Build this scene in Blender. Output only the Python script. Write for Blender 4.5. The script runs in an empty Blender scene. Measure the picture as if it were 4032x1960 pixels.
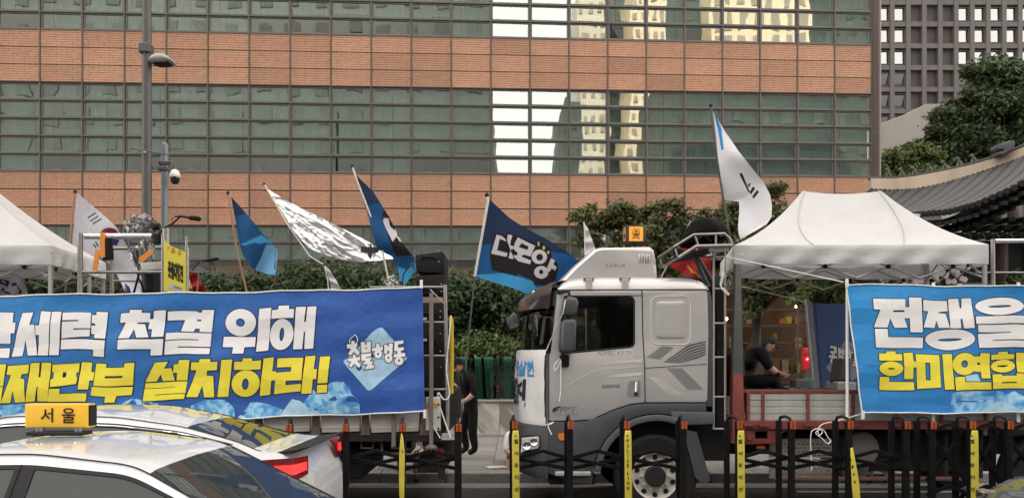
import bpy, bmesh, math, random
import numpy as np
from mathutils import Vector, Matrix, Euler
R = math.radians
random.seed(7); rng = np.random.default_rng(11)
sc = bpy.context.scene
COL = sc.collection

# ------------------------------------------------------------------ camera, sky, sun, exposure
F, CX, HY, CH = 3000.0, 2016.0, 1400.0, 1.93        # focal length and horizon in photo pixels, camera height in metres
cam = bpy.data.cameras.new('camera'); camo = bpy.data.objects.new('camera', cam); COL.objects.link(camo)
cam.sensor_width = 36; cam.lens = 36 * F / 4032; cam.shift_y = (HY - 980) / 4032
cam.clip_start = 0.1; cam.clip_end = 3000
camo.location = (0, 0, CH); camo.rotation_euler = (R(90), 0, 0)
sc.camera = camo
SUN_EL, SUN_AZ = 42.0, -30.0                          # behind the office block, to the left
world = bpy.data.worlds.new('World'); sc.world = world; world.use_nodes = True
wn = world.node_tree; wn.nodes.clear()
sky = wn.nodes.new('ShaderNodeTexSky'); sky.sky_type = 'NISHITA'; sky.sun_disc = False
sky.sun_elevation = R(SUN_EL); sky.sun_rotation = R(SUN_AZ); sky.dust_density = 9.0; sky.air_density = 0.6; sky.ozone_density = 0.0
bg = wn.nodes.new('ShaderNodeBackground'); bg.inputs[1].default_value = 0.14
wo = wn.nodes.new('ShaderNodeOutputWorld')
hz = wn.nodes.new('ShaderNodeMix'); hz.data_type = 'RGBA'; hz.inputs[0].default_value = 0.80      # even warm evening haze over the clear sky
hz.inputs[7].default_value = (6.9, 6.4, 5.8, 1); wn.links.new(sky.outputs[0], hz.inputs[6])
wn.links.new(hz.outputs[2], bg.inputs[0]); wn.links.new(bg.outputs[0], wo.inputs[0])
sl = bpy.data.lights.new('sun', 'SUN'); sl.energy = 3.2; sl.angle = R(0.5); sl.color = (1, .93, .82)
so = bpy.data.objects.new('sun', sl); COL.objects.link(so)
S = Vector((math.sin(R(SUN_AZ)) * math.cos(R(SUN_EL)), math.cos(R(SUN_AZ)) * math.cos(R(SUN_EL)), math.sin(R(SUN_EL))))
so.rotation_euler = (-S).to_track_quat('-Z', 'Y').to_euler(); so.location = S * 60
vs = sc.view_settings; vs.view_transform = 'Standard'; vs.look = 'None'; vs.gamma = 1; vs.exposure = 1.95; vs.use_curve_mapping = False
sc.render.engine = 'CYCLES'
sc.cycles.use_denoising = True; sc.cycles.max_bounces = 8; sc.cycles.transparent_max_bounces = 24; sc.cycles.glossy_bounces = 4
sc.cycles.sample_clamp_indirect = 6

# ------------------------------------------------------------------ helpers
def P(px, py, d):
    return Vector(((px - CX) / F * d, d, CH + (HY - py) / F * d))

ORG = {}
def org(o): return ORG.get(o.name, Vector((0, 0, 0))) if o else Vector((0, 0, 0))

def tag(o, label, cat, group=None, kind=None):
    if label: o['label'] = label
    if cat: o['category'] = cat
    if group: o['group'] = group
    if kind: o['kind'] = kind
    return o

def thing(name, label, cat, loc=(0, 0, 0), group=None, rz=0):
    o = bpy.data.objects.new(name, None); COL.objects.link(o); o.empty_display_size = .1
    o.location = loc; o.rotation_euler = (0, 0, rz); ORG[o.name] = Vector(loc)
    return tag(o, label, cat, group)

def link(name, me, parent=None, at=None, rot=None):
    o = bpy.data.objects.new(name, me); COL.objects.link(o)
    if parent:
        o.parent = parent; ORG[o.name] = org(parent)
    if at is not None: o.location = at
    if rot is not None: o.rotation_euler = rot
    return o

class MB:
    def __init__(s): s.v = []; s.f = []; s.m = []
    def add(s, vs, fs, mi=0):
        b = len(s.v); s.v += [tuple(v) for v in vs]; s.f += [tuple(i + b for i in f) for f in fs]; s.m += [mi] * len(fs); return s
    def box(s, c, size, rot=None, mi=0, ch=0.0):
        c = Vector(c); hx, hy, hz = size[0] / 2, size[1] / 2, size[2] / 2
        M = (Euler(rot).to_matrix() if rot is not None else Matrix.Identity(3)) if not isinstance(rot, Matrix) else rot
        if ch <= 0:
            vs = [M @ Vector((x * hx, y * hy, z * hz)) + c for x in (-1, 1) for y in (-1, 1) for z in (-1, 1)]
            return s.add(vs, [(0, 1, 3, 2), (4, 6, 7, 5), (0, 4, 5, 1), (2, 3, 7, 6), (0, 2, 6, 4), (1, 5, 7, 3)], mi)
        bm = bmesh.new(); bmesh.ops.create_cube(bm, size=1)
        bmesh.ops.scale(bm, vec=(2 * hx, 2 * hy, 2 * hz), verts=bm.verts)
        bmesh.ops.bevel(bm, geom=list(bm.edges), offset=min(ch, .45 * min(size)), segments=2, affect='EDGES', profile=.5)
        s.frombm(bm, M, c, mi); return s
    def frombm(s, bm, M=None, c=(0, 0, 0), mi=0):
        bm.verts.ensure_lookup_table(); bm.verts.index_update(); c = Vector(c)
        vs = [(M @ v.co if M else v.co) + c for v in bm.verts]
        s.add(vs, [tuple(v.index for v in f.verts) for f in bm.faces], mi); bm.free(); return s
    def tube(s, pts, r, seg=8, mi=0, cap=True, closed=False):
        pts = [Vector(p) for p in pts]; n = len(pts)
        rs = r if isinstance(r, (list, tuple)) else [r] * n
        vs = []; up0 = None
        for i, p in enumerate(pts):
            a = pts[i - 1] if (i > 0 or closed) else pts[i]; b = pts[(i + 1) % n] if (i < n - 1 or closed) else pts[i]
            t = (b - a).normalized() if (b - a).length > 1e-9 else Vector((0, 0, 1))
            if up0 is None:
                up0 = Vector((0, 0, 1)) if abs(t.z) < .9 else Vector((1, 0, 0))
            e1 = t.cross(up0)
            if e1.length < 1e-4: e1 = t.orthogonal()
            e1.normalize(); e2 = e1.cross(t).normalized(); up0 = e2
            for k in range(seg):
                an = 2 * math.pi * k / seg
                vs.append(p + (e1 * math.cos(an) + e2 * math.sin(an)) * rs[i])
        fs = []
        m = n if closed else n - 1
        for i in range(m):
            for k in range(seg):
                j = (i + 1) % n
                fs.append((i * seg + k, i * seg + (k + 1) % seg, j * seg + (k + 1) % seg, j * seg + k))
        if cap and not closed:
            fs.append(tuple(range(seg))[::-1]); fs.append(tuple((n - 1) * seg + k for k in range(seg)))
        return s.add(vs, fs, mi)
    def lathe(s, prof, c=(0, 0, 0), axis='z', seg=24, mi=0):
        c = Vector(c); vs = []; n = len(prof)
        for r, h in prof:
            for k in range(seg):
                a = 2 * math.pi * k / seg; x, y = r * math.cos(a), r * math.sin(a)
                p = {'z': (x, y, h), 'y': (x, h, y), 'x': (h, x, y)}[axis]
                vs.append(Vector(p) + c)
        fs = [(i * seg + k, i * seg + (k + 1) % seg, (i + 1) * seg + (k + 1) % seg, (i + 1) * seg + k) for i in range(n - 1) for k in range(seg)]
        return s.add(vs, fs, mi)
    def sphere(s, c, r, seg=16, rings=8, mi=0):
        rx, ry, rz = r if isinstance(r, (tuple, list)) else (r, r, r)
        vs = []; c = Vector(c)
        for i in range(rings + 1):
            th = math.pi * i / rings
            for k in range(seg):
                a = 2 * math.pi * k / seg
                vs.append(c + Vector((rx * math.sin(th) * math.cos(a), ry * math.sin(th) * math.sin(a), rz * math.cos(th))))
        fs = [(i * seg + k, (i + 1) * seg + k, (i + 1) * seg + (k + 1) % seg, i * seg + (k + 1) % seg) for i in range(rings) for k in range(seg)]
        return s.add(vs, fs, mi)
    def grid(s, pts, mi=0, closed_u=False):
        n, m = len(pts), len(pts[0]); vs = [p for row in pts for p in row]
        fs = [(i * m + j, i * m + (j + 1) % m, (i + 1) * m + (j + 1) % m, (i + 1) * m + j) for i in range(n - 1) for j in range(m if closed_u else m - 1)]
        return s.add(vs, fs, mi)
    def prism(s, poly, y0, y1, holes=(), mi=0, ch=0.0):
        """poly: list of (x,z); extruded along y from y0 to y1, with holes"""
        loops = [poly] + list(holes); bm = bmesh.new(); edges = []
        for lp in loops:
            vv = [bm.verts.new((x, y0, z)) for x, z in lp]
            edges += [bm.edges.new((vv[i], vv[(i + 1) % len(vv)])) for i in range(len(vv))]
        bmesh.ops.triangle_fill(bm, use_beauty=True, edges=edges)
        if y1 != y0:
            r = bmesh.ops.extrude_face_region(bm, geom=list(bm.faces))
            bmesh.ops.translate(bm, vec=(0, y1 - y0, 0), verts=[e for e in r['geom'] if isinstance(e, bmesh.types.BMVert)])
            if ch > 0:
                bm.normal_update()
                es = [e for e in bm.edges if len(e.link_faces) == 2 and e.link_faces[0].normal.angle(e.link_faces[1].normal, 0) > .7 and abs(abs(e.link_faces[0].normal.y) - abs(e.link_faces[1].normal.y)) > .5]
                bmesh.ops.bevel(bm, geom=es, offset=ch, segments=2, affect='EDGES', profile=.5)
        bmesh.ops.recalc_face_normals(bm, faces=bm.faces)
        return s.frombm(bm, None, (0, 0, 0), mi)
    def mesh(s, name, mat, o=Vector((0, 0, 0)), smooth=None):
        me = bpy.data.meshes.new(name)
        me.from_pydata([(v[0] - o[0], v[1] - o[1], v[2] - o[2]) for v in s.v], [], s.f)
        mats = mat if isinstance(mat, (list, tuple)) else [mat]
        for x in mats: me.materials.append(x)
        if len(mats) > 1: me.polygons.foreach_set('material_index', s.m)
        me.update()
        if smooth:
            fixn(me); me.shade_smooth(); me.set_sharp_from_angle(angle=R(smooth))
        return me
    def build(s, name, mat, parent=None, smooth=None):
        return link(name, s.mesh(name, mat, org(parent), smooth), parent)

def fixn(me):
    bm = bmesh.new(); bm.from_mesh(me); bmesh.ops.remove_doubles(bm, verts=bm.verts, dist=1e-5)
    bmesh.ops.recalc_face_normals(bm, faces=bm.faces); bm.to_mesh(me); bm.free()

def struct(o): o['kind'] = 'structure'; return o

# ------------------------------------------------------------------ materials
MATS = {}
def mat(name, col, rough=.6, metal=0.0, var=.12, scale=6.0, bump=0.0, bscale=40.0, coat=0.0, spec=.5, streak=False):
    if name in MATS: return MATS[name]
    m = bpy.data.materials.new(name); m.use_nodes = True; MATS[name] = m
    nt = m.node_tree; b = nt.nodes['Principled BSDF']
    b.inputs['Roughness'].default_value = rough; b.inputs['Metallic'].default_value = metal
    b.inputs['Coat Weight'].default_value = coat; b.inputs['Coat Roughness'].default_value = .05
    b.inputs['Specular IOR Level'].default_value = .16 if (max(col) < .03 and coat == 0 and spec == .5 and rough > .3) else spec
    tc = nt.nodes.new('ShaderNodeTexCoord')
    if var > 0:
        n = nt.nodes.new('ShaderNodeTexNoise'); n.inputs['Scale'].default_value = scale; n.inputs['Detail'].default_value = 6; n.inputs['Roughness'].default_value = .65
        if streak:
            mp = nt.nodes.new('ShaderNodeMapping'); mp.inputs['Scale'].default_value = (1, 1, .12)
            nt.links.new(tc.outputs['Object'], mp.inputs[0]); nt.links.new(mp.outputs[0], n.inputs['Vector'])
        else:
            nt.links.new(tc.outputs['Object'], n.inputs['Vector'])
        r = nt.nodes.new('ShaderNodeValToRGB'); r.color_ramp.elements[0].position = .3; r.color_ramp.elements[1].position = .7
        r.color_ramp.elements[0].color = tuple(c * (1 - var) for c in col) + (1,)
        r.color_ramp.elements[1].color = tuple(min(1, c * (1 + var * .8)) for c in col) + (1,)
        nt.links.new(n.outputs['Fac'], r.inputs[0]); nt.links.new(r.outputs[0], b.inputs['Base Color'])
        mr = nt.nodes.new('ShaderNodeMapRange'); mr.inputs['To Min'].default_value = max(0.02, rough - .08); mr.inputs['To Max'].default_value = min(1, rough + .08)
        nt.links.new(n.outputs['Fac'], mr.inputs['Value']); nt.links.new(mr.outputs[0], b.inputs['Roughness'])
    else:
        b.inputs['Base Color'].default_value = tuple(col) + (1,)
    if bump > 0:
        n2 = nt.nodes.new('ShaderNodeTexNoise'); n2.inputs['Scale'].default_value = bscale; n2.inputs['Detail'].default_value = 4
        nt.links.new(tc.outputs['Object'], n2.inputs['Vector'])
        bp = nt.nodes.new('ShaderNodeBump'); bp.inputs['Strength'].default_value = bump; bp.inputs['Distance'].default_value = .02
        nt.links.new(n2.outputs['Fac'], bp.inputs['Height']); nt.links.new(bp.outputs[0], b.inputs['Normal'])
    return m

def randomize(m, lo, hi):
    """piece-to-piece tone differences"""
    nt = m.node_tree; b = nt.nodes['Principled BSDF']; l = b.inputs['Base Color'].links[0]; src = l.from_socket
    oi = nt.nodes.new('ShaderNodeObjectInfo'); mr = nt.nodes.new('ShaderNodeMapRange'); mr.inputs['To Min'].default_value = lo; mr.inputs['To Max'].default_value = hi
    vm = nt.nodes.new('ShaderNodeVectorMath'); vm.operation = 'SCALE'
    nt.links.new(oi.outputs['Random'], mr.inputs['Value']); nt.links.new(src, vm.inputs[0]); nt.links.new(mr.outputs[0], vm.inputs['Scale']); nt.links.new(vm.outputs[0], b.inputs['Base Color'])

def glass(name, tint, refl, wob=0.0, wscale=1.0, rough=0.0):
    if name in MATS: return MATS[name]
    m = bpy.data.materials.new(name); m.use_nodes = True; MATS[name] = m
    nt = m.node_tree; nt.nodes.remove(nt.nodes['Principled BSDF']); out = nt.nodes['Material Output']
    t = nt.nodes.new('ShaderNodeBsdfTransparent'); t.inputs[0].default_value = tuple(tint) + (1,)
    g = nt.nodes.new('ShaderNodeBsdfGlossy'); g.inputs['Roughness'].default_value = rough
    mx = nt.nodes.new('ShaderNodeMixShader')
    lw = nt.nodes.new('ShaderNodeFresnel'); lw.inputs[0].default_value = 1.45
    ma = nt.nodes.new('ShaderNodeMath'); ma.operation = 'ADD'; ma.use_clamp = True; ma.inputs[1].default_value = refl
    nt.links.new(lw.outputs[0], ma.inputs[0]); nt.links.new(ma.outputs[0], mx.inputs[0])
    nt.links.new(t.outputs[0], mx.inputs[1]); nt.links.new(g.outputs[0], mx.inputs[2]); nt.links.new(mx.outputs[0], out.inputs[0])
    if wob > 0:
        tc = nt.nodes.new('ShaderNodeTexCoord'); oi = nt.nodes.new('ShaderNodeObjectInfo')
        ad = nt.nodes.new('ShaderNodeVectorMath'); ad.operation = 'ADD'
        n = nt.nodes.new('ShaderNodeTexNoise'); n.inputs['Scale'].default_value = wscale; n.inputs['Detail'].default_value = 1.5
        geo = nt.nodes.new('ShaderNodeNewGeometry')
        nt.links.new(geo.outputs['Position'], ad.inputs[0]); nt.links.new(oi.outputs['Random'], ad.inputs[1]); nt.links.new(ad.outputs[0], n.inputs['Vector'])
        bp = nt.nodes.new('ShaderNodeBump'); bp.inputs['Strength'].default_value = 1; bp.inputs['Distance'].default_value = wob
        nt.links.new(n.outputs['Fac'], bp.inputs['Height']); nt.links.new(bp.outputs[0], g.inputs['Normal'])
    return m

def emis(name, col, s):
    if name in MATS: return MATS[name]
    m = bpy.data.materials.new(name); m.use_nodes = True; MATS[name] = m
    b = m.node_tree.nodes['Principled BSDF']; b.inputs['Base Color'].default_value = tuple(col) + (1,)
    b.inputs['Emission Color'].default_value = tuple(col) + (1,); b.inputs['Emission Strength'].default_value = s
    return m

def srgb(r, g, b):
    f = lambda c: (c / 255 / 12.92) if c / 255 <= .04045 else ((c / 255 + .055) / 1.055) ** 2.4
    return (f(r), f(g), f(b))

def leafmat(name, a, b, trans=.25):
    if name in MATS: return MATS[name]
    m = bpy.data.materials.new(name); m.use_nodes = True; MATS[name] = m; nt = m.node_tree
    p = nt.nodes['Principled BSDF']; p.inputs['Roughness'].default_value = .55; p.inputs['Specular IOR Level'].default_value = .35
    at = nt.nodes.new('ShaderNodeAttribute'); at.attribute_name = 'v'
    r = nt.nodes.new('ShaderNodeValToRGB'); r.color_ramp.elements[0].color = tuple(a) + (1,); r.color_ramp.elements[1].color = tuple(b) + (1,)
    nt.links.new(at.outputs['Fac'], r.inputs[0]); nt.links.new(r.outputs[0], p.inputs['Base Color'])
    t = nt.nodes.new('ShaderNodeBsdfTranslucent'); nt.links.new(r.outputs[0], t.inputs[0])
    mx = nt.nodes.new('ShaderNodeMixShader'); mx.inputs[0].default_value = trans
    nt.links.new(p.outputs[0], mx.inputs[1]); nt.links.new(t.outputs[0], mx.inputs[2]); nt.links.new(mx.outputs[0], nt.nodes['Material Output'].inputs[0])
    return m

def clothmat(name, rough=.8, bump=.25, bscale=5, trans=.0):
    """printed cloth: its colours come from the print attribute"""
    if name in MATS: return MATS[name]
    m = bpy.data.materials.new(name); m.use_nodes = True; MATS[name] = m; nt = m.node_tree
    p = nt.nodes['Principled BSDF']; p.inputs['Roughness'].default_value = rough; p.inputs['Specular IOR Level'].default_value = .2
    at = nt.nodes.new('ShaderNodeAttribute'); at.attribute_name = 'print'
    nt.links.new(at.outputs['Color'], p.inputs['Base Color'])
    tc = nt.nodes.new('ShaderNodeTexCoord'); n = nt.nodes.new('ShaderNodeTexNoise'); n.inputs['Scale'].default_value = bscale; n.inputs['Detail'].default_value = 3
    nt.links.new(tc.outputs['Object'], n.inputs['Vector'])
    bp = nt.nodes.new('ShaderNodeBump'); bp.inputs['Strength'].default_value = bump; bp.inputs['Distance'].default_value = .05
    nt.links.new(n.outputs['Fac'], bp.inputs['Height']); nt.links.new(bp.outputs[0], p.inputs['Normal'])
    if trans > 0:
        t = nt.nodes.new('ShaderNodeBsdfTranslucent'); nt.links.new(at.outputs['Color'], t.inputs[0])
        mx = nt.nodes.new('ShaderNodeMixShader'); mx.inputs[0].default_value = trans
        nt.links.new(p.outputs[0], mx.inputs[1]); nt.links.new(t.outputs[0], mx.inputs[2]); nt.links.new(mx.outputs[0], nt.nodes['Material Output'].inputs[0])
    return m

# ------------------------------------------------------------------ lettering
def text_tris(body, bold=0.0):
    c = bpy.data.curves.new('lettering', 'FONT'); c.body = body; c.size = 1; c.resolution_u = 3; c.offset = bold
    o = bpy.data.objects.new('lettering', c); COL.objects.link(o)
    dg = bpy.context.evaluated_depsgraph_get(); dg.update()
    me = o.evaluated_get(dg).to_mesh()
    v = np.array([x.co[:] for x in me.vertices]); f = [tuple(p.vertices) for p in me.polygons]
    o.evaluated_get(dg).to_mesh_clear(); bpy.data.objects.remove(o); bpy.data.curves.remove(c)
    return v, f

def lettering(body, box, d, material, parent, bold=0.0, rot=0.0, shear=0.0, name='lettering', fn=None, mirror=False, keep=False):
    """body fitted into the photo box (x0,y0,x1,y1) at depth d; fn maps (x,z) to a point where the surface is not flat"""
    v, f = text_tris(body, bold)
    lo, hi = v.min(0), v.max(0); u = (v[:, 0] - lo[0]) / (hi[0] - lo[0]); w = (v[:, 1] - lo[1]) / (hi[1] - lo[1])
    if mirror: u = 1 - u
    x0, y0, x1, y1 = box; cx, cy = (x0 + x1) / 2, (y0 + y1) / 2
    px = x0 + u * (x1 - x0) - cx + shear * (w - .5) * (y1 - y0); py = y1 - w * (y1 - y0) - cy
    ca, sa = math.cos(R(rot)), math.sin(R(rot))
    X, Y = cx + px * ca + py * sa, cy - px * sa + py * ca
    pts = [P(a, b, d) for a, b in zip(X, Y)]
    if fn: pts = [fn(p) for p in pts]
    mb = MB(); mb.add(pts, f); return mb.build(name, material, parent)

def offset_poly(poly, r):
    pts = [Vector(p) for p in poly]; n = len(pts)
    area = sum(pts[i].x * pts[(i + 1) % n].y - pts[(i + 1) % n].x * pts[i].y for i in range(n)) / 2
    sg = 1 if area > 0 else -1; out = []
    for i in range(n):
        a, b, c = pts[i - 1], pts[i], pts[(i + 1) % n]
        e1, e2 = (b - a).normalized(), (c - b).normalized()
        n1, n2 = Vector((e1.y, -e1.x)) * sg, Vector((e2.y, -e2.x)) * sg
        m = n1 + n2
        k = m.dot(n1) / m.length if m.length > 1e-6 else 1
        if m.length < 1e-6: m = n1
        out.append(b + m.normalized() * r / max(k, .45))
    return [tuple(p) for p in out]

def ell(cx, cy, rx, ry, n=28, sh=0.0):
    return [(cx + rx * math.cos(2 * math.pi * i / n) - sh * ry * math.sin(2 * math.pi * i / n), cy + ry * math.sin(2 * math.pi * i / n)) for i in range(n)]

def sheet(polys, d, material, parent, name, holes=None):
    """flat print: photo polygons laid on the plane at depth d"""
    mb = MB()
    for i, po in enumerate(polys):
        po2 = [(P(x, y, d).x, P(x, y, d).z) for x, y in po]
        hs = [[(P(x, y, d).x, P(x, y, d).z) for x, y in h] for h in (holes or {}).get(i, [])]
        mb.prism(po2, d - i * .00012, d - i * .00012, hs)
    return mb.build(name, material, parent)

def resample(pl, n):
    pl = np.array(pl, float); s = np.r_[0, np.cumsum(np.hypot(*np.diff(pl, axis=0).T))]
    t = np.linspace(0, s[-1], n); return np.c_[np.interp(t, s, pl[:, 0]), np.interp(t, s, pl[:, 1])]

def inpoly(poly, x, y):
    x = np.asarray(x); y = np.asarray(y); c = np.zeros(x.shape, bool); n = len(poly); j = n - 1
    for i in range(n):
        xi, yi = poly[i]; xj, yj = poly[j]
        with np.errstate(divide='ignore', invalid='ignore'):
            hit = ((yi > y) != (yj > y)) & (x < (xj - xi) * (y - yi) / (yj - yi + 1e-12) + xi)
        c ^= hit; j = i
    return c

def cloth(name, top, bot, d, material, parent, base, prints=(), nu=90, nv=60, amp=.05, waves=2.5, lean=0.0, ph=0.0, k=1.0, thick=True, flag_color=None):
    """cloth hung between two photo polylines (hoist first); prints = [(colour, polygon), ...]"""
    a, b = resample(top, nu), resample(bot, nu)
    v = np.linspace(0, 1, nv)[None, :]; u = np.linspace(0, 1, nu)[:, None]
    px = a[:, :1] * (1 - v) + b[:, :1] * v; py = a[:, 1:] * (1 - v) + b[:, 1:] * v
    dep = d + lean * u + amp * np.minimum(1, u * 3) * (np.sin(u * waves * 6.28 + ph + v * 2.2 * k) + .4 * np.sin(u * 13 + v * 5 + ph * 2))
    col = np.zeros((nu, nv, 3)); col[:] = base
    for c, po in prints:
        m = inpoly(po, px, py) if isinstance(po, list) else po(px, py, u + 0 * v, v + 0 * u)
        col[m] = c
    X = (px - CX) / F * dep; Z = CH + (HY - py) / F * dep
    o = org(parent); vs = np.c_[X.ravel() - o.x, dep.ravel() - o.y, Z.ravel() - o.z]
    idx = np.arange(nu * nv).reshape(nu, nv)
    fs = np.c_[idx[:-1, :-1].ravel(), idx[1:, :-1].ravel(), idx[1:, 1:].ravel(), idx[:-1, 1:].ravel()]
    me = bpy.data.meshes.new(name); me.from_pydata(vs.tolist(), [], fs.tolist()); me.materials.append(material)
    at = me.attributes.new('print', 'FLOAT_COLOR', 'POINT'); at.data.foreach_set('color', np.c_[col.reshape(-1, 3), np.ones(nu * nv)].ravel().astype(np.float32))
    me.shade_smooth(); ob = link(name, me, parent)
    return ob

# ------------------------------------------------------------------ foliage
def leaves(name, clumps, material, parent, size=.1, dens=1.0, flat=0.0):
    """clumps: (cx,cy,cz,rx,ry,rz,n); many small pointed leaves spread through each clump"""
    Vs = []; Fs = []; Vv = []; b = 0; o = org(parent)
    for (cx, cy, cz, rx, ry, rz, n) in clumps:
        n = int(n * dens)
        dirs = rng.normal(size=(n, 3)); dirs /= np.linalg.norm(dirs, axis=1)[:, None]
        rad = rng.random(n) ** .5 * (1 + .22 * rng.normal(size=n)) * (1 + .12 * np.sin(dirs[:, 0] * 7 + cx * 3) + .12 * np.sin(dirs[:, 2] * 9 + cz * 5))
        pos = dirs * rad[:, None] * np.array([rx, ry, rz]) + np.array([cx, cy, cz])
        nn = dirs * .7 + rng.normal(size=(n, 3)) * .7 + np.array([0, -.25, .5 + flat]); nn /= np.linalg.norm(nn, axis=1)[:, None]
        t = np.cross(nn, rng.normal(size=(n, 3))); t /= np.linalg.norm(t, axis=1)[:, None] + 1e-9
        w = np.cross(nn, t); s = size * (.45 + 1.0 * rng.random(n))[:, None]
        q = np.stack([pos - t * s * .6, pos + w * s * .3 - nn * s * .08, pos + t * s * .7, pos - w * s * .3 - nn * s * .08], 1).reshape(-1, 3)
        Vs.append(q); ids = np.arange(n)[:, None] * 4 + np.arange(4)[None] + b; Fs.append(ids); b += 4 * n
        cv = rng.random(); Vv.append(np.repeat(np.clip(.25 * cv + .75 * rng.random(n) ** 1.4, 0, 1), 4))
    V = np.concatenate(Vs) - np.array(o); Fa = np.concatenate(Fs); me = bpy.data.meshes.new(name)
    me.from_pydata(V.tolist(), [], Fa.tolist()); me.materials.append(material)
    at = me.attributes.new('v', 'FLOAT', 'POINT'); at.data.foreach_set('value', np.concatenate(Vv).astype(np.float32))
    return link(name, me, parent)

# ================================================================== GROUND
def asphalt():
    m = mat('asphalt', (.062, .063, .066), .85, var=.22, scale=1.3, bump=.5, bscale=220)
    return m
asphalt()
road = struct(MB().box((0, 0, -.25), (900, 900, .5)).build('road', asphalt()))
M_pave = mat('paving', (.20, .195, .185), .85, var=.15, scale=3, bump=.3, bscale=120)
M_kerb = mat('kerb_granite', (.24, .235, .225), .8, var=.25, scale=12, bump=.3, bscale=150)
M_white = mat('road_paint', (.62, .62, .60), .7, var=.25, scale=18)
pav = struct(MB().box((0, 26.0, .072), (160, 28.4, .144)).build('pavement', M_pave))
for i in range(32):                                       # kerb stones along the far side of the road
    x = -15.5 + i * 1.0
    k = MB().box((x, 11.66, .075), (.985, .28, .17), ch=.015).build('kerb', M_kerb); struct(k)
# granite slabs of the pavement seen between the lorries
M_slab = [mat('paving_slab_%s' % n, c, .85, var=.12, scale=9, bump=.25, bscale=140) for n, c in (('light', (.23, .225, .21)), ('mid', (.20, .195, .185)), ('dark', (.175, .17, .165)))]
slab = [MB().box((0, 0, 0), (.592, .592, .02), ch=.004).mesh('paving_slab', m) for m in M_slab]
for i in range(22):
    for j in range(8):
        link('paving_slab', slab[(i * 7 + j * 5) % 3 if random.random() < .6 else 1], pav, at=(-6.6 + i * .6, 12.12 + j * .6, .148))
for (px, py, l, w) in ((3500, 1935, 2.6, .1), (3620, 1905, 1.6, .1)):
    p = P(px, py, 1); t = -CH / (p.z - CH); g = Vector((p.x * t, t, .004))
    struct(MB().box((g.x, g.y, .004), (l, w, .004)).build('road_marking', M_white))
struct(MB().box((2, 11.3, .004), (40, .42, .012)).build('gutter', mat('gutter_concrete', (.20, .197, .19), .85, var=.2, scale=4)))
struct(MB().box((-4, 3.0, .004), (4, .12, .004)).build('road_marking', M_white))

# ================================================================== OFFICE BUILDING
FA = math.atan2(1.646, 24.233); FW = 1.1566; SH = .0102
FO = Vector((-13.316, 21.5, 0))
bld = thing('office_building', 'terracotta tiled office building with green tinted glass window bands', 'building', FO, rz=FA)
ORG[bld.name] = Vector((0, 0, 0))                          # its parts are given in the building's own axes
C_T = srgb(180, 137, 112)
M_tile = [mat('terracotta_%d' % i, tuple(c * k for c in C_T), .75, var=.16, scale=2.2, bump=.15, bscale=60) for i, k in enumerate((1.0, .93, 1.06))]
for m_ in M_tile: randomize(m_, .90, 1.08)
M_joint = mat('terracotta_joint', (.30, .17, .12), .9, var=.1)
M_frame = mat('bronze_frame', (.105, .094, .085), .45, .3, var=.1)
M_fgrey = mat('window_gasket_grey', (.14, .145, .14), .5, .2, var=.08)
M_pane = glass('facade_glass', (.86, .98, .93), .25, wob=.003, wscale=.9)
M_blind = mat('roller_blind', (.70, .80, .73), .9, var=.10, scale=2.5, streak=True)
M_blind2 = mat('net_curtain', (.62, .72, .65), .9, var=.18, scale=5, streak=True)
M_dark = mat('dark_interior', (.035, .036, .038), .9, var=.3, scale=2)
ZR = [('w', [11.13 + i * .5 for i in range(6)]), ('b', [9.648, 10.142, 10.636, 11.13]), ('w', [7.133 + i * .503 for i in range(6)]),
      ('b', [5.62, 6.124, 6.628, 7.133]), ('w', [4.63, 5.126, 5.62])]
K0, K1 = -4, 21
def panel_mesh(w, h, mt, seed):
    r = random.Random(seed); mb = MB(); mb.box((0, .012, 0), (w, .02, h), mi=1)
    n = 7; th = h / n
    for j in range(n):
        z = -h / 2 + th * (j + .5); x = -w / 2; first = True
        cut = [.5, 1, .5, .75][j % 4] if r.random() < .9 else .33
        while x < w / 2 - 1e-4:
            L = .292 * (cut if first else 1); first = False; L = min(L, w / 2 - x)
            if L > .02: mb.box((x + L / 2, -.004 + r.uniform(-.0015, .0015), z), (L - .009, .02, th - .010), mi=0)
            x += L
    return mb.mesh('terracotta_panel', [mt, M_joint])
PM = [panel_mesh(FW - .034, .488 - .012, M_tile[i % 3], i) for i in range(6)]
def ring(w, h, t, dp, m, name):
    mb = MB()
    for (cx, cz, sx, sz) in ((0, h / 2 - t / 2, w, t), (0, -h / 2 + t / 2, w, t), (-w / 2 + t / 2, 0, t, h - 2 * t), (w / 2 - t / 2, 0, t, h - 2 * t)):
        mb.box((cx, 0, cz), (sx, dp, sz))
    return mb.mesh(name, m)
WF = ring(FW - .05, .488 - .03, .036, .05, M_fgrey, 'window'); PN = MB().box((0, 0, 0), (FW - .12, .006, .39)).mesh('pane', M_pane)
for kind, zs in ZR:
    for k in range(K0, K1):
        for j in range(len(zs) - 1):
            zc = (zs[j] + zs[j + 1]) / 2 + SH * (k + .5); xc = (k + .5) * FW; hh = zs[j + 1] - zs[j]
            if kind == 'b':
                link('terracotta_panel', PM[(k * 5 + j * 3 + random.randint(0, 1)) % 6], bld, at=(xc, 0, zc), rot=(0, 0, 0))
            else:
                w = link('window', WF, bld, at=(xc, .03, zc))
                link('pane', PN, w, at=(0, .004, 0), rot=(R(random.uniform(-.12, .12)), 0, R(random.uniform(-.14, .14))))
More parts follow.
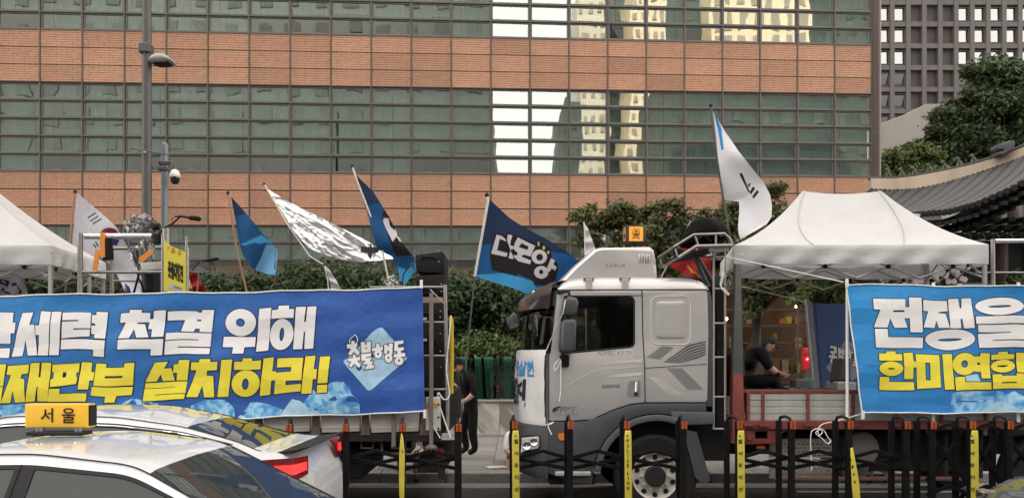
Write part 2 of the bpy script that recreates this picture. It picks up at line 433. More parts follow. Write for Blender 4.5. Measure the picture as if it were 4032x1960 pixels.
# mullions and transoms stand proud of panes and panels
for k in range(K0, K1 + 1):
    z0, z1 = 0.15, 13.63
    MB().box((k * FW, .0, (z0 + z1) / 2), (.03, .07, z1 - z0)).build('mullion', M_frame, bld)
for kind, zs in ZR:
    for j, z in enumerate(zs[:-1]):
        t = .022 if kind == 'b' and j else .036
        mb = MB(); L = (K1 - K0) * FW; xm = (K0 + K1) / 2 * FW
        mb.box((xm, .012, z + SH * (K0 + K1) / 2), (L, .062 if t < .03 else .085, t), rot=(0, -math.atan(SH / FW), 0))
        mb.build('transom', mat('joint_brown', (.05, .028, .02), .7) if kind == 'b' else M_frame, bld)
# blinds and rooms behind the glass
dark_bottom = {(2, 0), (2, 6), (2, -1), (2, 3)}
for s, (kind, zs) in enumerate(ZR):
    if kind != 'w': continue
    zb, zt = zs[0] + SH * 8, zs[-1] + SH * 10
    MB().box(((K0 + K1) / 2 * FW, 1.4, (zb + zt) / 2), ((K1 - K0) * FW, .1, zt - zb + .3)).build('room_wall', M_dark, bld)
    MB().box(((K0 + K1) / 2 * FW, .75, zt + .03 + .12), ((K1 - K0) * FW, 1.2, .06)).build('room_ceiling', mat('ceiling_tile', (.3, .3, .28), .9), bld)
    MB().box(((K0 + K1) / 2 * FW, .75, zb - .03 - .1), ((K1 - K0) * FW, 1.2, .06)).build('room_floor', M_dark, bld)
    for k in range(K0, K1):
        r = random.random(); zk = SH * (k + .5)
        drop = 0.02 if (r < .45 or s == 4) else (.50 if r < .8 else .62)
        if s == 0: drop = .03 if r < .6 else .5
        if s == 2: drop = .02 if (k >= 12 or k in (-1, 1, 8)) else (.50 if r < .7 else .6)
        a, b = zs[0] + drop + zk, zs[-1] + zk
        split = random.random()
        parts = [(0, 1)] if split < .35 else ([(0, .22), (.24, 1)] if split < .55 else ([(0, .5), (.52, 1)] if split < .8 else [(0, .78), (.8, 1)]))
        for q, (u0, u1) in enumerate(parts):
            dz = random.choice((0, 0, 0, .06, .2)) if drop > .1 else 0
            m = M_blind2 if random.random() < .3 else M_blind
            mb = MB(); n = max(3, int((u1 - u0) * 14))
            pts = [[(k * FW + FW * (u0 + (u1 - u0) * i / n), .2 + (.012 if i % 2 else -.012) * (2.2 if m is M_blind2 else .5) + (.04 if q else 0), z) for i in range(n + 1)] for z in (a + dz, b)]
            mb.grid(pts); mb.build('blind', m, bld)
        if drop > .1 and random.random() < .7:             # things left on the sill
            for q in range(random.randint(1, 3)):
                h = random.uniform(.1, .34); x = k * FW + random.uniform(.15, 1.0)
                MB().box((x, .45, zs[0] + zk + h / 2), (random.uniform(.08, .3), .2, h), ch=.01).build('office_clutter', mat('clutter_%d' % (q % 3), ((.35, .34, .32), (.16, .22, .18), (.22, .2, .19))[q % 3], .7), bld)
for (a, b, c, d_) in ((2093, 900, 2190, 930), (2245, 900, 2266, 941), (2245, 968, 2268, 986), (2070, 902, 2084, 915)):   # paper sheets posted inside the glass
    kk = lambda px: (px - 158) / (168.4 - .003645 * px); ya = 21.5 * (1 + .003645 * kk(a)); zz = lambda y: CH + (HY - y) / F * ya
    MB().box(((kk(a) + kk(b * 0 + c)) / 2 * FW, .07, (zz(b) + zz(d_)) / 2), ((kk(c) - kk(a)) * FW, .004, zz(b) - zz(d_))).build('posted_sheet', mat('posted_paper', (.8, .8, .8), .8), bld)
# ground floor: brown framed shop front with warm lit shelves
M_wood = mat('shop_wood', (.20, .105, .055), .6, var=.3, scale=3, streak=True)
M_bfr = mat('brown_frame', (.06, .04, .03), .5, .2)
M_shop = glass('shop_glass', (.80, .82, .80), .14, wob=.002, wscale=1.5)
GP = MB().box((0, 0, 0), (FW - .07, .008, .475)).mesh('pane', M_shop)
for k in range(K0, K1):
    for j in range(9):
        z = .15 + j * .4978 + .25 + SH * (k + .5)
        link('pane', GP, bld, at=((k + .5) * FW, .03, z), rot=(R(random.uniform(-.1, .1)), 0, R(random.uniform(-.1, .1))))
for j in range(9):
    MB().box(((K0 + K1) / 2 * FW, .012, .15 + j * .4978 + SH * 8.5), ((K1 - K0) * FW, .06, .05), rot=(0, -math.atan(SH / FW), 0)).build('transom', M_bfr, bld)
MB().box(((K0 + K1) / 2 * FW, 3.4, 2.4), ((K1 - K0) * FW, .1, 4.7)).build('shop_back_wall', M_wood, bld)
MB().box(((K0 + K1) / 2 * FW, 1.8, 4.55), ((K1 - K0) * FW, 3.2, .08)).build('shop_ceiling', mat('shop_ceiling', (.28, .2, .14), .8), bld)
MB().box(((K0 + K1) / 2 * FW, 1.8, .12), ((K1 - K0) * FW, 3.2, .06)).build('shop_floor', M_wood, bld)
M_book = [mat('shelf_goods_%d' % i, c, .7) for i, c in enumerate(((.45, .20, .08), (.55, .45, .30), (.15, .1, .08), (.5, .5, .45), (.6, .5, .06)))]
for k in range(K0, K1):
    for j in range(4):
        MB().box(((k + .5) * FW, 2.2, .55 + j * .8), (FW * .96, .4, .04)).build('shelf', M_wood, bld)
        x = k * FW + .1
        while x < (k + 1) * FW - .2:
            w = random.uniform(.08, .26); h = random.uniform(.15, .5)
            if random.random() < .75: MB().box((x + w / 2, 2.15, .58 + j * .8 + h / 2), (w, .28, h)).build('shelf_goods', random.choice(M_book), bld)
            x += w + random.uniform(.02, .2)
    if 1:
        MB().sphere(((k + .5) * FW, 1.3, 3.9 - .4 * (k % 3)), .055, 10, 6).build('lamp_bulb', emis('warm_bulb', (1, .62, .28), 28), bld)
# storeys above the frame, corner column and core
M_up = mat('upper_terracotta', C_T, .8, var=.1); M_upg = mat('upper_glazing', (.05, .06, .058), .15)
MB().box(((K0 + K1) / 2 * FW - 20, 17.2, 54.6), ((K1 - K0) * FW + 40, 34, 81.5)).build('upper_storeys', M_upg, bld)  # unseen mass, extended to the left to keep the street in shade
for s in range(20):
    MB().box(((K0 + K1) / 2 * FW, -.06, 13.9 + .25 + s * 4.0 + .75), ((K1 - K0) * FW, .12, 1.5)).build('spandrel', M_up, bld)
MB().box(((K0 + K1) / 2 * FW - 20, 18.5, 7), ((K1 - K0) * FW + 40, 30, 13.7)).build('core', M_up, bld)  # carried on leftwards out of view for the same shade
MB().tube([(K1 * FW + .17, .1, .15), (K1 * FW + .17, .1, 60)], .17, 20).build('corner_column', mat('corner_column', (.075, .052, .043), .45, .3, var=.15, scale=3), bld, smooth=40)
for z in (3.3, 5.2, 6.9, 8.7, 10.5, 12.8): MB().tube([(K1 * FW + .17, .1, z), (K1 * FW + .17, .1, z + .025)], .175, 20).build('column_joint', M_frame, bld)

# ================================================================== TOWERS ACROSS THE ROAD (mirrored in the glass)
NV = Vector((math.sin(FA), -math.cos(FA), 0))
def refl(v):
    v = Vector(v); d = (v - FO).dot(NV); return v - 2 * d * NV
def tower(name, label, a, b, D, H, wall, win, bw, bh, depth=22, tops=None, rib=False, z0=0):
    xa, xb = (a - CX) / F * D, (b - CX) / F * D
    base = refl(((xa + xb) / 2, D + depth / 2, 0)); t = thing(name, label, 'tower', (base.x, base.y, 0), 'towers across the road')
    def bx(x0, x1, y0, y1, zz0, zz1):
        mb = MB(); c = [refl((x, y, z)) for x in (x0, x1) for y in (y0, y1) for z in (zz0, zz1)]
        mb.add(c, [(0, 1, 3, 2), (4, 6, 7, 5), (0, 4, 5, 1), (2, 3, 7, 6), (0, 2, 6, 4), (1, 5, 7, 3)]); return mb
    if tops:
        mb = MB(); c = []
        for (z, s) in tops:
            xm = (xa + xb) / 2; h = (xb - xa) / 2 * s
            c.append([refl((xm - h, D, z)), refl((xm + h, D, z)), refl((xm + h, D + depth, z)), refl((xm - h, D + depth, z))])
        mb.grid(c, closed_u=True); mb.add(c[-1], [(0, 1, 2, 3)]); w = mb.build('wall', wall, t)
        fixn(w.data)
    else:
        w = bx(xa, xb, D, D + depth, z0, H).build('wall', wall, t); fixn(w.data)
    n = max(1, int((xb - xa) / bw)); m = int((H - 2) / bh); pw = (xb - xa) / n
    mb = MB()
    for j in range(m):
        z = 2 + j * bh
        sc_ = np.interp(z, [q[0] for q in tops], [q[1] for q in tops]) if tops else 1
        for i in range(n):
            x = xa + pw * (i + .5); x = (xa + xb) / 2 + (x - (xa + xb) / 2) * sc_
            f = .80 if rib else .45
            q = bx(x - pw * .22 * sc_, x + pw * .22 * sc_, D - .12, D + .3, z, z + bh * f); mb.add(q.v, q.f)
    o = mb.build('window_grid', win, t); o['kind'] = 'stuff'
    return t
M_cr = mat('tower_cream', (.62, .50, .36), .8, var=.08); M_be = mat('tower_beige', (.50, .44, .36), .8, var=.1)
M_dk = mat('tower_dark_glass', (.030, .034, .034), .5, var=.3, scale=.2); M_tw = mat('tower_window', (.26, .21, .16), .5); M_gr = mat('tower_grey', (.055, .056, .055), .8, var=.2, scale=.1)
tower('tower_block', 'broad dark glass tower mirrored in the left windows', -900, 1915, 105, 58, M_dk, M_gr, 4, 4, tops=[(0, 1.03), (58, 1.0)])
tower('tower_block', 'slim beige tower with square windows mirrored beside the bright sky', 2288, 2385, 122, 62, M_be, M_tw, 1.3, 2.2, tops=[(0, .96), (62, 1.05)])
tower('tower_block', 'tapered cream tower mirrored in the middle windows', 2455, 2660, 118, 62, M_cr, M_tw, 2.0, 2.6, tops=[(0, 1.1), (26, 1.0), (50, .62), (62, .6)])
tower('tower_block', 'low grey roof line mirrored at the foot of the bright sky', 1880, 2225, 110, 28, M_gr, M_dk, 3, 3.5)
tower('tower_block', 'low dark block mirrored under the bright sky', 2212, 2290, 95, 34, M_dk, M_gr, 3, 3.5)
tower('tower_block', 'dark slab between the beige and the cream tower', 2385, 2470, 130, 66, M_dk, M_gr, 3, 3.5)
tower('tower_block', 'wide dark block mirrored in the right windows', 2640, 4300, 92, 38.5, M_dk, M_gr, 3, 3.5)
tower('tower_block', 'ribbed cream tower mirrored above the dark block', 2790, 3185, 122, 62, M_cr, M_tw, 2.2, 4, rib=True)
tower('tower_block', 'tall dark tower mirrored left of the ribbed one', 2660, 2775, 128, 66, M_dk, M_gr, 3, 3.5)
tower('tower_block', 'tall grey tower at the end of the row', 3260, 4400, 135, 82, M_gr, M_dk, 3, 3.5)

# ================================================================== FAR GREY BUILDING, CONCRETE STAIR WALL
D2 = 110.0
t = thing('grid_building', 'grey concrete building with a deep grid of bright windows', 'building', (P(3750, 0, D2).x, D2 + 10, 0))
M_gc = mat('grey_concrete', (.10, .091, .089), .85, var=.12, scale=.25, bump=.2, bscale=4)
M_gp = mat('grey_panel', (.066, .058, .057), .85, var=.12, scale=.4)
s_ = D2 / F
MB().box((P(3950, 0, D2).x + 2, D2 + 10, 32), (62, 18, 64)).build('wall', M_gp, t)
M_gw = glass('grid_window', (.25, .28, .28), .34, wob=.004, wscale=.8)
x = 3400; col = 0
VX = [3392 + i * 63.2 for i in range(18)]; HYs = [-500 + i * 85.8 for i in range(20)]
for vx in VX:
    MB().box((P(vx, 0, D2).x, D2 + .75, 32), (17 * s_, .9, 64)).build('pier', M_gc, t)
for hy in HYs:
    if P(0, hy, D2).z > 1: MB().box((P(3930, 0, D2).x, D2 + .9, P(0, hy + 76, D2).z), (1150 * s_, 1.0, 19 * s_)).build('band', M_gc, t)
GWm = MB().box((0, 0, 0), (42 * s_, .06, 49 * s_)).mesh('pane', M_gw)
GFm = ring(46 * s_, 56 * s_, 3 * s_, .3, M_gc, 'window')
for i, vx in enumerate(VX[:-1]):
    if i in (3, 4, 5) or vx < 3380: continue
    for hy in HYs[2:15]:
        c = P(vx + 31.6, hy + 33, D2)
        if c.z < 3: continue
        w = link('window', GFm, t, at=Vector((c.x, D2 + .85, c.z)) - org(t)); link('pane', GWm, w, at=(0, .05, -.1), rot=(R(random.uniform(-.3, .3) + (-1.0 if hy < 215 else 14.0)), 0, R(random.uniform(-.3, .3))))
D3 = 46.0
t = thing('stair_wall', 'slanted pale concrete wall with a glass balustrade beside the tower', 'wall', (P(3650, 0, D3).x, D3, 0))
pl = [(3462, 490), (3560, 452), (3648, 410), (3790, 408), (3790, 1300), (3462, 1300)]
MB().prism([(P(a, b, D3).x, P(a, b, D3).z) for a, b in pl], D3, D3 + 4, ch=.03).build('wall', mat('pale_concrete', (.30, .285, .27), .85, var=.10, scale=.8, bump=.2, bscale=10, streak=True), t)
M_bal = glass('balustrade_glass', (.7, .8, .76), .2)
for i in range(7):
    a, b = 3475 + i * 32, 3475 + (i + 1) * 32 - 2
    f = lambda q: 620 - (q - 3475) * .27
    MB().prism([(P(a, f(a), D3 - .6).x, P(a, f(a), D3 - .6).z), (P(b, f(b), D3 - .6).x, P(b, f(b), D3 - .6).z), (P(b, f(b) + 60, D3 - .6).x, P(b, f(b) + 60, D3 - .6).z), (P(a, f(a) + 60, D3 - .6).x, P(a, f(a) + 60, D3 - .6).z)], D3 - .62, D3 - .6).build('balustrade_panel', M_bal, t)
MB().tube([P(3470, 620, D3 - .6), P(3700, 558, D3 - .6)], .05).build('handrail', M_frame, t)
MB().prism([(P(q, r_, D3 - .7).x, P(q, r_, D3 - .7).z) for q, r_ in ((3470, 680), (3700, 618), (3700, 1300), (3470, 1300))], D3 - .9, D3 - .3).build('parapet', M_gc, t)

# ================================================================== PLANTER WITH MARBLE WALL AND GLASS SCREEN
DW = 16.7
M_mar = mat('veined_marble', (.50, .47, .43), .45, var=.0)
nt = M_mar.node_tree; b_ = nt.nodes['Principled BSDF']; tc = nt.nodes.new('ShaderNodeTexCoord'); m0 = nt.nodes.new('ShaderNodeMapping'); m0.inputs['Rotation'].default_value = (0, R(38), 0); mp = nt.nodes.new('ShaderNodeMapping'); mp.inputs['Scale'].default_value = (2.6, 2.2, .6); nt.links.new(m0.outputs[0], mp.inputs[0])
oi = nt.nodes.new('ShaderNodeObjectInfo'); ad = nt.nodes.new('ShaderNodeVectorMath'); ad.operation = 'ADD'; ml = nt.nodes.new('ShaderNodeMath'); ml.operation = 'MULTIPLY'; ml.inputs[1].default_value = 37
nz = nt.nodes.new('ShaderNodeTexNoise'); nz.inputs['Scale'].default_value = 1.6; nz.inputs['Detail'].default_value = 8; nz.inputs['Distortion'].default_value = .8
rp = nt.nodes.new('ShaderNodeValToRGB'); rp.color_ramp.elements[0].position = .40; rp.color_ramp.elements[1].position = .62
rp.color_ramp.elements[0].color = (.20, .175, .15, 1); rp.color_ramp.elements[1].color = (.46, .44, .41, 1)
nt.links.new(oi.outputs['Random'], ml.inputs[0]); nt.links.new(tc.outputs['Object'], m0.inputs[0]); nt.links.new(mp.outputs[0], ad.inputs[0]); nt.links.new(ml.outputs[0], ad.inputs[1]); nt.links.new(ad.outputs[0], nz.inputs['Vector']); nt.links.new(nz.outputs['Fac'], rp.inputs[0]); nt.links.new(rp.outputs[0], b_.inputs['Base Color'])
t = thing('planter_wall', 'low planter wall faced with veined marble slabs under the hedge', 'wall', (-1.5, DW, .15))
MB().box((-2, DW + .3, .53), (21, .5, .76)).build('core', M_gc, t)
ms = MB().box((0, 0, 0), (.635, .04, .70), ch=.006).mesh('marble_slab', M_mar)
for i in range(33):
    link('marble_slab', ms, t, at=Vector((-12.2 + i * .645, DW + .03, .58)) - org(t))
MB().box((-2, DW + .28, .945), (21.1, .62, .05), ch=.01).build('coping', M_kerb, t)
MB().box((-2, DW - .03, .19), (21.1, .14, .09), ch=.01).build('plinth', M_kerb, t)
t = thing('glass_screen', 'dark green glass screen standing on the marble planter wall', 'screen', (-.8, DW + .25, .97))
M_gs = glass('screen_glass', (.74, .88, .82), .02)
for i in range(5):
    MB().box((-2.35 + i * .82, DW + .1, 1.44), (.8, .014, .92)).build('pane', M_gs, t)
M_gpn = mat('green_panel', (.10, .24, .175), .55, var=.1)
for (a, b, c, d_) in ((1795, 1840, 1802, 1850), (1868, 1905, 1875, 1915), (1893, 1942, 1905, 1942), (1982, 2014, 1984, 2022), (2050, 2090, 2056, 2096)):
    q = DW + .15
    MB().prism([(P(x, y, q).x, P(x, y, q).z) for x, y in ((a, 1405), (b, 1405), (d_, 1574), (c, 1574))], q, q + .05, ch=.005).build('green_panel', M_gpn, t)
for px in (1960, 2062):
    MB().tube([P(px, 1400, DW + .2), P(px, 1576, DW + .2)], .022).build('post', M_frame, t)

# ================================================================== HEDGE, TREES
M_ivy = leafmat('ivy_leaf', (.028, .050, .022), (.095, .145, .062)); M_map = leafmat('maple_leaf', (.05, .062, .025), (.175, .18, .075))
M_dkl = leafmat('dark_leaf', (.024, .046, .02), (.10, .145, .06)); M_sh = leafmat('shrub_leaf', (.04, .07, .02), (.17, .22, .065))
M_bark = mat('bark', (.055, .042, .034), .9, var=.3, scale=10, bump=.6, bscale=30, streak=True)
def hedge_row(name, label, x0, x1, D, topf, n, leaf, size=.1, zb=.95, dy=.8):
    t = thing(name, label, 'hedge', ((x0 + x1) / 2, D + .4, .14)); cl = []
    A = 0
    for i in range(n):
        x = random.uniform(x0, x1); zt = topf(x); z = zb + (zt - zb) * random.random() ** .7
        r = random.uniform(.25, .5); z = min(z, zt - r * .6)
        cl.append((x, D + random.uniform(0, dy), max(z, zb), r * 1.25, r, r, int(230 * r / .35)))
    leaves('foliage', cl, leaf, t, size)
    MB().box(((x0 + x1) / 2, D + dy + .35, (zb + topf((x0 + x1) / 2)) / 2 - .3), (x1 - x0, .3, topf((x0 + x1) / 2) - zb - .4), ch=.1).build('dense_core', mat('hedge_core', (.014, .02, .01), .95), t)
    mb = MB()
    for i in range(int((x1 - x0) * 2)):
        x = x0 + (i + .5) / 2; mb.tube([(x, D + dy, .3), (x + random.uniform(-.2, .2), D + dy * .5, 1.6), (x + random.uniform(-.4, .4), D + .3, min(2.8, topf(x) - .3))], [.03, .022, .01], 5)
    mb.build('stems', M_bark, t)
    return t
zt = lambda py, D: CH + (HY - py) / F * D
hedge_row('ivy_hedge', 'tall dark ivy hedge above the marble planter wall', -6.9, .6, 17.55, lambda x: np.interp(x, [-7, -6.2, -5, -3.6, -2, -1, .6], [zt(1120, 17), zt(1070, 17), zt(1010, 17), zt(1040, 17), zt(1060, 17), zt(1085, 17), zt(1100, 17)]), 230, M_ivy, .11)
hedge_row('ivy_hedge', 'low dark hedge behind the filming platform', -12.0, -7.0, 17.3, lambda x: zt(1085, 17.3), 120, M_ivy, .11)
t = thing('shrub', 'light green low shrub in front of the ivy beside the glass screen', 'shrub', (-.6, 16.98, .97))
leaves('foliage', [(random.uniform(-1.3, .35), 17.18 + random.uniform(0, .2), random.uniform(1.9, 2.25), .3, .18, .2, 170) for i in range(22)], M_sh, t, .085)
mb = MB(); [mb.tube([(x, 17.0, .9), (x + .1, 17.0, 1.9)], .012, 5) for x in np.linspace(-1.2, .3, 9)]; mb.build('stems', M_bark, t)

def limb(mb, a, b, r0, r1, n=6, wob=.06):
    a, b = Vector(a), Vector(b); pts = []; L = (b - a).length
    for i in range(n + 1):
        t_ = i / n; pts.append(a.lerp(b, t_) + Vector((random.uniform(-1, 1), random.uniform(-1, 1), random.uniform(-.4, .4))) * wob * L * math.sin(math.pi * t_) * .6)
    mb.tube(pts, [r0 + (r1 - r0) * i / n for i in range(n + 1)], 8); return pts
def tree(name, label, base, fork, clumps, leaf, size, r=.1, cat='tree', group=None, per=420, sc=1.0):
    clumps = [(a_, b_, c_, d_ * sc) for a_, b_, c_, d_ in clumps]
    t = thing(name, label, cat, base, group); mb = MB(); limb(mb, base, fork, r, r * .75)
    for (x, y, z, rr) in clumps: limb(mb, fork, (x, y, z), r * .55, r * .1)
    mb.build('trunk', M_bark, t, smooth=60)
    cl = []
    for (x, y, z, rr) in clumps:
        for i in range(7):
            q = rr * random.uniform(.4, .75); cl.append((x + random.uniform(-1, 1) * rr, y + random.uniform(-.7, .7) * rr, z + random.uniform(-.6, .7) * rr, q * 1.2, q, q * .7, int(per * q / .4)))
    leaves('crown', cl, leaf, t, size); return t
def C(px, py, D, r): p = P(px, py, D); return (p.x, p.y, p.z, r)
D = 18.0
tree('maple_tree', 'green maple tree behind the silver cab and the metro sign', (3.2, 18.2, .14), P(2560, 1230, 18.2),
     [C(2310, 850, D, .45), C(2380, 835, D, .5), C(2450, 855, D, .5), C(2540, 870, D, .5), C(2620, 850, D, .55), C(2700, 880, D, .5), C(2330, 930, D, .4), C(2420, 950, D, .5), C(2560, 960, D, .6), C(2660, 960, D, .6), C(2390, 1020, D, .45), C(2740, 960, D, .5), C(2600, 1030, D, .5), C(2480, 1040, D, .5)], M_map, .10, .11, per=250, sc=.72)
tree('maple_tree', 'green maple tree behind the white flag and the tent', (5.8, 18.5, .14), P(2985, 1240, 18.4),
     [C(2800, 870, D, .45), C(2870, 830, D, .45), C(2930, 800, D, .5), C(3010, 780, D, .5), C(3060, 850, D, .6), C(2960, 900, D, .6), C(2840, 960, D, .6), C(3120, 900, D, .6), C(2990, 1000, D, .6), C(3080, 1130, D, .5), C(2980, 1160, D, .45), C(2920, 1120, D, .45), C(3200, 1000, D, .6), C(2950, 1230, D, .3)], M_map, .10, .13, per=250, sc=.72)
tree('maple_tree', 'low fresh green maple behind the blue banner', (7.4, 17.2, .14), P(3260, 1260, 17.2),
     [C(3200, 1150, 17, .35), C(3270, 1120, 17, .4), C(3330, 1140, 17, .4), C(3250, 1180, 17, .35), C(3380, 1130, 17, .45), C(3340, 1190, 17, .35)], M_sh, .095, .07)
tree('shade_tree', 'large dark tree rising behind the tiled pavilion roof', (21.5, 31, .14), P(3960, 700, 31),
     [C(3800, 420, 31, 1.0), C(3880, 330, 31, .9), C(3960, 310, 31, 1.0), C(4040, 330, 31, 1.0), C(3740, 500, 31, .9), C(3840, 520, 31, 1.2), C(3940, 440, 31, 1.2), C(4030, 460, 31, 1.2), C(3700, 560, 31, .8), C(3780, 610, 31, 1.0), C(3900, 590, 31, 1.1), C(4000, 570, 31, 1.1), C(3690, 640, 31, .8), C(3790, 690, 31, 1.0), C(3900, 690, 31, 1.0), C(4090, 400, 31, 1.1)], M_dkl, .17, .3, per=560, sc=.8)
tree('shade_tree', 'small bright green tree beside the brown corner column', (15.0, 31, .14), P(3560, 720, 30),
     [C(3500, 650, 30, .7), C(3560, 640, 30, .7), C(3620, 660, 30, .7), C(3530, 700, 30, .8), C(3600, 700, 30, .8)], M_sh, .17, .15)
t = thing('flowering_shrub', 'shrub with pale pink flowers behind the tent legs', 'shrub', (10.0, 16.4, .14))
leaves('foliage', [(random.uniform(8.2, 11.8), 16.4 + random.uniform(-.3, .3), random.uniform(1.0, zt(1075, 16.4) - .2), .4, .3, .35, 260) for i in range(46)], M_dkl, t, .1)
mb = MB(); [mb.tube([(x, 16.5, .14), (x + .1, 16.4, 3.2)], .02, 5) for x in np.linspace(8.4, 11.6, 10)]; mb.build('stems', M_bark, t)
M_fl = mat('pale_pink_petal', (.62, .48, .55), .7)
for i in range(26):
    px, py = random.uniform(3535, 3800), random.uniform(1072, 1118); c = P(px, py, 15.95); mb = MB()
    for q in range(5):
        a = q * 1.2566; mb.sphere(c + Vector((math.cos(a) * .035, -.01, math.sin(a) * .035)), (.032, .012, .032), 8, 4)
    mb.build('flower', M_fl, t)

# ================================================================== SILVER LORRY (cab, red flat bed)
M_sil = mat('silver_paint', (.50, .49, .495), .30, .35, var=.05, scale=2.5, coat=.5)
M_dkp = mat('dark_grey_plastic', (.05, .055, .064), .5, var=.12, scale=6)
M_blk = mat('black_rubber', (.016, .016, .017), .75, var=.2, scale=14, bump=.15)
M_blkp = mat('black_plastic', (.014, .014, .016), .45, var=.15)
M_red = mat('red_oxide_paint', (.15, .032, .026), .6, var=.28, scale=7, bump=.1)
M_alu = mat('dull_aluminium', (.42, .425, .40), .5, .35, var=.12, scale=5, streak=True)
M_gal = mat('galvanised_pipe', (.30, .29, .28), .42, .6, var=.2, scale=14)
M_chr = mat('chrome', (.75, .75, .76), .12, 1.0, var=.0)
M_org = mat('orange_reflector', (.36, .075, .015), .3, var=.1)
M_amb = mat('amber_lens', (.65, .20, .03), .25, var=.05)
M_wht = mat('white_cord', (.72, .72, .70), .8, var=.05)
M_rust = mat('weathered_steel', (.11, .095, .08), .7, .2, var=.35, scale=9)
M_chs = mat('chassis_black', (.022, .021, .021), .7, var=.3, scale=8)
DT = 9.0; k3 = DT / F
def X(px, d=DT): return (px - CX) / F * d
def Zp(py, d=DT): return CH + (HY - py) / F * d
def XZ(pts, d=DT): return [(X(a, d), Zp(b, d)) for a, b in pts]
lorry = thing('flatbed_lorry', 'silver cab lorry with a red framed flat bed', 'lorry', (X(2900), 10.2, 0))
L = lorry
Y0, Y1 = DT, DT + 2.36; YC = (Y0 + Y1) / 2
# side panels (near and far), with a door window opening
side = [(2160, 1656), (2160, 1400), (2167, 1380), (2193, 1146), (2205, 1141), (2780, 1138), (2786, 1150), (2790, 1300), (2786, 1570), (2780, 1583), (2540, 1583), (2480, 1590), (2411, 1613), (2354, 1639), (2315, 1651), (2239, 1656)]
win = [(2224, 1168), (2478, 1166), (2491, 1171), (2497, 1185), (2497, 1350), (2492, 1361), (2480, 1366), (2240, 1388), (2208, 1387), (2204, 1378), (2213, 1240)]
for ya in (Y0, Y1 - .05): MB().prism(XZ(side), ya, ya + .05, [XZ(win)], ch=.012).build('cab_side', M_sil, L, smooth=30)
# back wall, roof
bw = MB(); bw.box((X(2772), YC, (Zp(1140) + Zp(1583)) / 2), (.05, 2.28, Zp(1140) - Zp(1583))); bw.build('cab_back', M_sil, L)
mb = MB()
for i, (yy, zz) in enumerate(((Y0 + .004, 1140), (Y0 + .012, 1118), (Y0 + .05, 1104), (Y0 + .13, 1097), (YC, 1093), (Y1 - .13, 1097), (Y1 - .05, 1104), (Y1 - .012, 1118), (Y1 - .004, 1140))):
    pass
sec = [(Y0 + .002, 0), (Y0 + .012, .09), (Y0 + .05, .135), (Y0 + .13, .155), (YC, .165), (Y1 - .13, .155), (Y1 - .05, .135), (Y1 - .012, .09), (Y1 - .002, 0)]
rows = []
zb_ = Zp(1141)
for (px, k, dz) in ((2196, .12, .0), (2215, .6, .0), (2245, .86, 0), (2300, 1, 0), (2500, 1.03, 0), (2690, 1, 0), (2735, .93, 0), (2765, .72, 0), (2786, .35, 0), (2792, 0, 0)):
    rows.append([(X(px), y, zb_ + z * k) for y, z in sec])
mb.grid(rows); mb.build('roof', M_sil, L, smooth=50)
# roof gutter strips / brackets of the spoiler
for px in (2306, 2449):
    MB().box((X(px + 13), Y0 - .002, Zp(1118)), (27 * k3, .022, 44 * k3), ch=.004).build('spoiler_bracket', mat('bracket_alu', (.55, .53, .47), .4, .6), L)
    mb = MB(); mb.box((X(px + 13), Y0 + .05, Zp(1094)), (42 * k3, .12, 8 * k3), ch=.006); [mb.tube([(X(px + 13 + q), Y0 + .0, Zp(1092)), (X(px + 13 + q), Y0 + .0, Zp(1080))], .008, 6) for q in (-5, 5)]
    mb.build('spoiler_bolt', M_gal, L)
MB().tube([(X(2195), Y0 - .006, Zp(1141)), (X(2785), Y0 - .006, Zp(1139))], .006, 6).build('gutter_seam', M_blkp, L)
# seams
def seam(pts, r=.0045, name='seam'):
    MB().tube([(X(a), Y0 - .0015, Zp(b)) for a, b in pts], r, 6).build(name, M_blkp, L)
seam([(2160, 1656), (2160, 1400), (2167, 1380), (2190, 1160)], .006, 'door_seam')
seam([(2528, 1140), (2530, 1300), (2538, 1440), (2540, 1583)], .006, 'door_seam')
seam([(2226, 1164), (2528, 1163)], .004); seam([(2540, 1448), (2783, 1432)], .004); seam([(2160, 1395), (2146, 1400), (2146, 1640)], .006)
def rrect(x0, y0, x1, y1, r, n=6):
    out = []
    for cx, cy, a0 in ((x1 - r, y0 + r, -90), (x1 - r, y1 - r, 0), (x0 + r, y1 - r, 90), (x0 + r, y0 + r, 180)):
        out += [(cx + r * math.cos(R(a0 + 90 * i / n)), cy + r * math.sin(R(a0 + 90 * i / n))) for i in range(n + 1)]
    return out
q = rrect(2563, 1167, 2718, 1355, 26); MB().tube([(X(a), Y0 + .002, Zp(b)) for a, b in q], .007, 6, closed=True).build('pressed_panel_edge', M_sil, L, smooth=60)
q = rrect(2582, 1186, 2700, 1330, 16); MB().prism(XZ(q), Y0 - .012, Y0 + .01, ch=.006).build('pressed_panel', M_sil, L, smooth=30)
# window glass, gasket
M_cg = glass('cab_glass', (.62, .66, .64), .015)
MB().prism(XZ(win), Y0 + .02, Y0 + .026).build('door_window', M_cg, L); MB().prism(XZ(win), Y1 - .026, Y1 - .02).build('door_window', M_cg, L)
MB().tube([(X(a), Y0 + .004, Zp(b)) for a, b in win], .012, 6, closed=True).build('window_gasket', M_blkp, L)
MB().prism(XZ(side), Y1 - .058, Y1 - .052, [XZ(win)]).build('door_lining', M_blkp, L)
MB().box((X(2762), YC, (Zp(1145) + Zp(1583)) / 2), (.02, 2.2, Zp(1145) - Zp(1583))).build('back_lining', M_blkp, L)
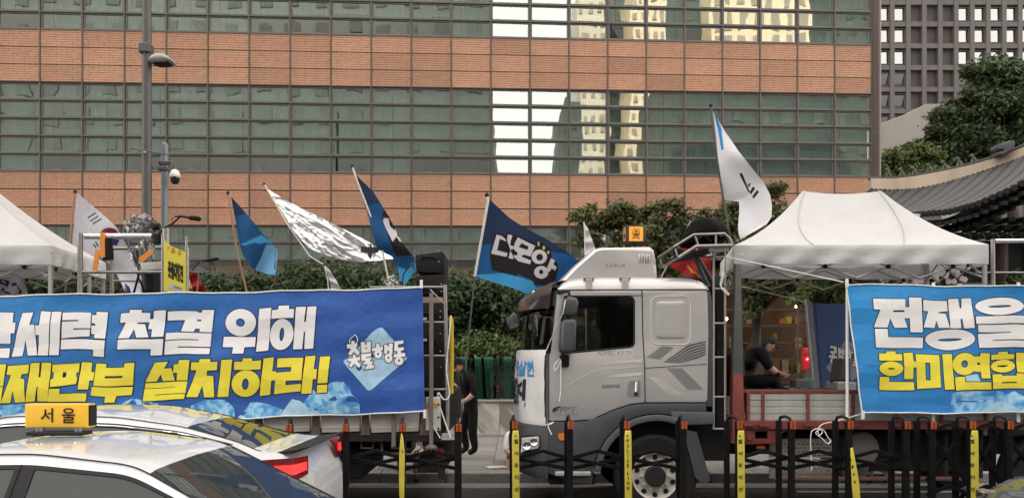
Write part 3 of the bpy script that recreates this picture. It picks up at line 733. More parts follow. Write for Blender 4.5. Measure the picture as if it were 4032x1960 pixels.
# rounded front: windscreen, front panel, visor, bumper
def front_ring(z, xc, xcor, y0=Y0 + .01, y1=Y1 - .01, n=20, e=2.6):
    out = []
    for i in range(n + 1):
        t_ = -1 + 2 * i / n; out.append((xc + (xcor - xc) * abs(t_) ** e, YC + (y1 - y0) / 2 * t_, z))
    return out
def xcor(py): return np.interp(py, [1141, 1400, 1680, 1900], [X(2192), X(2160), X(2158), X(2155)])
xc_ = lambda py: np.interp(py, [1113, 1141, 1215, 1388, 1675, 1700, 1880], [.45, .27, .145, .105, .07, -.02, -.01])
def fr(a, b, m, name, n=8, e=2.6, smooth=60):
    mb = MB(); mb.grid([front_ring(Zp(y), xc_(y), xcor(y), e=e) for y in np.linspace(a, b, n)]); return mb.build(name, m, L, smooth)
fr(1205, 1392, glass('windscreen_glass', (.70, .76, .73), .14), 'windscreen')
fr(1392, 1682, M_sil, 'front_panel')
fr(1141, 1205, M_dkp, 'windscreen_header')
mb = MB(); mb.grid([[(x - .05 * (1 if i in (1, 2, 3) else 0), y, z) for x, y, z in front_ring(Zp(yy), xx, xcor(1141) + dx, e=2.4)] for i, (yy, xx, dx) in enumerate(((1096, .50, .03), (1120, .30, 0), (1165, .13, -.02), (1212, .09, -.04)))])
mb.build('sun_visor', mat('smoked_visor', (.032, .022, .026), .18, var=.2, scale=3, coat=.6), L, 60)
for px, py in ((2105, 1155), (2088, 1180)):
    MB().box(P(px, py, 9.55), (.035, .11, .07), rot=(0, R(18), R(-24)), ch=.012).build('marker_lamp', mat('marker_lens', (.7, .66, .55), .2), L)
for py, h in ((1695, .0), ):
    rows = [[(x, y, z) for x, y, z in front_ring(Zp(yy), xc_(yy) + dx, X(2158), e=4)] for yy, dx in ((1672, .06), (1682, .0), (1760, -.03), (1850, -.01), (1880, .05), (1886, .1))]
    mb = MB(); mb.grid(rows); mb.build('front_bumper', M_dkp, L, 40)
# lower side: dark skirt with arch, step, mudguard
arc = lambda r, a0, a1, n=18: [(2585 + r * math.cos(R(a0 + (a1 - a0) * i / n)), 1877 - r * math.sin(R(a0 + (a1 - a0) * i / n))) for i in range(n + 1)]
skirt = [(2158, 1660), (2239, 1660), (2315, 1655), (2354, 1643), (2411, 1617), (2480, 1594), (2540, 1587), (2781, 1587), (2781, 1622)] + [(2700, 1622)] + arc(250, 62, 172)[1:] + [(2330, 1905), (2260, 1900), (2160, 1862)]
MB().prism(XZ(skirt), Y0 - .002, Y0 + .06, ch=.008).build('lower_skirt', M_dkp, L, 30)
MB().prism(XZ(skirt), Y1 - .06, Y1, ch=.008).build('lower_skirt', M_dkp, L, 30)
MB().prism(XZ(arc(246, 60, 175) + arc(222, 175, 60)), Y0 - .03, Y0 + .10, ch=.008).build('wheel_arch_lip', mat('blue_grey_plastic', (.075, .085, .10), .45, var=.1), L, 40)
MB().prism(XZ([(2640, 1618), (2808, 1622), (2808, 1668), (2700, 1672), (2650, 1660)]), Y0 - .015, Y0 + .10, ch=.01).build('rear_mudguard', mat('blue_grey_plastic', (.075, .085, .10), .45), L, 30)
MB().prism(XZ([(2692, 1690), (2745, 1700), (2800, 1890), (2770, 1905), (2740, 1880)]), Y0 + .02, Y0 + .45).build('mudflap', M_dkp, L)
MB().box((X(2255), Y0 - .01, Zp(1862)), (140 * k3, .06, 16 * k3), ch=.008).build('step', M_alu, L)
MB().box((X(2255), YC, Zp(1890)), (190 * k3, 2.2, 45 * k3), ch=.03).build('step_well', M_chs, L)
MB().box((X(2680), YC, Zp(1740)), (1.2, 1.9, .5)).build('engine_block', M_chs, L)
mb = MB(); mb.prism(XZ([(2198, 1706), (2225, 1702), (2228, 1730), (2205, 1732), (2197, 1720)]), Y0 - .02, Y0); mb.build('indicator', M_amb, L)
# headlight on the bumper corner
hl = [(2054, 1722), (2118, 1716), (2124, 1722), (2123, 1752), (2118, 1763), (2060, 1775), (2050, 1780)]
yh = Y0 + .09
hb = MB(); hb.prism([(X(a, yh), Zp(b, yh)) for a, b in offset_poly(hl, 4)], yh - .02, yh + .14, ch=.006); hb = hb.build('headlight_housing', M_blkp, L)
hm = MB(); hm.prism([(X(a, yh), Zp(b, yh)) for a, b in hl], yh - .03, yh - .005, ch=.005); hd_ = hm.build('headlight', mat('headlight_lens', (.80, .80, .78), .1, .5, var=.35, scale=12, coat=1.0), L)
for px, py, r_ in ((2074, 1752, .045), (2102, 1738, .042)):
    MB().lathe([(.001, .006), (r_ * .4, .0), (r_ * .8, -.004), (r_, -.012), (r_ * 1.06, -.004)], P(px, py, yh - .034), 'y', 20).build('lamp_bowl', M_chr, hd_, 50)
# front wheels
def wheel(parent, c, r, w, sgn, white, name='wheel', holes=10):
    t = MB(); c = Vector(c); s = sgn
    t.lathe([(r * .56, -w * .40 * s), (r * .66, -w * .47 * s), (r * .92, -w * .5 * s), (r * .985, -w * .42 * s), (r, -w * .25 * s), (r, w * .25 * s), (r * .985, w * .42 * s), (r * .92, w * .5 * s), (r * .6, w * .45 * s), (r * .56, w * .4 * s)], c, 'y', 40)
    to = t.build(name, M_blk, parent, 30)
    g = MB(); g.lathe([(r * .57, -w * .41 * s), (r * .56, -w * .44 * s), (r * .53, -w * .40 * s), (r * .50, -w * .26 * s), (r * .40, -w * .22 * s), (r * .33, -w * .26 * s), (r * .30, -w * .27 * s), (.001, -w * .27 * s)], c, 'y', 40)
    ro = g.build('rim', white, to, 30)
    h = MB(); h.lathe([(r * .25, -w * .27 * s), (r * .25, -w * .46 * s), (r * .22, -w * .5 * s), (.001, -w * .5 * s)], c, 'y', 24); h.build('hub', M_chs, to, 30)
    for i in range(holes):
        a = 2 * math.pi * i / holes + .31
        q = MB(); p = c + Vector((r * .45 * math.cos(a), -w * .245 * s, r * .45 * math.sin(a))); q.lathe([(.001, -.012 * s), (r * .062, -.012 * s), (r * .062, .01 * s)], p, 'y', 14); q.build('hand_hole', M_blkp, to)
        a += math.pi / holes
        q = MB(); p = c + Vector((r * .335 * math.cos(a), -w * .27 * s, r * .335 * math.sin(a))); q.lathe([(.001, -.04 * s), (r * .028, -.035 * s), (r * .03, 0)], p, 'y', 8); q.build('wheel_nut', white, to)
    return to
M_rim = mat('dirty_white_rim', (.48, .46, .42), .55, .1, var=.3, scale=9)
wheel(L, (X(2585), Y0 + .17, .5), .5, .27, 1, M_rim); wheel(L, (X(2585), Y1 - .17, .5), .5, .27, -1, M_rim)
for px in (4150, ):
    wheel(L, (X(px), Y0 + .2, .5), .5, .27, 1, M_rim); wheel(L, (X(px), Y1 - .2, .5), .5, .27, -1, M_rim)
MB().tube([(X(2585), Y0 + .2, .5), (X(2585), Y1 - .2, .5)], .06).build('front_axle', M_chs, L)
# interior
MB().box((X(2480), YC, Zp(1560)), (1.8, 2.2, .5)).build('cab_floor', M_blkp, L)
MB().box((X(2165), YC, Zp(1420)), (.30, 1.5, .42), ch=.08).build('dashboard', M_blkp, L)
MB().box((X(2480), YC, Zp(1125)), (1.9, 2.2, .03)).build('headlining', mat('headlining', (.10, .10, .10), .9), L)
M_seat = mat('seat_fabric', (.03, .027, .03), .9, var=.2)
for yy in (Y0 + .55, Y1 - .55):
    s_o = MB().box((X(2462), yy, Zp(1400)), (.22, .5, .75), rot=(0, R(12), 0), ch=.07).build('seat', M_seat, L, 40)
    MB().box((X(2485), yy, Zp(1245)), (.12, .3, .24), rot=(0, R(8), 0), ch=.05).build('headrest', M_seat, s_o, 40)
    MB().box((X(2390), yy, Zp(1490)), (.5, .5, .16), ch=.06).build('seat_cushion', M_seat, s_o, 40)
MB().prism(XZ([(2352, 1205), (2488, 1196), (2490, 1270), (2470, 1300), (2420, 1318), (2370, 1310), (2350, 1280)]), Y0 + .07, Y0 + .09, ch=.005).build('window_shade', mat('shade_fabric', (.022, .018, .021), .95), L)
MB().tube([(X(2240), Y0 + .55, Zp(1390)), (X(2252), Y0 + .55, Zp(1370))], .03).build('steering_column', M_blkp, L)
MB().tube([(X(2252) + .07 * math.sin(a), Y0 + .55 + .22 * math.cos(a), Zp(1366) + .19 * math.sin(a)) for a in np.linspace(0, 6.1, 24)], .014, 6).build('steering_wheel', M_blkp, L)
def worn_marks(box, d, m, parent, rows=1, name='worn_print', skew_=0.0, seed=3):
    """print too worn or small to read: rows of short strokes"""
    r = random.Random(seed); x0, y0, x1, y1 = box; polys = []; rh = (y1 - y0) / rows
    for k in range(rows):
        x = x0
        while x < x1 - 3:
            w = r.uniform(5, 9) * (rh / 14) ** .5; w = min(w, x1 - x)
            if r.random() < .82:
                ya, yb = y0 + k * rh + rh * .1, y0 + (k + 1) * rh - rh * .15; t_ = max(1.0, rh * .13); o_ = (x - x0) * skew_
                for q in ((x, ya, x + w * .8, ya + t_), (x + w * .75, ya, x + w * .75 + t_, yb), (x, (ya + yb) / 2, x + w * .7, (ya + yb) / 2 + t_), (x + w * .1, yb - t_, x + w * .6, yb)):
                    if r.random() < .8: polys.append([(q[0], q[1] + o_), (q[2], q[1] + o_), (q[2], q[3] + o_), (q[0], q[3] + o_)])
            x += w * 1.25
    o = sheet(polys, d, m, parent, name); o['kind'] = 'stuff'; return o
# roof spoiler
outl = [(2206, 1098), (2262, 1040), (2345, 968), (2372, 961), (2576, 958), (2592, 972), (2600, 1010), (2606, 1080), (2600, 1090), (2586, 1094)]
def spo(y, ins):
    c = (2430, 1098); return [(X(c[0] + (a - c[0]) * (1 - ins)), y, Zp(c[1] + (b - c[1]) * (1 - ins))) for a, b in outl]
mb = MB(); rows = [spo(Y0 + .17, .11), spo(Y0 + .19, .045), spo(Y0 + .30, .0), spo(Y0 + .8, -.03), spo(Y1 - .8, -.03), spo(Y1 - .3, 0), spo(Y1 - .19, .045), spo(Y1 - .17, .11)]
mb.grid(rows); mb.add(rows[0], [tuple(range(len(outl)))]); mb.add(rows[-1], [tuple(range(len(outl)))])
sp = mb.build('roof_spoiler', M_sil, L, 28)
for i in range(5):
    px = 2527 + i * 10; MB().tube([(X(px), Y0 + .168, Zp(994)), (X(px), Y0 + .160, Zp(1002)), (X(px), Y0 + .160, Zp(1020)), (X(px), Y0 + .168, Zp(1026))], .010, 8).build('vent_rib', M_sil, sp, 60)
worn_marks((2386, 1038, 2476, 1052), Y0 + .163, mat('worn_print', (.16, .15, .15), .7, var=.5, scale=60), sp)
# mirrors
def mirror(pts, y, th, name):
    o = MB().prism([(X(a, y), Zp(b, y)) for a, b in pts], y, y + th, ch=.035).build(name, M_dkp, L, 50); return o
mirror([(2222, 1178), (2240, 1165), (2272, 1172), (2279, 1190), (2272, 1235), (2250, 1246), (2222, 1236)], Y0 - .27, .22, 'mirror')
mirror([(2212, 1266), (2226, 1256), (2262, 1254), (2271, 1268), (2268, 1374), (2250, 1388), (2216, 1386), (2206, 1372)], Y0 - .27, .20, 'mirror')
MB().tube([(X(2196), Y0 + .02, Zp(1152)), (X(2236), Y0 - .16, Zp(1150)), (X(2237), Y0 - .16, Zp(1180))], .022).build('mirror_arm', M_blkp, L, 60)
MB().tube([(X(2235), Y0 - .15, Zp(1240)), (X(2216), Y0 - .15, Zp(1270)), (X(2214), Y0 - .15, Zp(1400)), (X(2216), Y0 - .02, Zp(1425))], .018).build('mirror_arm', M_blkp, L, 60)
MB().box((X(2222), Y0 - .015, Zp(1419)), (38 * k3, .06, 50 * k3), ch=.015).build('mirror_bracket', M_blkp, L)
yb = 9.75
mirror2 = MB().prism([(X(a, yb), Zp(b, yb)) for a, b in ((1992, 1258), (2022, 1226), (2046, 1246), (2052, 1270), (2040, 1288), (2008, 1300), (1996, 1280))], yb - .02, yb + .10, ch=.03).build('kerb_mirror', M_dkp, L, 50)
MB().prism([(X(a, yb), Zp(b, yb)) for a, b in ((1998, 1270), (2004, 1262), (2044, 1276), (2038, 1286), (2010, 1296))], yb - .03, yb - .018).build('mirror_glass', M_chr, mirror2)
MB().tube([P(2046, 1248, yb), P(2062, 1236, yb), P(2100, 1234, yb)], .018).build('mirror_arm', M_blkp, L, 60)
# door handle, model lettering, pressed stripes
MB().prism(XZ([(2474, 1508), (2484, 1496), (2520, 1496), (2522, 1500), (2522, 1558), (2518, 1562), (2474, 1560), (2470, 1552)]), Y0 - .004, Y0 + .004, ch=.002).build('handle_recess', mat('recess_silver', (.30, .30, .30), .4, .5), L)
MB().tube([(X(2505), Y0 - .02, Zp(1502)), (X(2502), Y0 - .03, Zp(1540))], .014).build('door_handle', M_chr, L, 60)
MB().lathe([(.001, -.02), (.022, -.018), (.024, 0)], (X(2504), Y0 - .005, Zp(1550)), 'y', 14).build('door_lock', M_chs, L)
M_prt = mat('grey_print', (.22, .22, .22), .5); M_emb = mat('chrome_badge', (.62, .62, .63), .2, .9); M_lit = mat('pale_stripe', (.60, .60, .60), .45, .3)
lettering('FOMEC 4.5', (2355, 1378, 2455, 1398), Y0 - .003, M_prt, L, .0, shear=.2, rot=1); lettering('TON', (2462, 1380, 2486, 1392), Y0 - .003, M_prt, L, shear=.2)
lettering('280PS', (2369, 1513, 2441, 1527), Y0 - .003, M_emb, L, .04, shear=.2)
lettering('FPT', (2206, 1600, 2270, 1618), Y0 - .003, M_emb, L, .05, shear=.2); lettering('4.5 TON', (2182, 1620, 2272, 1638), Y0 - .003, M_prt, L, .03, shear=.2)
sheet([[(2172, 1620), (2180, 1604), (2208, 1597), (2204, 1603), (2186, 1609), (2180, 1614)], [(2174, 1626), (2182, 1612), (2202, 1607), (2198, 1613), (2186, 1618)]], Y0 - .003, M_blkp, L, 'badge_mark')
M_st1 = mat('stripe_grey', (.115, .115, .12), .4, .4); M_st2 = mat('stripe_mid_grey', (.24, .24, .245), .4, .4)
st = []
for i in range(6): st.append([(2612 + i * 11, 1426 + i * .6), (2619 + i * 11, 1426 + i * .6), (2716 + i * 6, 1362 + i * 9.5), (2779, 1347 + i * 9.5), (2779, 1341.5 + i * 9.5), (2712 + i * 6, 1356 + i * 9.5)])
sheet(st, Y0 - .003, M_st1, L, 'side_stripe')
st = [[(2544 + i * 8, 1408 + i * 1), (2550 + i * 8, 1408 + i), (2612 + i * 7, 1362 + i * .5), (2606 + i * 7, 1362 + i * .5)] for i in range(7)]
sheet(st, Y0 - .003, M_st2, L, 'side_stripe')
st = [[(2625 + i * 9, 1448), (2631 + i * 9, 1448), (2716 + i * 9, 1533), (2710 + i * 9, 1533)] for i in range(7)]
sheet(st, Y0 - .003, M_st2, L, 'side_stripe')
st = [[(2550 + i * 8, 1480 + i), (2555 + i * 8, 1480 + i), (2640 + i * 10, 1555), (2634 + i * 10, 1555)] for i in range(6)]
sheet(st, Y0 - .003, M_lit, L, 'side_stripe')
st = [[(2370, 1437), (2400, 1424), (2530, 1412), (2530, 1425), (2410, 1432)], [(2378, 1484), (2450, 1470), (2530, 1466), (2530, 1476), (2440, 1484)]]
st += [[(2318 + i * 9, 1482 - i * 1), (2323 + i * 9, 1482 - i), (2345 + i * 9, 1460), (2340 + i * 9, 1460)] for i in range(8)]
st += [[(2218, 1523), (2338, 1455), (2400, 1449), (2530, 1440), (2530, 1443), (2400, 1453), (2342, 1459), (2230, 1521)]]
sheet(st, Y0 - .003, M_lit, L, 'side_stripe')
MB().prism(XZ([(2783, 1150), (2797, 1146), (2806, 1180), (2808, 1400), (2806, 1600), (2783, 1600)]), Y0 + .012, Y0 + .3, ch=.01).build('rear_corner_trim', M_dkp, L, 40)
# chassis
for yy in (YC - .42, YC + .42): MB().box((X(3450), yy, .80), (6.6, .09, .24)).build('chassis_rail', M_chs, L)
# ladder, intake, rack behind the cab
lad = MB()
for px in (2812, 2857): lad.tube([(X(px + (0 if px < 2830 else -3)), Y0 + .02, Zp(985)), (X(px), Y0 + .02, Zp(1010)), (X(px), Y0 + .02, Zp(1690))], .014)
for py in (1012, 1136, 1272, 1406, 1562, 1688): lad.tube([(X(2812), Y0 + .02, Zp(py)), (X(2857), Y0 + .02, Zp(py))], .013)
lad.build('ladder', M_gal, L, 60)
MB().tube([(X(2833), Y0 + .28, Zp(1120)), (X(2833), Y0 + .28, Zp(1690))], .075, 14).build('air_intake', M_blkp, L, 50)
MB().tube([(X(2872), Y0 + .42, Zp(1075)), (X(2870), Y0 + .42, Zp(1120)), (X(2872), Y0 + .42, Zp(1690))], .075, 14).build('exhaust_stack', M_dkp, L, 50)
MB().box((X(2850), YC, Zp(1400)), (.1, 2.1, 1.7)).build('bulkhead', M_chs, L)
rk = MB(); ry0, ry1 = Y0 - .12, Y0 + .8
base_pts = [(2662, 1020), (2732, 975), (2872, 972)]; top_pts = [(2644, 978), (2722, 930), (2842, 926), (2862, 945), (2872, 968)]
for yy in (ry0, ry1):
    rk.tube([(X(a), yy, Zp(b)) for a, b in base_pts], .022); rk.tube([(X(a), yy, Zp(b)) for a, b in top_pts], .015)
    for (a, b, c, d_) in ((2650, 985, 2658, 1012), (2727, 935, 2740, 972), (2808, 927, 2808, 972)): rk.tube([(X(a), yy, Zp(b)), (X(c), yy, Zp(d_))], .012)
for (a, b) in base_pts + top_pts[:3]: rk.tube([(X(a), ry0, Zp(b)), (X(a), ry1, Zp(b))], .015)
rk.build('roof_rack', M_gal, L, 60)
MB().box((X(2825), Y0 - .06, Zp(986)), (75 * k3, .05, 14 * k3)).build('rack_plate', M_alu, L)
MB().box((X(2745), Y0 + .35, Zp(992)), (.5, .8, .03), rot=(0, R(-12), 0)).build('rack_floor', M_chs, L)
for (a, b, c, d_) in ((2770, 1000, 2835, 1090), (2760, 1000, 2850, 1180)): MB().tube([(X(a), Y0 + .3, Zp(b)), (X(c), Y0 + .4, Zp(d_))], .03).build('rack_strut', M_dkp, L)
# red bed: headboard post, rails, side gates with aluminium planks
BX1 = X(4300)
MB().prism(XZ([(2886, 1470), (2924, 1470), (2936, 1740), (2925, 1745), (2884, 1745)]), Y0 - .02, Y0 + .12, ch=.008).build('headboard_post', M_red, L, 30)
MB().prism(XZ([(2896, 1040), (2916, 1040), (2925, 1470), (2887, 1470)]), Y0 - .015, Y0 + .1, ch=.006).build('headboard_post', mat('grey_post', (.075, .08, .082), .5, var=.15), L, 30)
MB().prism(XZ([(2896, 1040), (2916, 1040), (2936, 1740), (2884, 1745)]), Y1 - .1, Y1).build('headboard_post', M_red, L)
MB().box((X(2905), YC, Zp(1480)), (.06, 2.2, .5)).build('headboard', M_red, L)
for yy in (Y0 - .01, Y1 - .06):
    MB().box(((X(2930) + BX1) / 2, yy + .03, Zp(1540)), (BX1 - X(2930), .06, 14 * k3), ch=.006).build('gate_top_rail', M_red, L)
    MB().box(((X(2930) + BX1) / 2, yy + .03, Zp(1672)), (BX1 - X(2930), .09, 34 * k3), ch=.008).build('bed_sill', M_red, L)
    posts = [2945, 3003, 3180, 3356, 3530, 3705, 3880, 4055, 4230]
    for a, b in zip(posts[:-1], posts[1:]):
        for j in range(4):
            yj = 1548 + j * 27
            MB().box((X((a + b) / 2), yy + .03 + (.006 if j % 2 else 0), Zp(yj + 13)), ((b - a - 8) * k3, .035, 25.2 * k3), ch=.006).build('gate_plank', M_alu, L)
    for px in posts:
        MB().box((X(px), yy + .02, Zp(1605)), (11 * k3, .075, 120 * k3), ch=.006).build('gate_post', M_red, L)
        MB().prism(XZ([(px - 22, 1668), (px + 22, 1668), (px + 18, 1676), (px - 18, 1676)]), yy - .05, yy + .02).build('gate_hinge', M_red, L)
MB().box(((X(2930) + BX1) / 2, YC, Zp(1660)), (BX1 - X(2930), 2.24, .06)).build('bed_floor', mat('bed_plywood', (.14, .10, .07), .8, var=.2), L)
MB().prism(XZ([(2935, 1690), (3120, 1690), (3085, 1700), (3058, 1740), (3040, 1746), (2935, 1748)]), Y0 + .0, Y0 + .05, [XZ([(2974, 1697), (3024, 1697), (3024, 1726), (2974, 1726)])], ch=.005).build('bed_gusset', M_red, L, 30)
MB().lathe([(.001, -.03), (.025, -.03), (.03, 0)], (X(2950), Y0, Zp(1722)), 'y', 12).build('bed_bolt', M_red, L)
# side guard: perforated sheet with slots, lower red beam, air tank
yg = Y0 + .12
slots = []
for r_ in range(9):
    for c in range(13):
        x0 = 3050 + c * 18 + (9 if r_ % 2 else 0); y0 = 1745 + r_ * 15
        slots.append([(x0, y0), (x0 + 11, y0), (x0 + 11, y0 + 4), (x0, y0 + 4)])
for i, (a, b) in enumerate(((1726, 1800), (1806, 1882))):
    hs = [[(X(x, yg), Zp(y, yg)) for x, y in s] for s in slots if a + 6 < s[0][1] and s[2][1] < b - 4]
    MB().prism([(X(x, yg), Zp(y, yg)) for x, y in ((3030, a), (3290, a), (3290, b), (3030, b))], yg, yg + .02, hs).build('heat_shield', mat('dirty_sheet_steel', (.20, .185, .165), .55, .4, var=.3, scale=7), L)
MB().box((X(3420, yg), yg + .03, Zp(1884, yg)), (760 * k3, .08, 14 * k3), ch=.008).build('lower_guard', mat('faded_red_beam', (.11, .05, .042), .6, var=.3), L)
MB().lathe([(.001, -.35), (.20, -.33), (.215, -.28), (.215, .28), (.2, .33), (.001, .35)], (X(3430), Y0 + .55, Zp(1775)), 'y', 24).build('air_tank', mat('tank_grey', (.17, .165, .15), .5, .3), L, 40)
MB().lathe([(.001, -.35), (.17, -.33), (.18, -.28), (.18, .28), (.17, .33), (.001, .35)], (X(3430), Y0 + .75, Zp(1860)), 'y', 24).build('air_tank', mat('tank_grey', (.17, .165, .15), .5, .3), L, 40)
for px in (3320, 3600, 3760, 3900): MB().tube([(X(px), Y0 + .2, Zp(1690)), (X(px), Y0 + .2, Zp(1890))], .03, 8).build('guard_bracket', M_chs, L)
MB().box((X(3720), YC, Zp(1800)), (1.6, 1.5, .45)).build('tool_box', M_chs, L)
MB().box((X(3000), Y0 + .05, Zp(1760)), (34 * k3, .03, 12 * k3)).build('side_marker', M_org, L)

# white banner tied over the lorry's nose
ban = thing('front_banner', 'white cloth banner with blue lettering tied over the silver cab nose', 'banner', (.1, 10.2, 1.2))
def nose(p, out=.03):
    """a point of the drawing on the near half of the nose, wrapped on the curved panel"""
    return p
def nose_grid(u, v, out=.035):
    yy = 1376 + (1676 - 1376) * v; t_ = -1 + 2 * u
    ex = 0.02 * math.sin(v * 7 + u * 9) * (1 if .04 < v < .98 else 0)
    xc, xr = xc_(yy), xcor(yy) + .0
    px_ = xc + (xr - xc) * abs(t_) ** 2.6 - out - .012 * math.sin(u * 23 + v * 4) - abs(ex) * .4
    return Vector((px_, YC + (Y1 - Y0 + .0) / 2 * t_ * 1.0 - .0, Zp(yy)))
mb = MB(); mb.grid([[nose_grid(u, v) for u in np.linspace(.0, 1.0, 60)] for v in np.linspace(0, 1, 30)])
mb.build('cloth', mat('white_banner_cloth', (.66, .66, .67), .85, var=.04, bump=.3, bscale=6), ban, 80)
def wrap_text(body, u0, u1, v0, v1, m, bold):
    v, f = text_tris(body, bold); lo, hi = v.min(0), v.max(0)
    uu = u0 + (v[:, 0] - lo[0]) / (hi[0] - lo[0]) * (u1 - u0); vv = v1 + (v[:, 1] - lo[1]) / (hi[1] - lo[1]) * (v0 - v1)
    mb = MB(); mb.add([nose_grid(a, b, .043) for a, b in zip(uu, vv)], f); mb.build('lettering', m, ban)
# the front faces left, so its near end carries the end of each line
M_bl1 = mat('print_light_blue', (.05, .28, .60), .8); M_nv = mat('print_navy', (.02, .018, .06), .8)
def wrap_glyphs(body, ur, v0, v1, w, m, bold):
    for i, ch in enumerate(reversed(body)):
        b = ur + i * w; wrap_text(ch, b + w * .94, b + w * .04, v0, v1, m, bold)
wrap_glyphs('주권실현', .078, .15, .36, .1, M_bl1, .035)
wrap_glyphs('행진', .15, .40, .78, .19, M_nv, .045)
def crom(pts, n=6):
    p = [Vector(q) for q in pts]; p = [p[0] * 2 - p[1]] + p + [p[-1] * 2 - p[-2]]; out = []
    for i in range(1, len(p) - 2):
        for k in range(n):
            t_ = k / n; a, b, c, d_ = p[i - 1], p[i], p[i + 1], p[i + 2]
            out.append(.5 * (2 * b + (c - a) * t_ + (2 * a - 5 * b + 4 * c - d_) * t_ ** 2 + (3 * b - a - 3 * c + d_) * t_ ** 3))
    return out + [p[-2]]
def cord(name, pts, r=.006, m=M_wht, label=None):
    o = MB().tube(crom(pts), r, 6).build(name, m, None, 60); return tag(o, label, 'cord')
cd = cord('cord', [P(2152, 1378, 8.98), P(2165, 1345, 8.96), P(2200, 1268, 8.80), P(2216, 1230, 8.72), P(2226, 1180, 8.72)], label='thin white cord from the nose banner up to the cab mirror')
cord('cord', [P(2206, 1420, 8.9), P(2200, 1440, 8.9), P(2186, 1458, 8.9), P(2182, 1440, 8.9), P(2196, 1420, 8.9), P(2208, 1416, 8.9), P(2208, 1450, 8.9), P(2207, 1540, 8.9), P(2202, 1580, 8.9)], label='white cord knotted on the mirror bracket hanging over the cab door')
cord('cord', [P(2150, 1672, 8.94), P(2180, 1660, 8.92), P(2170, 1668, 8.92), P(2158, 1676, 8.93), P(2172, 1710, 8.9)], label='white tie cord at the lower corner of the nose banner')
cord('cord', [P(2852, 1010, 8.98), P(2848, 1060, 8.97), P(2836, 1120, 8.97), P(2848, 1135, 8.97), P(2868, 1155, 8.97), P(2866, 1160, 8.97), P(2846, 1140, 8.97), P(2840, 1125, 8.97), P(2852, 1070, 8.97)], label='white cord loop hanging on the ladder behind the cab')
cord('cord', [P(2862, 1012, 8.96), P(3050, 1052, 8.95), P(3320, 1110, 8.9)], .007, label='white guy cord from the ladder to the blue banner corner')
cord('cord', [P(2918, 1128, 9.6), P(3050, 1158, 10.2), P(3170, 1190, 11.2)], .007, mat('grey_cord', (.4, .4, .38), .8), label='grey guy cord running to the rear banner pole')
cord('cord', [P(3392, 1628, 8.86), P(3300, 1655, 8.88), P(3240, 1668, 8.9), P(3222, 1690, 8.9), P(3225, 1712, 8.9), P(3238, 1700, 8.9), P(3228, 1690, 8.9), P(3212, 1704, 8.9), P(3238, 1726, 8.9), P(3258, 1745, 8.9), P(3270, 1735, 8.9), P(3258, 1718, 8.9), P(3240, 1690, 8.9), P(3205, 1690, 8.9), P(3192, 1720, 8.9), P(3196, 1850, 8.9)], label='white cord knotted under the lower corner of the blue banner')

# ================================================================== PRINTED BANNERS
M_ink = mat('print_black_outline', (.02, .018, .02), .75); M_pw = mat('print_white', (.78, .78, .80), .75, var=.03, bump=.12, bscale=3)
M_py = mat('print_yellow', (.78, .68, .055), .75, var=.04, bump=.12, bscale=3)
def banner_mat(name, c0, c1, x0, x1, z0, z1):
    if name in MATS: return MATS[name]
    m = bpy.data.materials.new(name); m.use_nodes = True; MATS[name] = m; nt = m.node_tree; p = nt.nodes['Principled BSDF']; p.inputs['Roughness'].default_value = .6
    g = nt.nodes.new('ShaderNodeNewGeometry'); s = nt.nodes.new('ShaderNodeSeparateXYZ'); nt.links.new(g.outputs['Position'], s.inputs[0])
    a = nt.nodes.new('ShaderNodeMapRange'); a.inputs['From Min'].default_value = x0; a.inputs['From Max'].default_value = x1
    nt.links.new(s.outputs['X'], a.inputs['Value'])
    b = nt.nodes.new('ShaderNodeMapRange'); b.inputs['From Min'].default_value = z1; b.inputs['From Max'].default_value = z0; nt.links.new(s.outputs['Z'], b.inputs['Value'])
    ad = nt.nodes.new('ShaderNodeMath'); ad.operation = 'MULTIPLY_ADD'; ad.inputs[1].default_value = .35; nt.links.new(b.outputs[0], ad.inputs[0]); nt.links.new(a.outputs[0], ad.inputs[2])
    n = nt.nodes.new('ShaderNodeTexNoise'); n.inputs['Scale'].default_value = 3; n.inputs['Detail'].default_value = 7; nt.links.new(g.outputs['Position'], n.inputs['Vector'])
    ad2 = nt.nodes.new('ShaderNodeMath'); ad2.operation = 'MULTIPLY_ADD'; ad2.inputs[1].default_value = .18; nt.links.new(n.outputs['Fac'], ad2.inputs[0]); nt.links.new(ad.outputs[0], ad2.inputs[2])
    r = nt.nodes.new('ShaderNodeValToRGB'); r.color_ramp.elements[0].position = .1; r.color_ramp.elements[1].position = 1.0; r.color_ramp.elements[0].color = tuple(c0) + (1,); r.color_ramp.elements[1].color = tuple(c1) + (1,)
    nt.links.new(ad2.outputs[0], r.inputs[0]); nt.links.new(r.outputs[0], p.inputs['Base Color'])
    n2 = nt.nodes.new('ShaderNodeTexNoise'); n2.inputs['Scale'].default_value = 4; n2.inputs['Detail'].default_value = 4; nt.links.new(g.outputs['Position'], n2.inputs['Vector'])
    bp = nt.nodes.new('ShaderNodeBump'); bp.inputs['Strength'].default_value = .35; bp.inputs['Distance'].default_value = .06; nt.links.new(n2.outputs['Fac'], bp.inputs['Height']); nt.links.new(bp.outputs[0], p.inputs['Normal'])
    return m
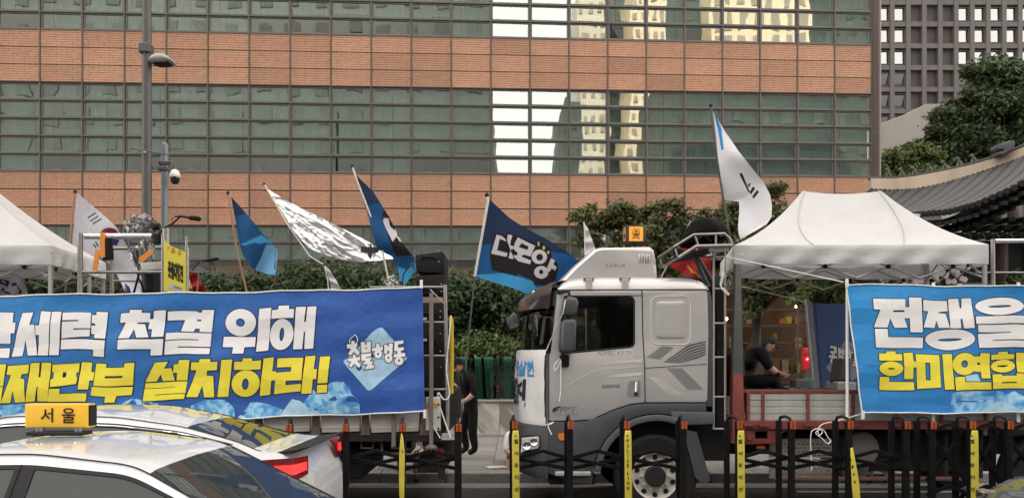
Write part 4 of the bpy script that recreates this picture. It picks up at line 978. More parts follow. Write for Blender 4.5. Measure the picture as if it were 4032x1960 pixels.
def ice_mat():
    if 'print_ice' in MATS: return MATS['print_ice']
    m = bpy.data.materials.new('print_ice'); m.use_nodes = True; MATS['print_ice'] = m; nt = m.node_tree; p = nt.nodes['Principled BSDF']; p.inputs['Roughness'].default_value = .65
    g = nt.nodes.new('ShaderNodeNewGeometry'); n = nt.nodes.new('ShaderNodeTexNoise'); n.inputs['Scale'].default_value = 7; n.inputs['Detail'].default_value = 5; n.inputs['Distortion'].default_value = 1.2
    nt.links.new(g.outputs['Position'], n.inputs['Vector']); r = nt.nodes.new('ShaderNodeValToRGB'); e = r.color_ramp.elements
    e[0].position = .3; e[0].color = (.03, .17, .5, 1); e[1].position = .72; e[1].color = (.5, .72, .9, 1); x = e.new(.45); x.color = (.10, .36, .70, 1); x = e.new(.56); x.color = (.26, .55, .82, 1)
    nt.links.new(n.outputs['Fac'], r.inputs[0]); nt.links.new(r.outputs[0], p.inputs['Base Color']); return m
def ice_pale():
    return mat('print_pale_ice', (.36, .58, .76), .7, var=.22, scale=9)
ZC = .47914
def z1(pl, ox=0): return [(ox + x * ZC, 1100 + y * ZC) for x, y in pl]
DB = 8.86
tb = thing('stage_banner', 'long blue banner with white and yellow Korean lettering along the left lorry', 'banner', (X(800, DB), DB, Zp(1690, DB)))
c0, c1 = (.015, .20, .52), (.018, .085, .36)
quad = [(-900, 1188), (0, 1163), (850, 1152), (1663, 1134), (1673, 1620), (931, 1646), (0, 1679), (-900, 1711)]
MB().prism(XZ(quad, DB), DB, DB + .006).build('cloth', banner_mat('blue_banner_print', c0, c1, X(100, DB), X(1500, DB), Zp(1690, DB), Zp(1130, DB)), tb)
for a, b in ((0, 3), (4, 7)):
    e = quad[a:b + 1]; MB().tube([P(x, y, DB - .004) for x, y in e], .009, 6).build('white_hem', M_wht, tb)
for px, py in ((1659, 1122), (1674, 1632)): MB().box(P(px, py, DB), (11 * DB / F, .03, 34 * DB / F), ch=.006).build('batten_end', M_wht, tb)
MB().tube([P(1649, 1136, DB - .004), P(1655, 1620, DB - .004)], .003, 5).build('stitched_seam', mat('seam_blue', (.05, .11, .36), .7), tb)
G1 = [  # white, first crop
 [(-70, 262), (100, 262), (97, 346), (122, 346), (115, 434), (84, 434), (76, 520), (-70, 520)], [(-70, 562), (72, 555), (68, 636), (-70, 636)],
 [(175, 272), (268, 270), (240, 372), (282, 370), (297, 625), (222, 625), (202, 495), (178, 625), (88, 628)],
 [(333, 262), (415, 265), (385, 625), (303, 625), (318, 458), (290, 458), (290, 378), (322, 378)], [(424, 265), (503, 265), (473, 622), (394, 622)],
 [(513, 275), (747, 275), (741, 402), (600, 405), (600, 417), (738, 412), (732, 470), (499, 485), (511, 349), (645, 347), (645, 337), (512, 336)],
 [(793, 262), (890, 262), (868, 480), (770, 480), (774, 448), (747, 448), (750, 378), (780, 378), (781, 360), (752, 360), (755, 292), (791, 290)],
 [(497, 494), (868, 494), (855, 630), (760, 630), (767, 575), (490, 575)],
 [(1075, 247), (1177, 247), (1174, 272), (1245, 272), (1238, 348), (1138, 352), (1132, 362), (1198, 364), (1232, 472), (1134, 476), (1110, 405), (1074, 478), (978, 478), (1042, 350), (992, 352), (1000, 275), (1073, 272)],
 [(1275, 255), (1370, 255), (1350, 470), (1253, 470), (1258, 406), (1226, 404), (1240, 324), (1268, 322)],
 [(978, 489), (1350, 489), (1338, 622), (1243, 622), (1250, 568), (975, 570)],
 [(1385, 268), (1622, 262), (1622, 272), (1655, 270), (1660, 247), (1755, 247), (1737, 430), (1635, 430), (1640, 405), (1605, 405), (1590, 432), (1487, 432), (1520, 340), (1380, 342)],
 [(1370, 443), (1735, 439), (1727, 550), (1465, 556), (1462, 566), (1725, 560), (1722, 610), (1355, 620), (1365, 508), (1628, 500), (1628, 492), (1367, 500)]]
H1 = {11: [[(1617, 330), (1650, 330), (1648, 343), (1613, 343)]]}
G2 = [ell(202, 348, 127, 112, sh=.05), [(62, 468), (323, 465), (317, 545), (232, 550), (226, 602), (135, 605), (140, 552), (54, 553)], [(357, 235), (455, 232), (425, 582), (327, 587)],
 [(515, 220), (602, 217), (598, 245), (642, 245), (636, 318), (455, 324), (462, 255), (512, 250)], ell(535, 455, 97, 128, sh=.08),
 [(657, 228), (740, 225), (722, 350), (738, 348), (752, 225), (827, 222), (797, 568), (722, 572), (730, 430), (718, 430), (705, 573), (628, 577)]]
H2 = {0: [ell(200, 348, 37, 34)], 4: [ell(535, 455, 19, 55, sh=.1)]}
Y1_ = [[(-50, 690), (50, 688), (28, 868), (-50, 866)], [(-50, 880), (26, 874), (10, 1008), (-50, 1008)],
 [(65, 700), (235, 698), (225, 770), (175, 775), (165, 808), (196, 815), (200, 1003), (122, 1005), (105, 905), (85, 1005), (10, 1008), (90, 775), (55, 775)],
 [(248, 688), (318, 686), (308, 805), (322, 805), (335, 686), (410, 685), (380, 1003), (296, 1003), (306, 880), (298, 880), (275, 1003), (203, 1005)],
 [(420, 700), (643, 692), (637, 768), (617, 768), (617, 805), (628, 805), (620, 862), (402, 885), (405, 820), (425, 815), (430, 765), (415, 762)],
 [(662, 683), (752, 682), (745, 760), (772, 760), (765, 830), (735, 830), (722, 905), (632, 908)], [(395, 900), (483, 897), (478, 942), (710, 938), (702, 1006), (378, 1006)],
 [(787, 687), (875, 685), (872, 718), (1025, 718), (1030, 683), (1113, 682), (1098, 865), (768, 872)], [(755, 881), (1097, 878), (1088, 945), (962, 950), (947, 1003), (860, 1005), (868, 955), (742, 955)],
 [(1280, 680), (1385, 678), (1352, 732), (1412, 732), (1437, 833), (1338, 835), (1325, 778), (1288, 836), (1197, 838)], [(1475, 668), (1562, 665), (1540, 833), (1450, 835), (1457, 772), (1425, 772), (1432, 702), (1470, 698)],
 [(1200, 848), (1540, 842), (1528, 938), (1280, 942), (1280, 948), (1525, 944), (1520, 985), (1178, 995), (1190, 895), (1440, 890), (1440, 886), (1192, 890)],
 [(1645, 652), (1735, 650), (1732, 675), (1792, 672), (1786, 742), (1705, 745), (1700, 785), (1755, 790), (1765, 962), (1685, 965), (1665, 872), (1630, 965), (1535, 970), (1618, 745), (1570, 748), (1578, 683), (1640, 680)]]
HY1 = {4: [[(503, 765), (533, 765), (530, 805), (500, 808)]], 7: [[(865, 787), (1015, 785), (1012, 802), (862, 804)]]}
Y2_ = [[(50, 657), (137, 653), (103, 960), (15, 962)], [(222, 642), (297, 638), (295, 662), (368, 658), (362, 733), (148, 738), (155, 672), (218, 668)], ell(243, 848, 113, 110, sh=.08),
 [(388, 645), (470, 640), (458, 755), (490, 757), (482, 830), (450, 832), (437, 948), (352, 952)], [(500, 652), (713, 643), (700, 828), (570, 836), (566, 872), (697, 858), (690, 920), (470, 946), (488, 770), (612, 758), (615, 722), (495, 727)],
 [(732, 632), (817, 627), (803, 738), (832, 737), (825, 818), (797, 820), (783, 938), (697, 940)], [(855, 636), (940, 632), (917, 850), (835, 855)], [(833, 868), (917, 865), (912, 930), (828, 935)]]
HY2 = {2: [ell(240, 852, 27, 46, sh=.08)]}
def glyphs(polys, holes, tr, d, fill, parent, ow=3.2):
    po = [tr(p) for p in polys]; ho = {i: [tr(h) for h in hs] for i, hs in holes.items()}
    sheet([offset_poly(p, ow) for p in po], d - .003, M_ink, parent, 'letter_outline', {i: [offset_poly(h, -ow) for h in hs if abs(sum(h[j][0] * h[(j + 1) % len(h)][1] - h[(j + 1) % len(h)][0] * h[j][1] for j in range(len(h)))) > 700] for i, hs in ho.items()})
    sheet(po, d - .007, fill, parent, 'letter', ho)
glyphs(G1, H1, lambda p: z1(p), DB, M_pw, tb); glyphs(G2, H2, lambda p: z1(p, 850), DB, M_pw, tb)
glyphs(Y1_, HY1, lambda p: z1(p), DB, M_py, tb); glyphs(Y2_, HY2, lambda p: z1(p, 850), DB, M_py, tb)
ice = [z1([(170, 1138), (245, 1060), (275, 1005), (330, 1000), (410, 1020), (545, 1075), (520, 1120)], 850), z1([(720, 1010), (760, 960), (800, 905), (830, 945), (940, 850), (1000, 832), (1050, 835), (1100, 880), (1115, 930), (1165, 975), (1180, 1020), (1182, 1090), (830, 1106), (690, 1060)], 850),
       z1([(0, 980), (60, 985), (120, 1020), (150, 1060), (158, 1136), (0, 1142)], 850), z1([(1010, 1010), (1090, 975), (1200, 985), (1310, 1020), (1300, 1150), (1000, 1150)]), z1([(1575, 1040), (1640, 1005), (1700, 985), (1790, 985), (1800, 1142), (1580, 1150)]), z1([(-20, 1030), (200, 1012), (240, 1190), (-20, 1200)])]
for i, q in enumerate(ice): sheet([q], DB - .0008 - .0001 * i, ice_mat(), tb, 'ice_picture')
sheet([z1([(520, 1122), (565, 1060), (620, 985), (690, 1000), (745, 1045), (860, 1100), (820, 1110)], 850)], DB - .0018, ice_pale(), tb, 'ice_picture')
# ice diamond emblem with its four syllables
zl = 300 / 1295
def zL(pl): return [(1340 + x * zl, 1270 + y * zl) for x, y in pl]
dia = [(700, 82), (730, 95), (900, 290), (1130, 580), (1130, 620), (540, 1130), (495, 1145), (460, 1130), (60, 660), (60, 635), (130, 580), (420, 300), (540, 170), (620, 110)]
sheet([zL(dia)], DB - .0014, ice_pale(), tb, 'emblem_ice')
LG = [[(195, 292), (250, 292), (250, 335), (297, 330), (297, 385), (268, 400), (335, 490), (295, 540), (235, 470), (180, 540), (135, 510), (190, 425), (118, 420), (118, 352), (195, 345)],
 [(215, 530), (262, 530), (262, 572), (340, 565), (342, 620), (290, 630), (358, 700), (322, 750), (235, 680), (195, 742), (150, 718), (190, 640), (135, 640), (135, 590), (215, 585)],
 [(355, 315), (420, 315), (425, 360), (455, 360), (455, 312), (525, 312), (522, 490), (360, 505)],
 [(360, 520), (528, 510), (525, 565), (440, 575), (440, 590), (550, 582), (500, 650), (560, 650), (528, 712), (575, 712), (572, 768), (415, 785), (470, 700), (390, 690), (430, 630), (360, 640)],
 [(610, 360), (668, 355), (668, 410), (728, 412), (725, 470), (540, 480), (540, 430), (608, 420)], ell(645, 530, 66, 75),
 [(748, 370), (800, 370), (800, 400), (825, 400), (825, 350), (895, 350), (885, 540), (835, 545), (830, 470), (800, 480), (795, 530), (748, 525)], ell(822, 600, 66, 76),
 [(920, 318), (1075, 298), (1072, 355), (985, 368), (985, 425), (1080, 415), (1078, 468), (1030, 475), (1030, 515), (1105, 515), (1105, 575), (908, 588), (908, 535), (970, 530), (970, 480), (918, 480)], ell(1000, 650, 76, 72)]
LH = {2: [[(428, 415), (455, 415), (455, 438), (428, 438)]], 5: [ell(645, 530, 17, 20)], 7: [ell(820, 592, 15, 20)], 9: [ell(1000, 640, 15, 22)]}
def emblem(parent, tr, d, ow=2.6): glyphs(LG, LH, tr, d, M_pw, parent, ow)
emblem(tb, zL, DB - .002)
MB().tube([P(*zL([q])[0], DB - .009) for q in ((170, 335), (165, 290), (200, 240), (262, 190), (300, 240), (305, 290), (280, 330))], .0045, 6).build('emblem_flame', M_pw, tb)

D2b = 8.84
t2 = thing('stage_banner', 'blue banner with white and yellow Korean lettering hung on the right lorry', 'banner', (X(3900, D2b), D2b, Zp(1625, D2b)))
quad2 = [(3331, 1120), (3680, 1123), (4032, 1128), (4900, 1140), (4900, 1615), (4032, 1624), (3390, 1625)]
MB().prism(XZ(quad2, D2b), D2b, D2b + .006).build('cloth', banner_mat('bright_blue_banner_print', (.02, .27, .62), (.018, .15, .48), X(3200, D2b), X(5200, D2b), Zp(1660, D2b), Zp(1120, D2b)), t2)
for e in (quad2[:4], quad2[4:], [quad2[0], quad2[6]]): MB().tube([P(x, y, D2b - .004) for x, y in e], .008, 6).build('white_hem', M_wht, t2)
for px, py in ((3333, 1112), (3394, 1634)): MB().box(P(px, py, D2b), (11 * D2b / F, .03, 34 * D2b / F), ch=.006).build('batten_end', M_wht, t2)
s2 = 732 / 1666
def z2(pl): return [(3300 + x * s2, 1100 + y * s2) for x, y in pl]
W2 = [[(307, 178), (597, 178), (597, 250), (635, 250), (630, 163), (750, 163), (765, 473), (648, 475), (642, 350), (592, 350), (620, 433), (500, 435), (460, 350), (438, 433), (315, 433), (370, 275), (312, 275)],
 [(322, 447), (437, 445), (443, 518), (770, 520), (770, 615), (330, 615)],
 [(765, 183), (988, 183), (995, 275), (912, 282), (912, 293), (975, 296), (1010, 425), (910, 425), (890, 360), (870, 428), (770, 428), (815, 280), (770, 280)],
 [(1000, 167), (1090, 167), (1105, 255), (1118, 255), (1122, 167), (1205, 167), (1228, 435), (1135, 437), (1120, 350), (1105, 350), (1110, 435), (1015, 428)], ell(1013, 532, 222, 93),
 ell(1452, 243, 212, 78), [(1237, 330), (1760, 328), (1760, 395), (1240, 398)], [(1255, 408), (1760, 408), (1760, 470), (1550, 474), (1550, 482), (1760, 484), (1760, 540), (1388, 541), (1388, 549), (1760, 552), (1760, 610), (1270, 612), (1258, 486), (1550, 482), (1550, 474), (1262, 472)]]
W2[7] = [(1255, 408), (1700, 408), (1700, 540), (1388, 541), (1388, 549), (1700, 552), (1700, 610), (1270, 612), (1258, 486), (1550, 482), (1550, 474), (1262, 472)]
W2h = {0: [[(490, 278), (588, 278), (590, 293), (482, 295)]], 4: [ell(1013, 533, 106, 13)], 5: [ell(1452, 243, 102, 11)]}
Yb = [[(425, 645), (512, 643), (512, 668), (572, 668), (572, 728), (358, 730), (358, 668), (425, 665)], ell(468, 800, 111, 65), [(585, 660), (672, 656), (678, 735), (703, 738), (700, 790), (675, 790), (675, 893), (592, 893)], [(362, 875), (450, 873), (455, 918), (682, 920), (683, 993), (365, 993)],
 [(698, 670), (915, 668), (922, 958), (710, 982)], [(942, 660), (1027, 658), (1040, 977), (955, 978)], ell(1140, 755, 108, 100), [(1225, 690), (1280, 688), (1280, 660), (1365, 660), (1372, 885), (1290, 885), (1285, 828), (1225, 825)], [(1048, 870), (1135, 868), (1140, 918), (1378, 920), (1382, 985), (1055, 988)],
 [(1442, 652), (1528, 650), (1530, 675), (1592, 675), (1592, 718), (1382, 720), (1380, 675), (1442, 672)], ell(1490, 780, 110, 57), [(1605, 660), (1700, 660), (1700, 835), (1617, 835)], [(1390, 850), (1475, 850), (1478, 866), (1610, 866), (1610, 845), (1700, 845), (1700, 980), (1395, 982)]]
Ybh = {1: [ell(466, 800, 36, 7)], 4: [[(783, 743), (828, 741), (832, 897), (790, 900)]], 6: [ell(1140, 755, 30, 32)], 7: [[(1255, 745), (1280, 745), (1280, 765), (1255, 765)]], 10: [ell(1490, 780, 36, 9)], 12: [[(1475, 922), (1610, 922), (1610, 934), (1475, 934)]]}
glyphs(W2, W2h, z2, D2b, M_pw, t2, 3); glyphs(Yb, Ybh, z2, D2b, M_py, t2, 3)
sheet([z2([(1015, 1010), (1080, 998), (1480, 1000), (1510, 1040), (1590, 1005), (1760, 1100), (1760, 1185), (1010, 1185)])], D2b - .0012, ice_mat(), t2, 'ice_picture')
sheet([z2([(1280, 1185), (1420, 1110), (1480, 1090), (1560, 1120), (1660, 1180)]), z2([(1140, 860), (1250, 850), (1280, 915), (1150, 915)])], D2b - .0018, ice_pale(), t2, 'ice_picture')
# poles that carry it on the bed
for px in (3336, 3676, 4010): MB().tube([P(px, 1112, 8.93), P(px, 1660, 8.93)], .018).build('banner_pole', M_wht, t2)

def ripple(root, k):
    """the vinyl hangs unevenly: cloth and print follow the same shallow folds"""
    o0 = org(root)
    for ob in root.children:
        if ob.name.startswith('banner_pole'): continue
        bm = bmesh.new(); bm.from_mesh(ob.data); bmesh.ops.triangulate(bm, faces=bm.faces)
        for _ in range(6):
            es = [e for e in bm.edges if e.calc_length() > .16]
            if not es: break
            bmesh.ops.subdivide_edges(bm, edges=es, cuts=1); bmesh.ops.triangulate(bm, faces=bm.faces)
        for v in bm.verts:
            x, z = v.co.x + o0.x, v.co.z + o0.z
            v.co.y += k * (.020 * math.sin(2.3 * x + .9 * z) + .011 * math.sin(5.1 * x - 2.6 * z + 1) + .007 * math.sin(9 * z + 1.7 * x) + .005 * math.sin(17 * z - 3 * x))
            v.co.z += .007 * math.sin(4.6 * x + .4) + .004 * math.sin(11 * x)
        bm.to_mesh(ob.data); bm.free()
ripple(tb, 1.0); ripple(t2, 1.0)
# rear banner on the far side of the bed, seen from behind
D3b = 11.25
t3 = thing('rear_banner', 'blue banner seen from behind with mirrored lettering beyond the flat bed', 'banner', (X(3260, D3b), D3b, 1.0))
MB().prism(XZ([(3172, 1190), (3208, 1195), (3345, 1194), (3700, 1200), (3700, 1560), (3245, 1560), (3200, 1530)], D3b), D3b, D3b + .006).build('cloth', mat('blue_banner_back', (.075, .12, .28), .8, var=.08, scale=2), t3)
MB().prism(XZ([(3172, 1190), (3197, 1193), (3232, 1560), (3205, 1560)], D3b), D3b - .006, D3b - .004).build('hem', mat('hem_grey', (.27, .28, .30), .8), t3)
MB().tube([P(3210, 1193, D3b - .007), P(3236, 1545, D3b - .007)], .003, 5).build('stitched_seam', M_ink, t3)
MB().tube([P(3170, 1180, D3b), P(3205, 1560, D3b)], .02).build('banner_pole', M_alu, t3)
sheet([[(3330, 1335), (3360, 1350), (3420, 1450), (3350, 1500), (3300, 1495), (3253, 1450), (3256, 1440), (3290, 1400)]], D3b - .003, mat('emblem_back', (.30, .36, .46), .8, var=.15), t3, 'emblem_ice')
emblem(t3, lambda pl: [(3262 + 1.0 * (1110 - x) * .172, 1360 + (y - 300) * .172) for x, y in pl], D3b - .005, 2)

# ================================================================== LEFT LORRY
W = thing('cargo_lorry', 'cargo lorry with white drop sides and stage scaffold behind the long banner', 'lorry', (X(1000), 10.2, 0))
M_wp = mat('white_gate_paint', (.50, .49, .46), .55, var=.10, scale=4, streak=True)
LX0, LX1 = X(-1100), X(1736)
edges = [-1100, -750, -420, -80, 210, 500, 790, 1020, 1245, 1440, 1672]
for yy, nm in ((Y0 - .02, 0), (Y1 - .04, 1)):
    for a, b in zip(edges[:-1], edges[1:]):
        MB().prism(XZ([(a + 14, 1560), (b - 14, 1560), (b - 24, 1696), (a + 24, 1702)]), yy, yy + .05, ch=.008).build('drop_side', M_wp, W, 30)
        MB().box((X((a + b) / 2), yy - .003, Zp(1682)), ((b - a - 50) * k3, .012, .012)).build('gate_rib', M_wp, W)
    for e in edges[1:]:
        MB().prism(XZ([(e - 9, 1560), (e + 9, 1560), (e + 17, 1700), (e + 20, 1712), (e - 20, 1712), (e - 17, 1700)]), yy - .012, yy + .03, ch=.004).build('gate_hinge', M_rust, W, 30)
        for py in (1668, 1690): MB().lathe([(.001, -.016), (.010, -.014), (.011, 0)], (X(e), yy - .012, Zp(py)), 'y', 8).build('hinge_bolt', M_rust, W)
    MB().box(((LX0 + LX1) / 2, yy + .04, Zp(1722)), (LX1 - LX0, .08, 30 * k3), ch=.006).build('bed_sill', M_chs, W)
MB().box(((LX0 + LX1) / 2, YC, Zp(1700)), (LX1 - LX0, 2.3, .08)).build('bed_floor', mat('bed_plywood', (.14, .10, .07), .8, var=.2), W)
for yy in (YC - .42, YC + .42): MB().box((X(400), yy, .78), (6.9, .09, .24)).build('chassis_rail', M_chs, W)
for px in (1310, 1420, 1540): 
    MB().tube([(X(px), Y0 + .05, Zp(1735)), (X(px), Y0 + .05, Zp(1765)), (X(px + 45), Y0 + .05, Zp(1765)), (X(px + 45), Y0 + .05, Zp(1735))], .012, 6).build('rope_hook', M_rust, W)
MB().tube([(X(1497), Y0 + .08, Zp(1735)), (X(1500), Y0 + .08, Zp(1782)), (X(1520), Y0 + .08, Zp(1788)), (X(1590), Y0 + .08, Zp(1788))], .016, 8).build('side_guard_pipe', M_rust, W, 60)
wheel(W, (X(1010), Y0 + .2, .48), .48, .27, 1, M_rim); wheel(W, (X(1010), Y1 - .2, .48), .48, .27, -1, M_rim)
wheel(W, (X(-600), Y0 + .2, .48), .48, .27, 1, M_rim)
MB().tube([(X(1010), Y0 + .2, .48), (X(1010), Y1 - .2, .48)], .07).build('rear_axle', M_chs, W)
MB().box((X(1250), YC, .62), (.9, 1.6, .42), ch=.03).build('underbody_box', M_chs, W)
MB().prism(XZ([(1655, 1725), (1690, 1725), (1686, 1785), (1664, 1785)]), Y0 + .1, Y0 + .2, ch=.01).build('rear_bracket', M_rust, W, 30)
MB().box((X(1690), YC, Zp(1840)), (110 * k3, 2.0, 60 * k3), ch=.02).build('rear_bumper', M_chs, W)
MB().box((X(1735), Y0 + .14, Zp(1862)), (26 * k3, .1, 60 * k3)).build('mudflap', M_chs, W)
MB().lathe([(.001, -.02), (.05, -.018), (.055, .03)], (X(1728), Y0 + .06, Zp(1782)), 'y', 14).build('tail_lamp', mat('dark_red_lens', (.14, .015, .015), .3), W)
MB().box((X(1706), Y0 + .02, Zp(1628)), (58 * k3, .12, 132 * k3), ch=.012).build('rear_gate_side', M_wp, W)
MB().box((X(1702), Y0 - .042, Zp(1594)), (42 * k3, .006, 17 * k3)).build('reflector_strip', mat('orange_tape', (.62, .22, .02), .4), W)
MB().box((X(1750), YC, Zp(1630)), (30 * k3, 2.3, 150 * k3), ch=.02).build('tail_gate', M_chs, W)
for py in (1590, 1640, 1685): MB().lathe([(.001, -.008), (.012, -.008), (.013, .0)], (X(1728), Y0 - .041, Zp(py)), 'y', 8).build('rivet', M_chs, W)
# stage scaffold at the rear
M_pst = mat('grey_box_section', (.19, .175, .16), .6, .3, var=.2, scale=8)
MB().box((X(1553), Y0 - .05, Zp(1690)), (15 * k3, .05, 130 * k3), ch=.005).build('scaffold_post', M_pst, W)
MB().box((X(1700), Y0 - .05, Zp(1460)), (15 * k3, .05, 610 * k3), ch=.005).build('scaffold_post', M_pst, W)
MB().lathe([(.03, 0), (.07, 0), (.075, .04), (.04, .07)], (X(1700), Y0 - .05, Zp(1770)), 'z', 14).build('scaffold_foot', M_rust, W)
MB().tube([(X(1752), Y0 + .02, Zp(1120)), (X(1762), Y0 + .02, Zp(1560)), (X(1762), Y0 + .02, Zp(1700))], .022, 10).build('scaffold_pipe', M_gal, W, 60)
for (a, b, c, d_) in ((1455, 1130, 1757, 1129), (1665, 1268, 1757, 1268), (1668, 1400, 1758, 1400), (1670, 1532, 1758, 1532)): MB().tube([(X(a), Y0 + .02, Zp(b)), (X(c), Y0 + .02, Zp(d_))], .014).build('scaffold_rail', M_gal, W, 60)
MB().tube([(X(1694), Y0 - .02, Zp(1140)), (X(1750), Y0 - .02, Zp(1196))], .008).build('brace', M_gal, W)
MB().box((X(1700), Y0 + .12, Zp(1178)), (78 * k3, .08, 22 * k3)).build('timber_rail', mat('pine_timber', (.34, .24, .17), .7, var=.2), W)
for py in (1254, 1337): MB().box((X(1670), Y0 + .03, Zp(py)), (16 * k3, .04, 10 * k3)).build('white_clip', M_wht, W)
MB().tube([(X(1768), Y0 + .10, Zp(1245)), (X(1774), Y0 + .10, Zp(1260)), (X(1776), Y0 + .10, Zp(1400)), (X(1774), Y0 + .10, Zp(1550))], .028, 10).build('foam_pad', mat('yellow_foam', (.50, .36, .03), .8, var=.1), W, 60)
MB().tube(crom([(X(1774), Y0 + .04, Zp(1240)), (X(1771), Y0 + .02, Zp(1300)), (X(1758), Y0 + .0, Zp(1450)), (X(1770), Y0 + .0, Zp(1550)), (X(1750), Y0 - .02, Zp(1572)), (X(1726), Y0 - .02, Zp(1545)), (X(1733), Y0 - .02, Zp(1600)), (X(1775), Y0 - .02, Zp(1720))]), .008, 6).build('tie_cord', M_wht, W, 60)
MB().tube([(X(1680), Y0 - .04, Zp(1630)), (X(1735), Y0 - .05, Zp(1722))], .006, 6).build('tie_cord', M_wht, W)
# loudspeaker column standing on the lorry bed
def speaker(lbl, pts, y, th):
    t = thing('loudspeaker', lbl, 'loudspeaker', P((pts[0][0] + pts[2][0]) / 2, pts[2][1], y + th / 2), 'loudspeakers on the left lorry')
    MB().prism(XZ(pts, y), y, y + th, ch=.012).build('cabinet', mat('speaker_black', (.013, .013, .014), .6, var=.2, bump=.1, bscale=200), t, 30)
    cx = (pts[0][0] + pts[1][0]) / 2; cy = (pts[0][1] + pts[2][1]) / 2
    MB().tube([P(cx - 32, cy + 22, y - .008), P(cx - 24, cy + 8, y - .012), P(cx + 22, cy + 10, y - .012), P(cx + 28, cy + 20, y - .008)], .008, 6).build('handle', M_blkp, t)
    MB().tube([P(pts[0][0] + 2, pts[0][1] + 10, y + .05), P(pts[0][0] - 9, pts[0][1] + 12, y + .05), P(pts[0][0] - 9, pts[0][1] + 55, y + .05), P(pts[0][0] + 2, pts[0][1] + 58, y + .05)], .008, 6).build('grip', M_blkp, t)
    for q in ((pts[1][0] - 12, pts[1][1] + 40), (pts[1][0] - 12, pts[2][1] - 14)): MB().lathe([(.001, -.006), (.008, -.005), (.009, 0)], P(q[0], q[1], y), 'y', 8).build('bolt', M_alu, t)
    return t
speaker('topmost black line array loudspeaker tilted above the scaffold', [(1636, 1003), (1740, 990), (1750, 1000), (1750, 1076), (1640, 1070)], 9.5, .55)
speaker('second black line array loudspeaker level with the scaffold rail', [(1636, 1086), (1750, 1078), (1750, 1160), (1640, 1158)], 9.5, .55)
speaker('black loudspeaker under the timber rail', [(1640, 1186), (1746, 1184), (1746, 1262), (1640, 1262)], 9.5, .55)
speaker('black loudspeaker below the upper scaffold rung', [(1640, 1272), (1746, 1272), (1746, 1396), (1640, 1396)], 9.5, .55)
speaker('black subwoofer at the foot of the stack', [(1630, 1404), (1748, 1404), (1748, 1660), (1630, 1660)], 9.5, .6)
MB_c = MB().tube([P(1628, 1040, 9.5), P(1605, 1055, 9.5), P(1588, 1080, 9.5), P(1583, 1130, 9.5)], .009, 6).build('speaker_cable', M_blkp, None, 60); tag(MB_c, 'black cable curving from the topmost loudspeaker to the banner', 'cable')

# ================================================================== TENTS
M_tent = mat('white_canopy', (.57, .575, .58), .75, var=.07, scale=3, bump=.45, bscale=3.2)
M_tval = M_tent
_nt = M_tent.node_tree; _b = _nt.nodes['Principled BSDF']; _tr = _nt.nodes.new('ShaderNodeBsdfTranslucent'); _tr.inputs[0].default_value = (.6, .6, .6, 1)
_mx = _nt.nodes.new('ShaderNodeMixShader'); _mx.inputs[0].default_value = .22; _nt.links.new(_b.outputs[0], _mx.inputs[1]); _nt.links.new(_tr.outputs[0], _mx.inputs[2]); _nt.links.new(_mx.outputs[0], _nt.nodes['Material Output'].inputs[0])
def quadgrid(a, b, c, d_, n=12, sag=.0, m=12):
    out = []
    for i in range(n + 1):
        row = []
        for j in range(m + 1):
            u, v = i / n, j / m
            p = (Vector(a) * (1 - u) + Vector(b) * u) * (1 - v) + (Vector(d_) * (1 - u) + Vector(c) * u) * v
            p = p - Vector((0, 0, sag * 4 * u * (1 - u) * .4 + sag * 4 * v * (1 - v)))
            row.append(p)
        out.append(row)
    return out
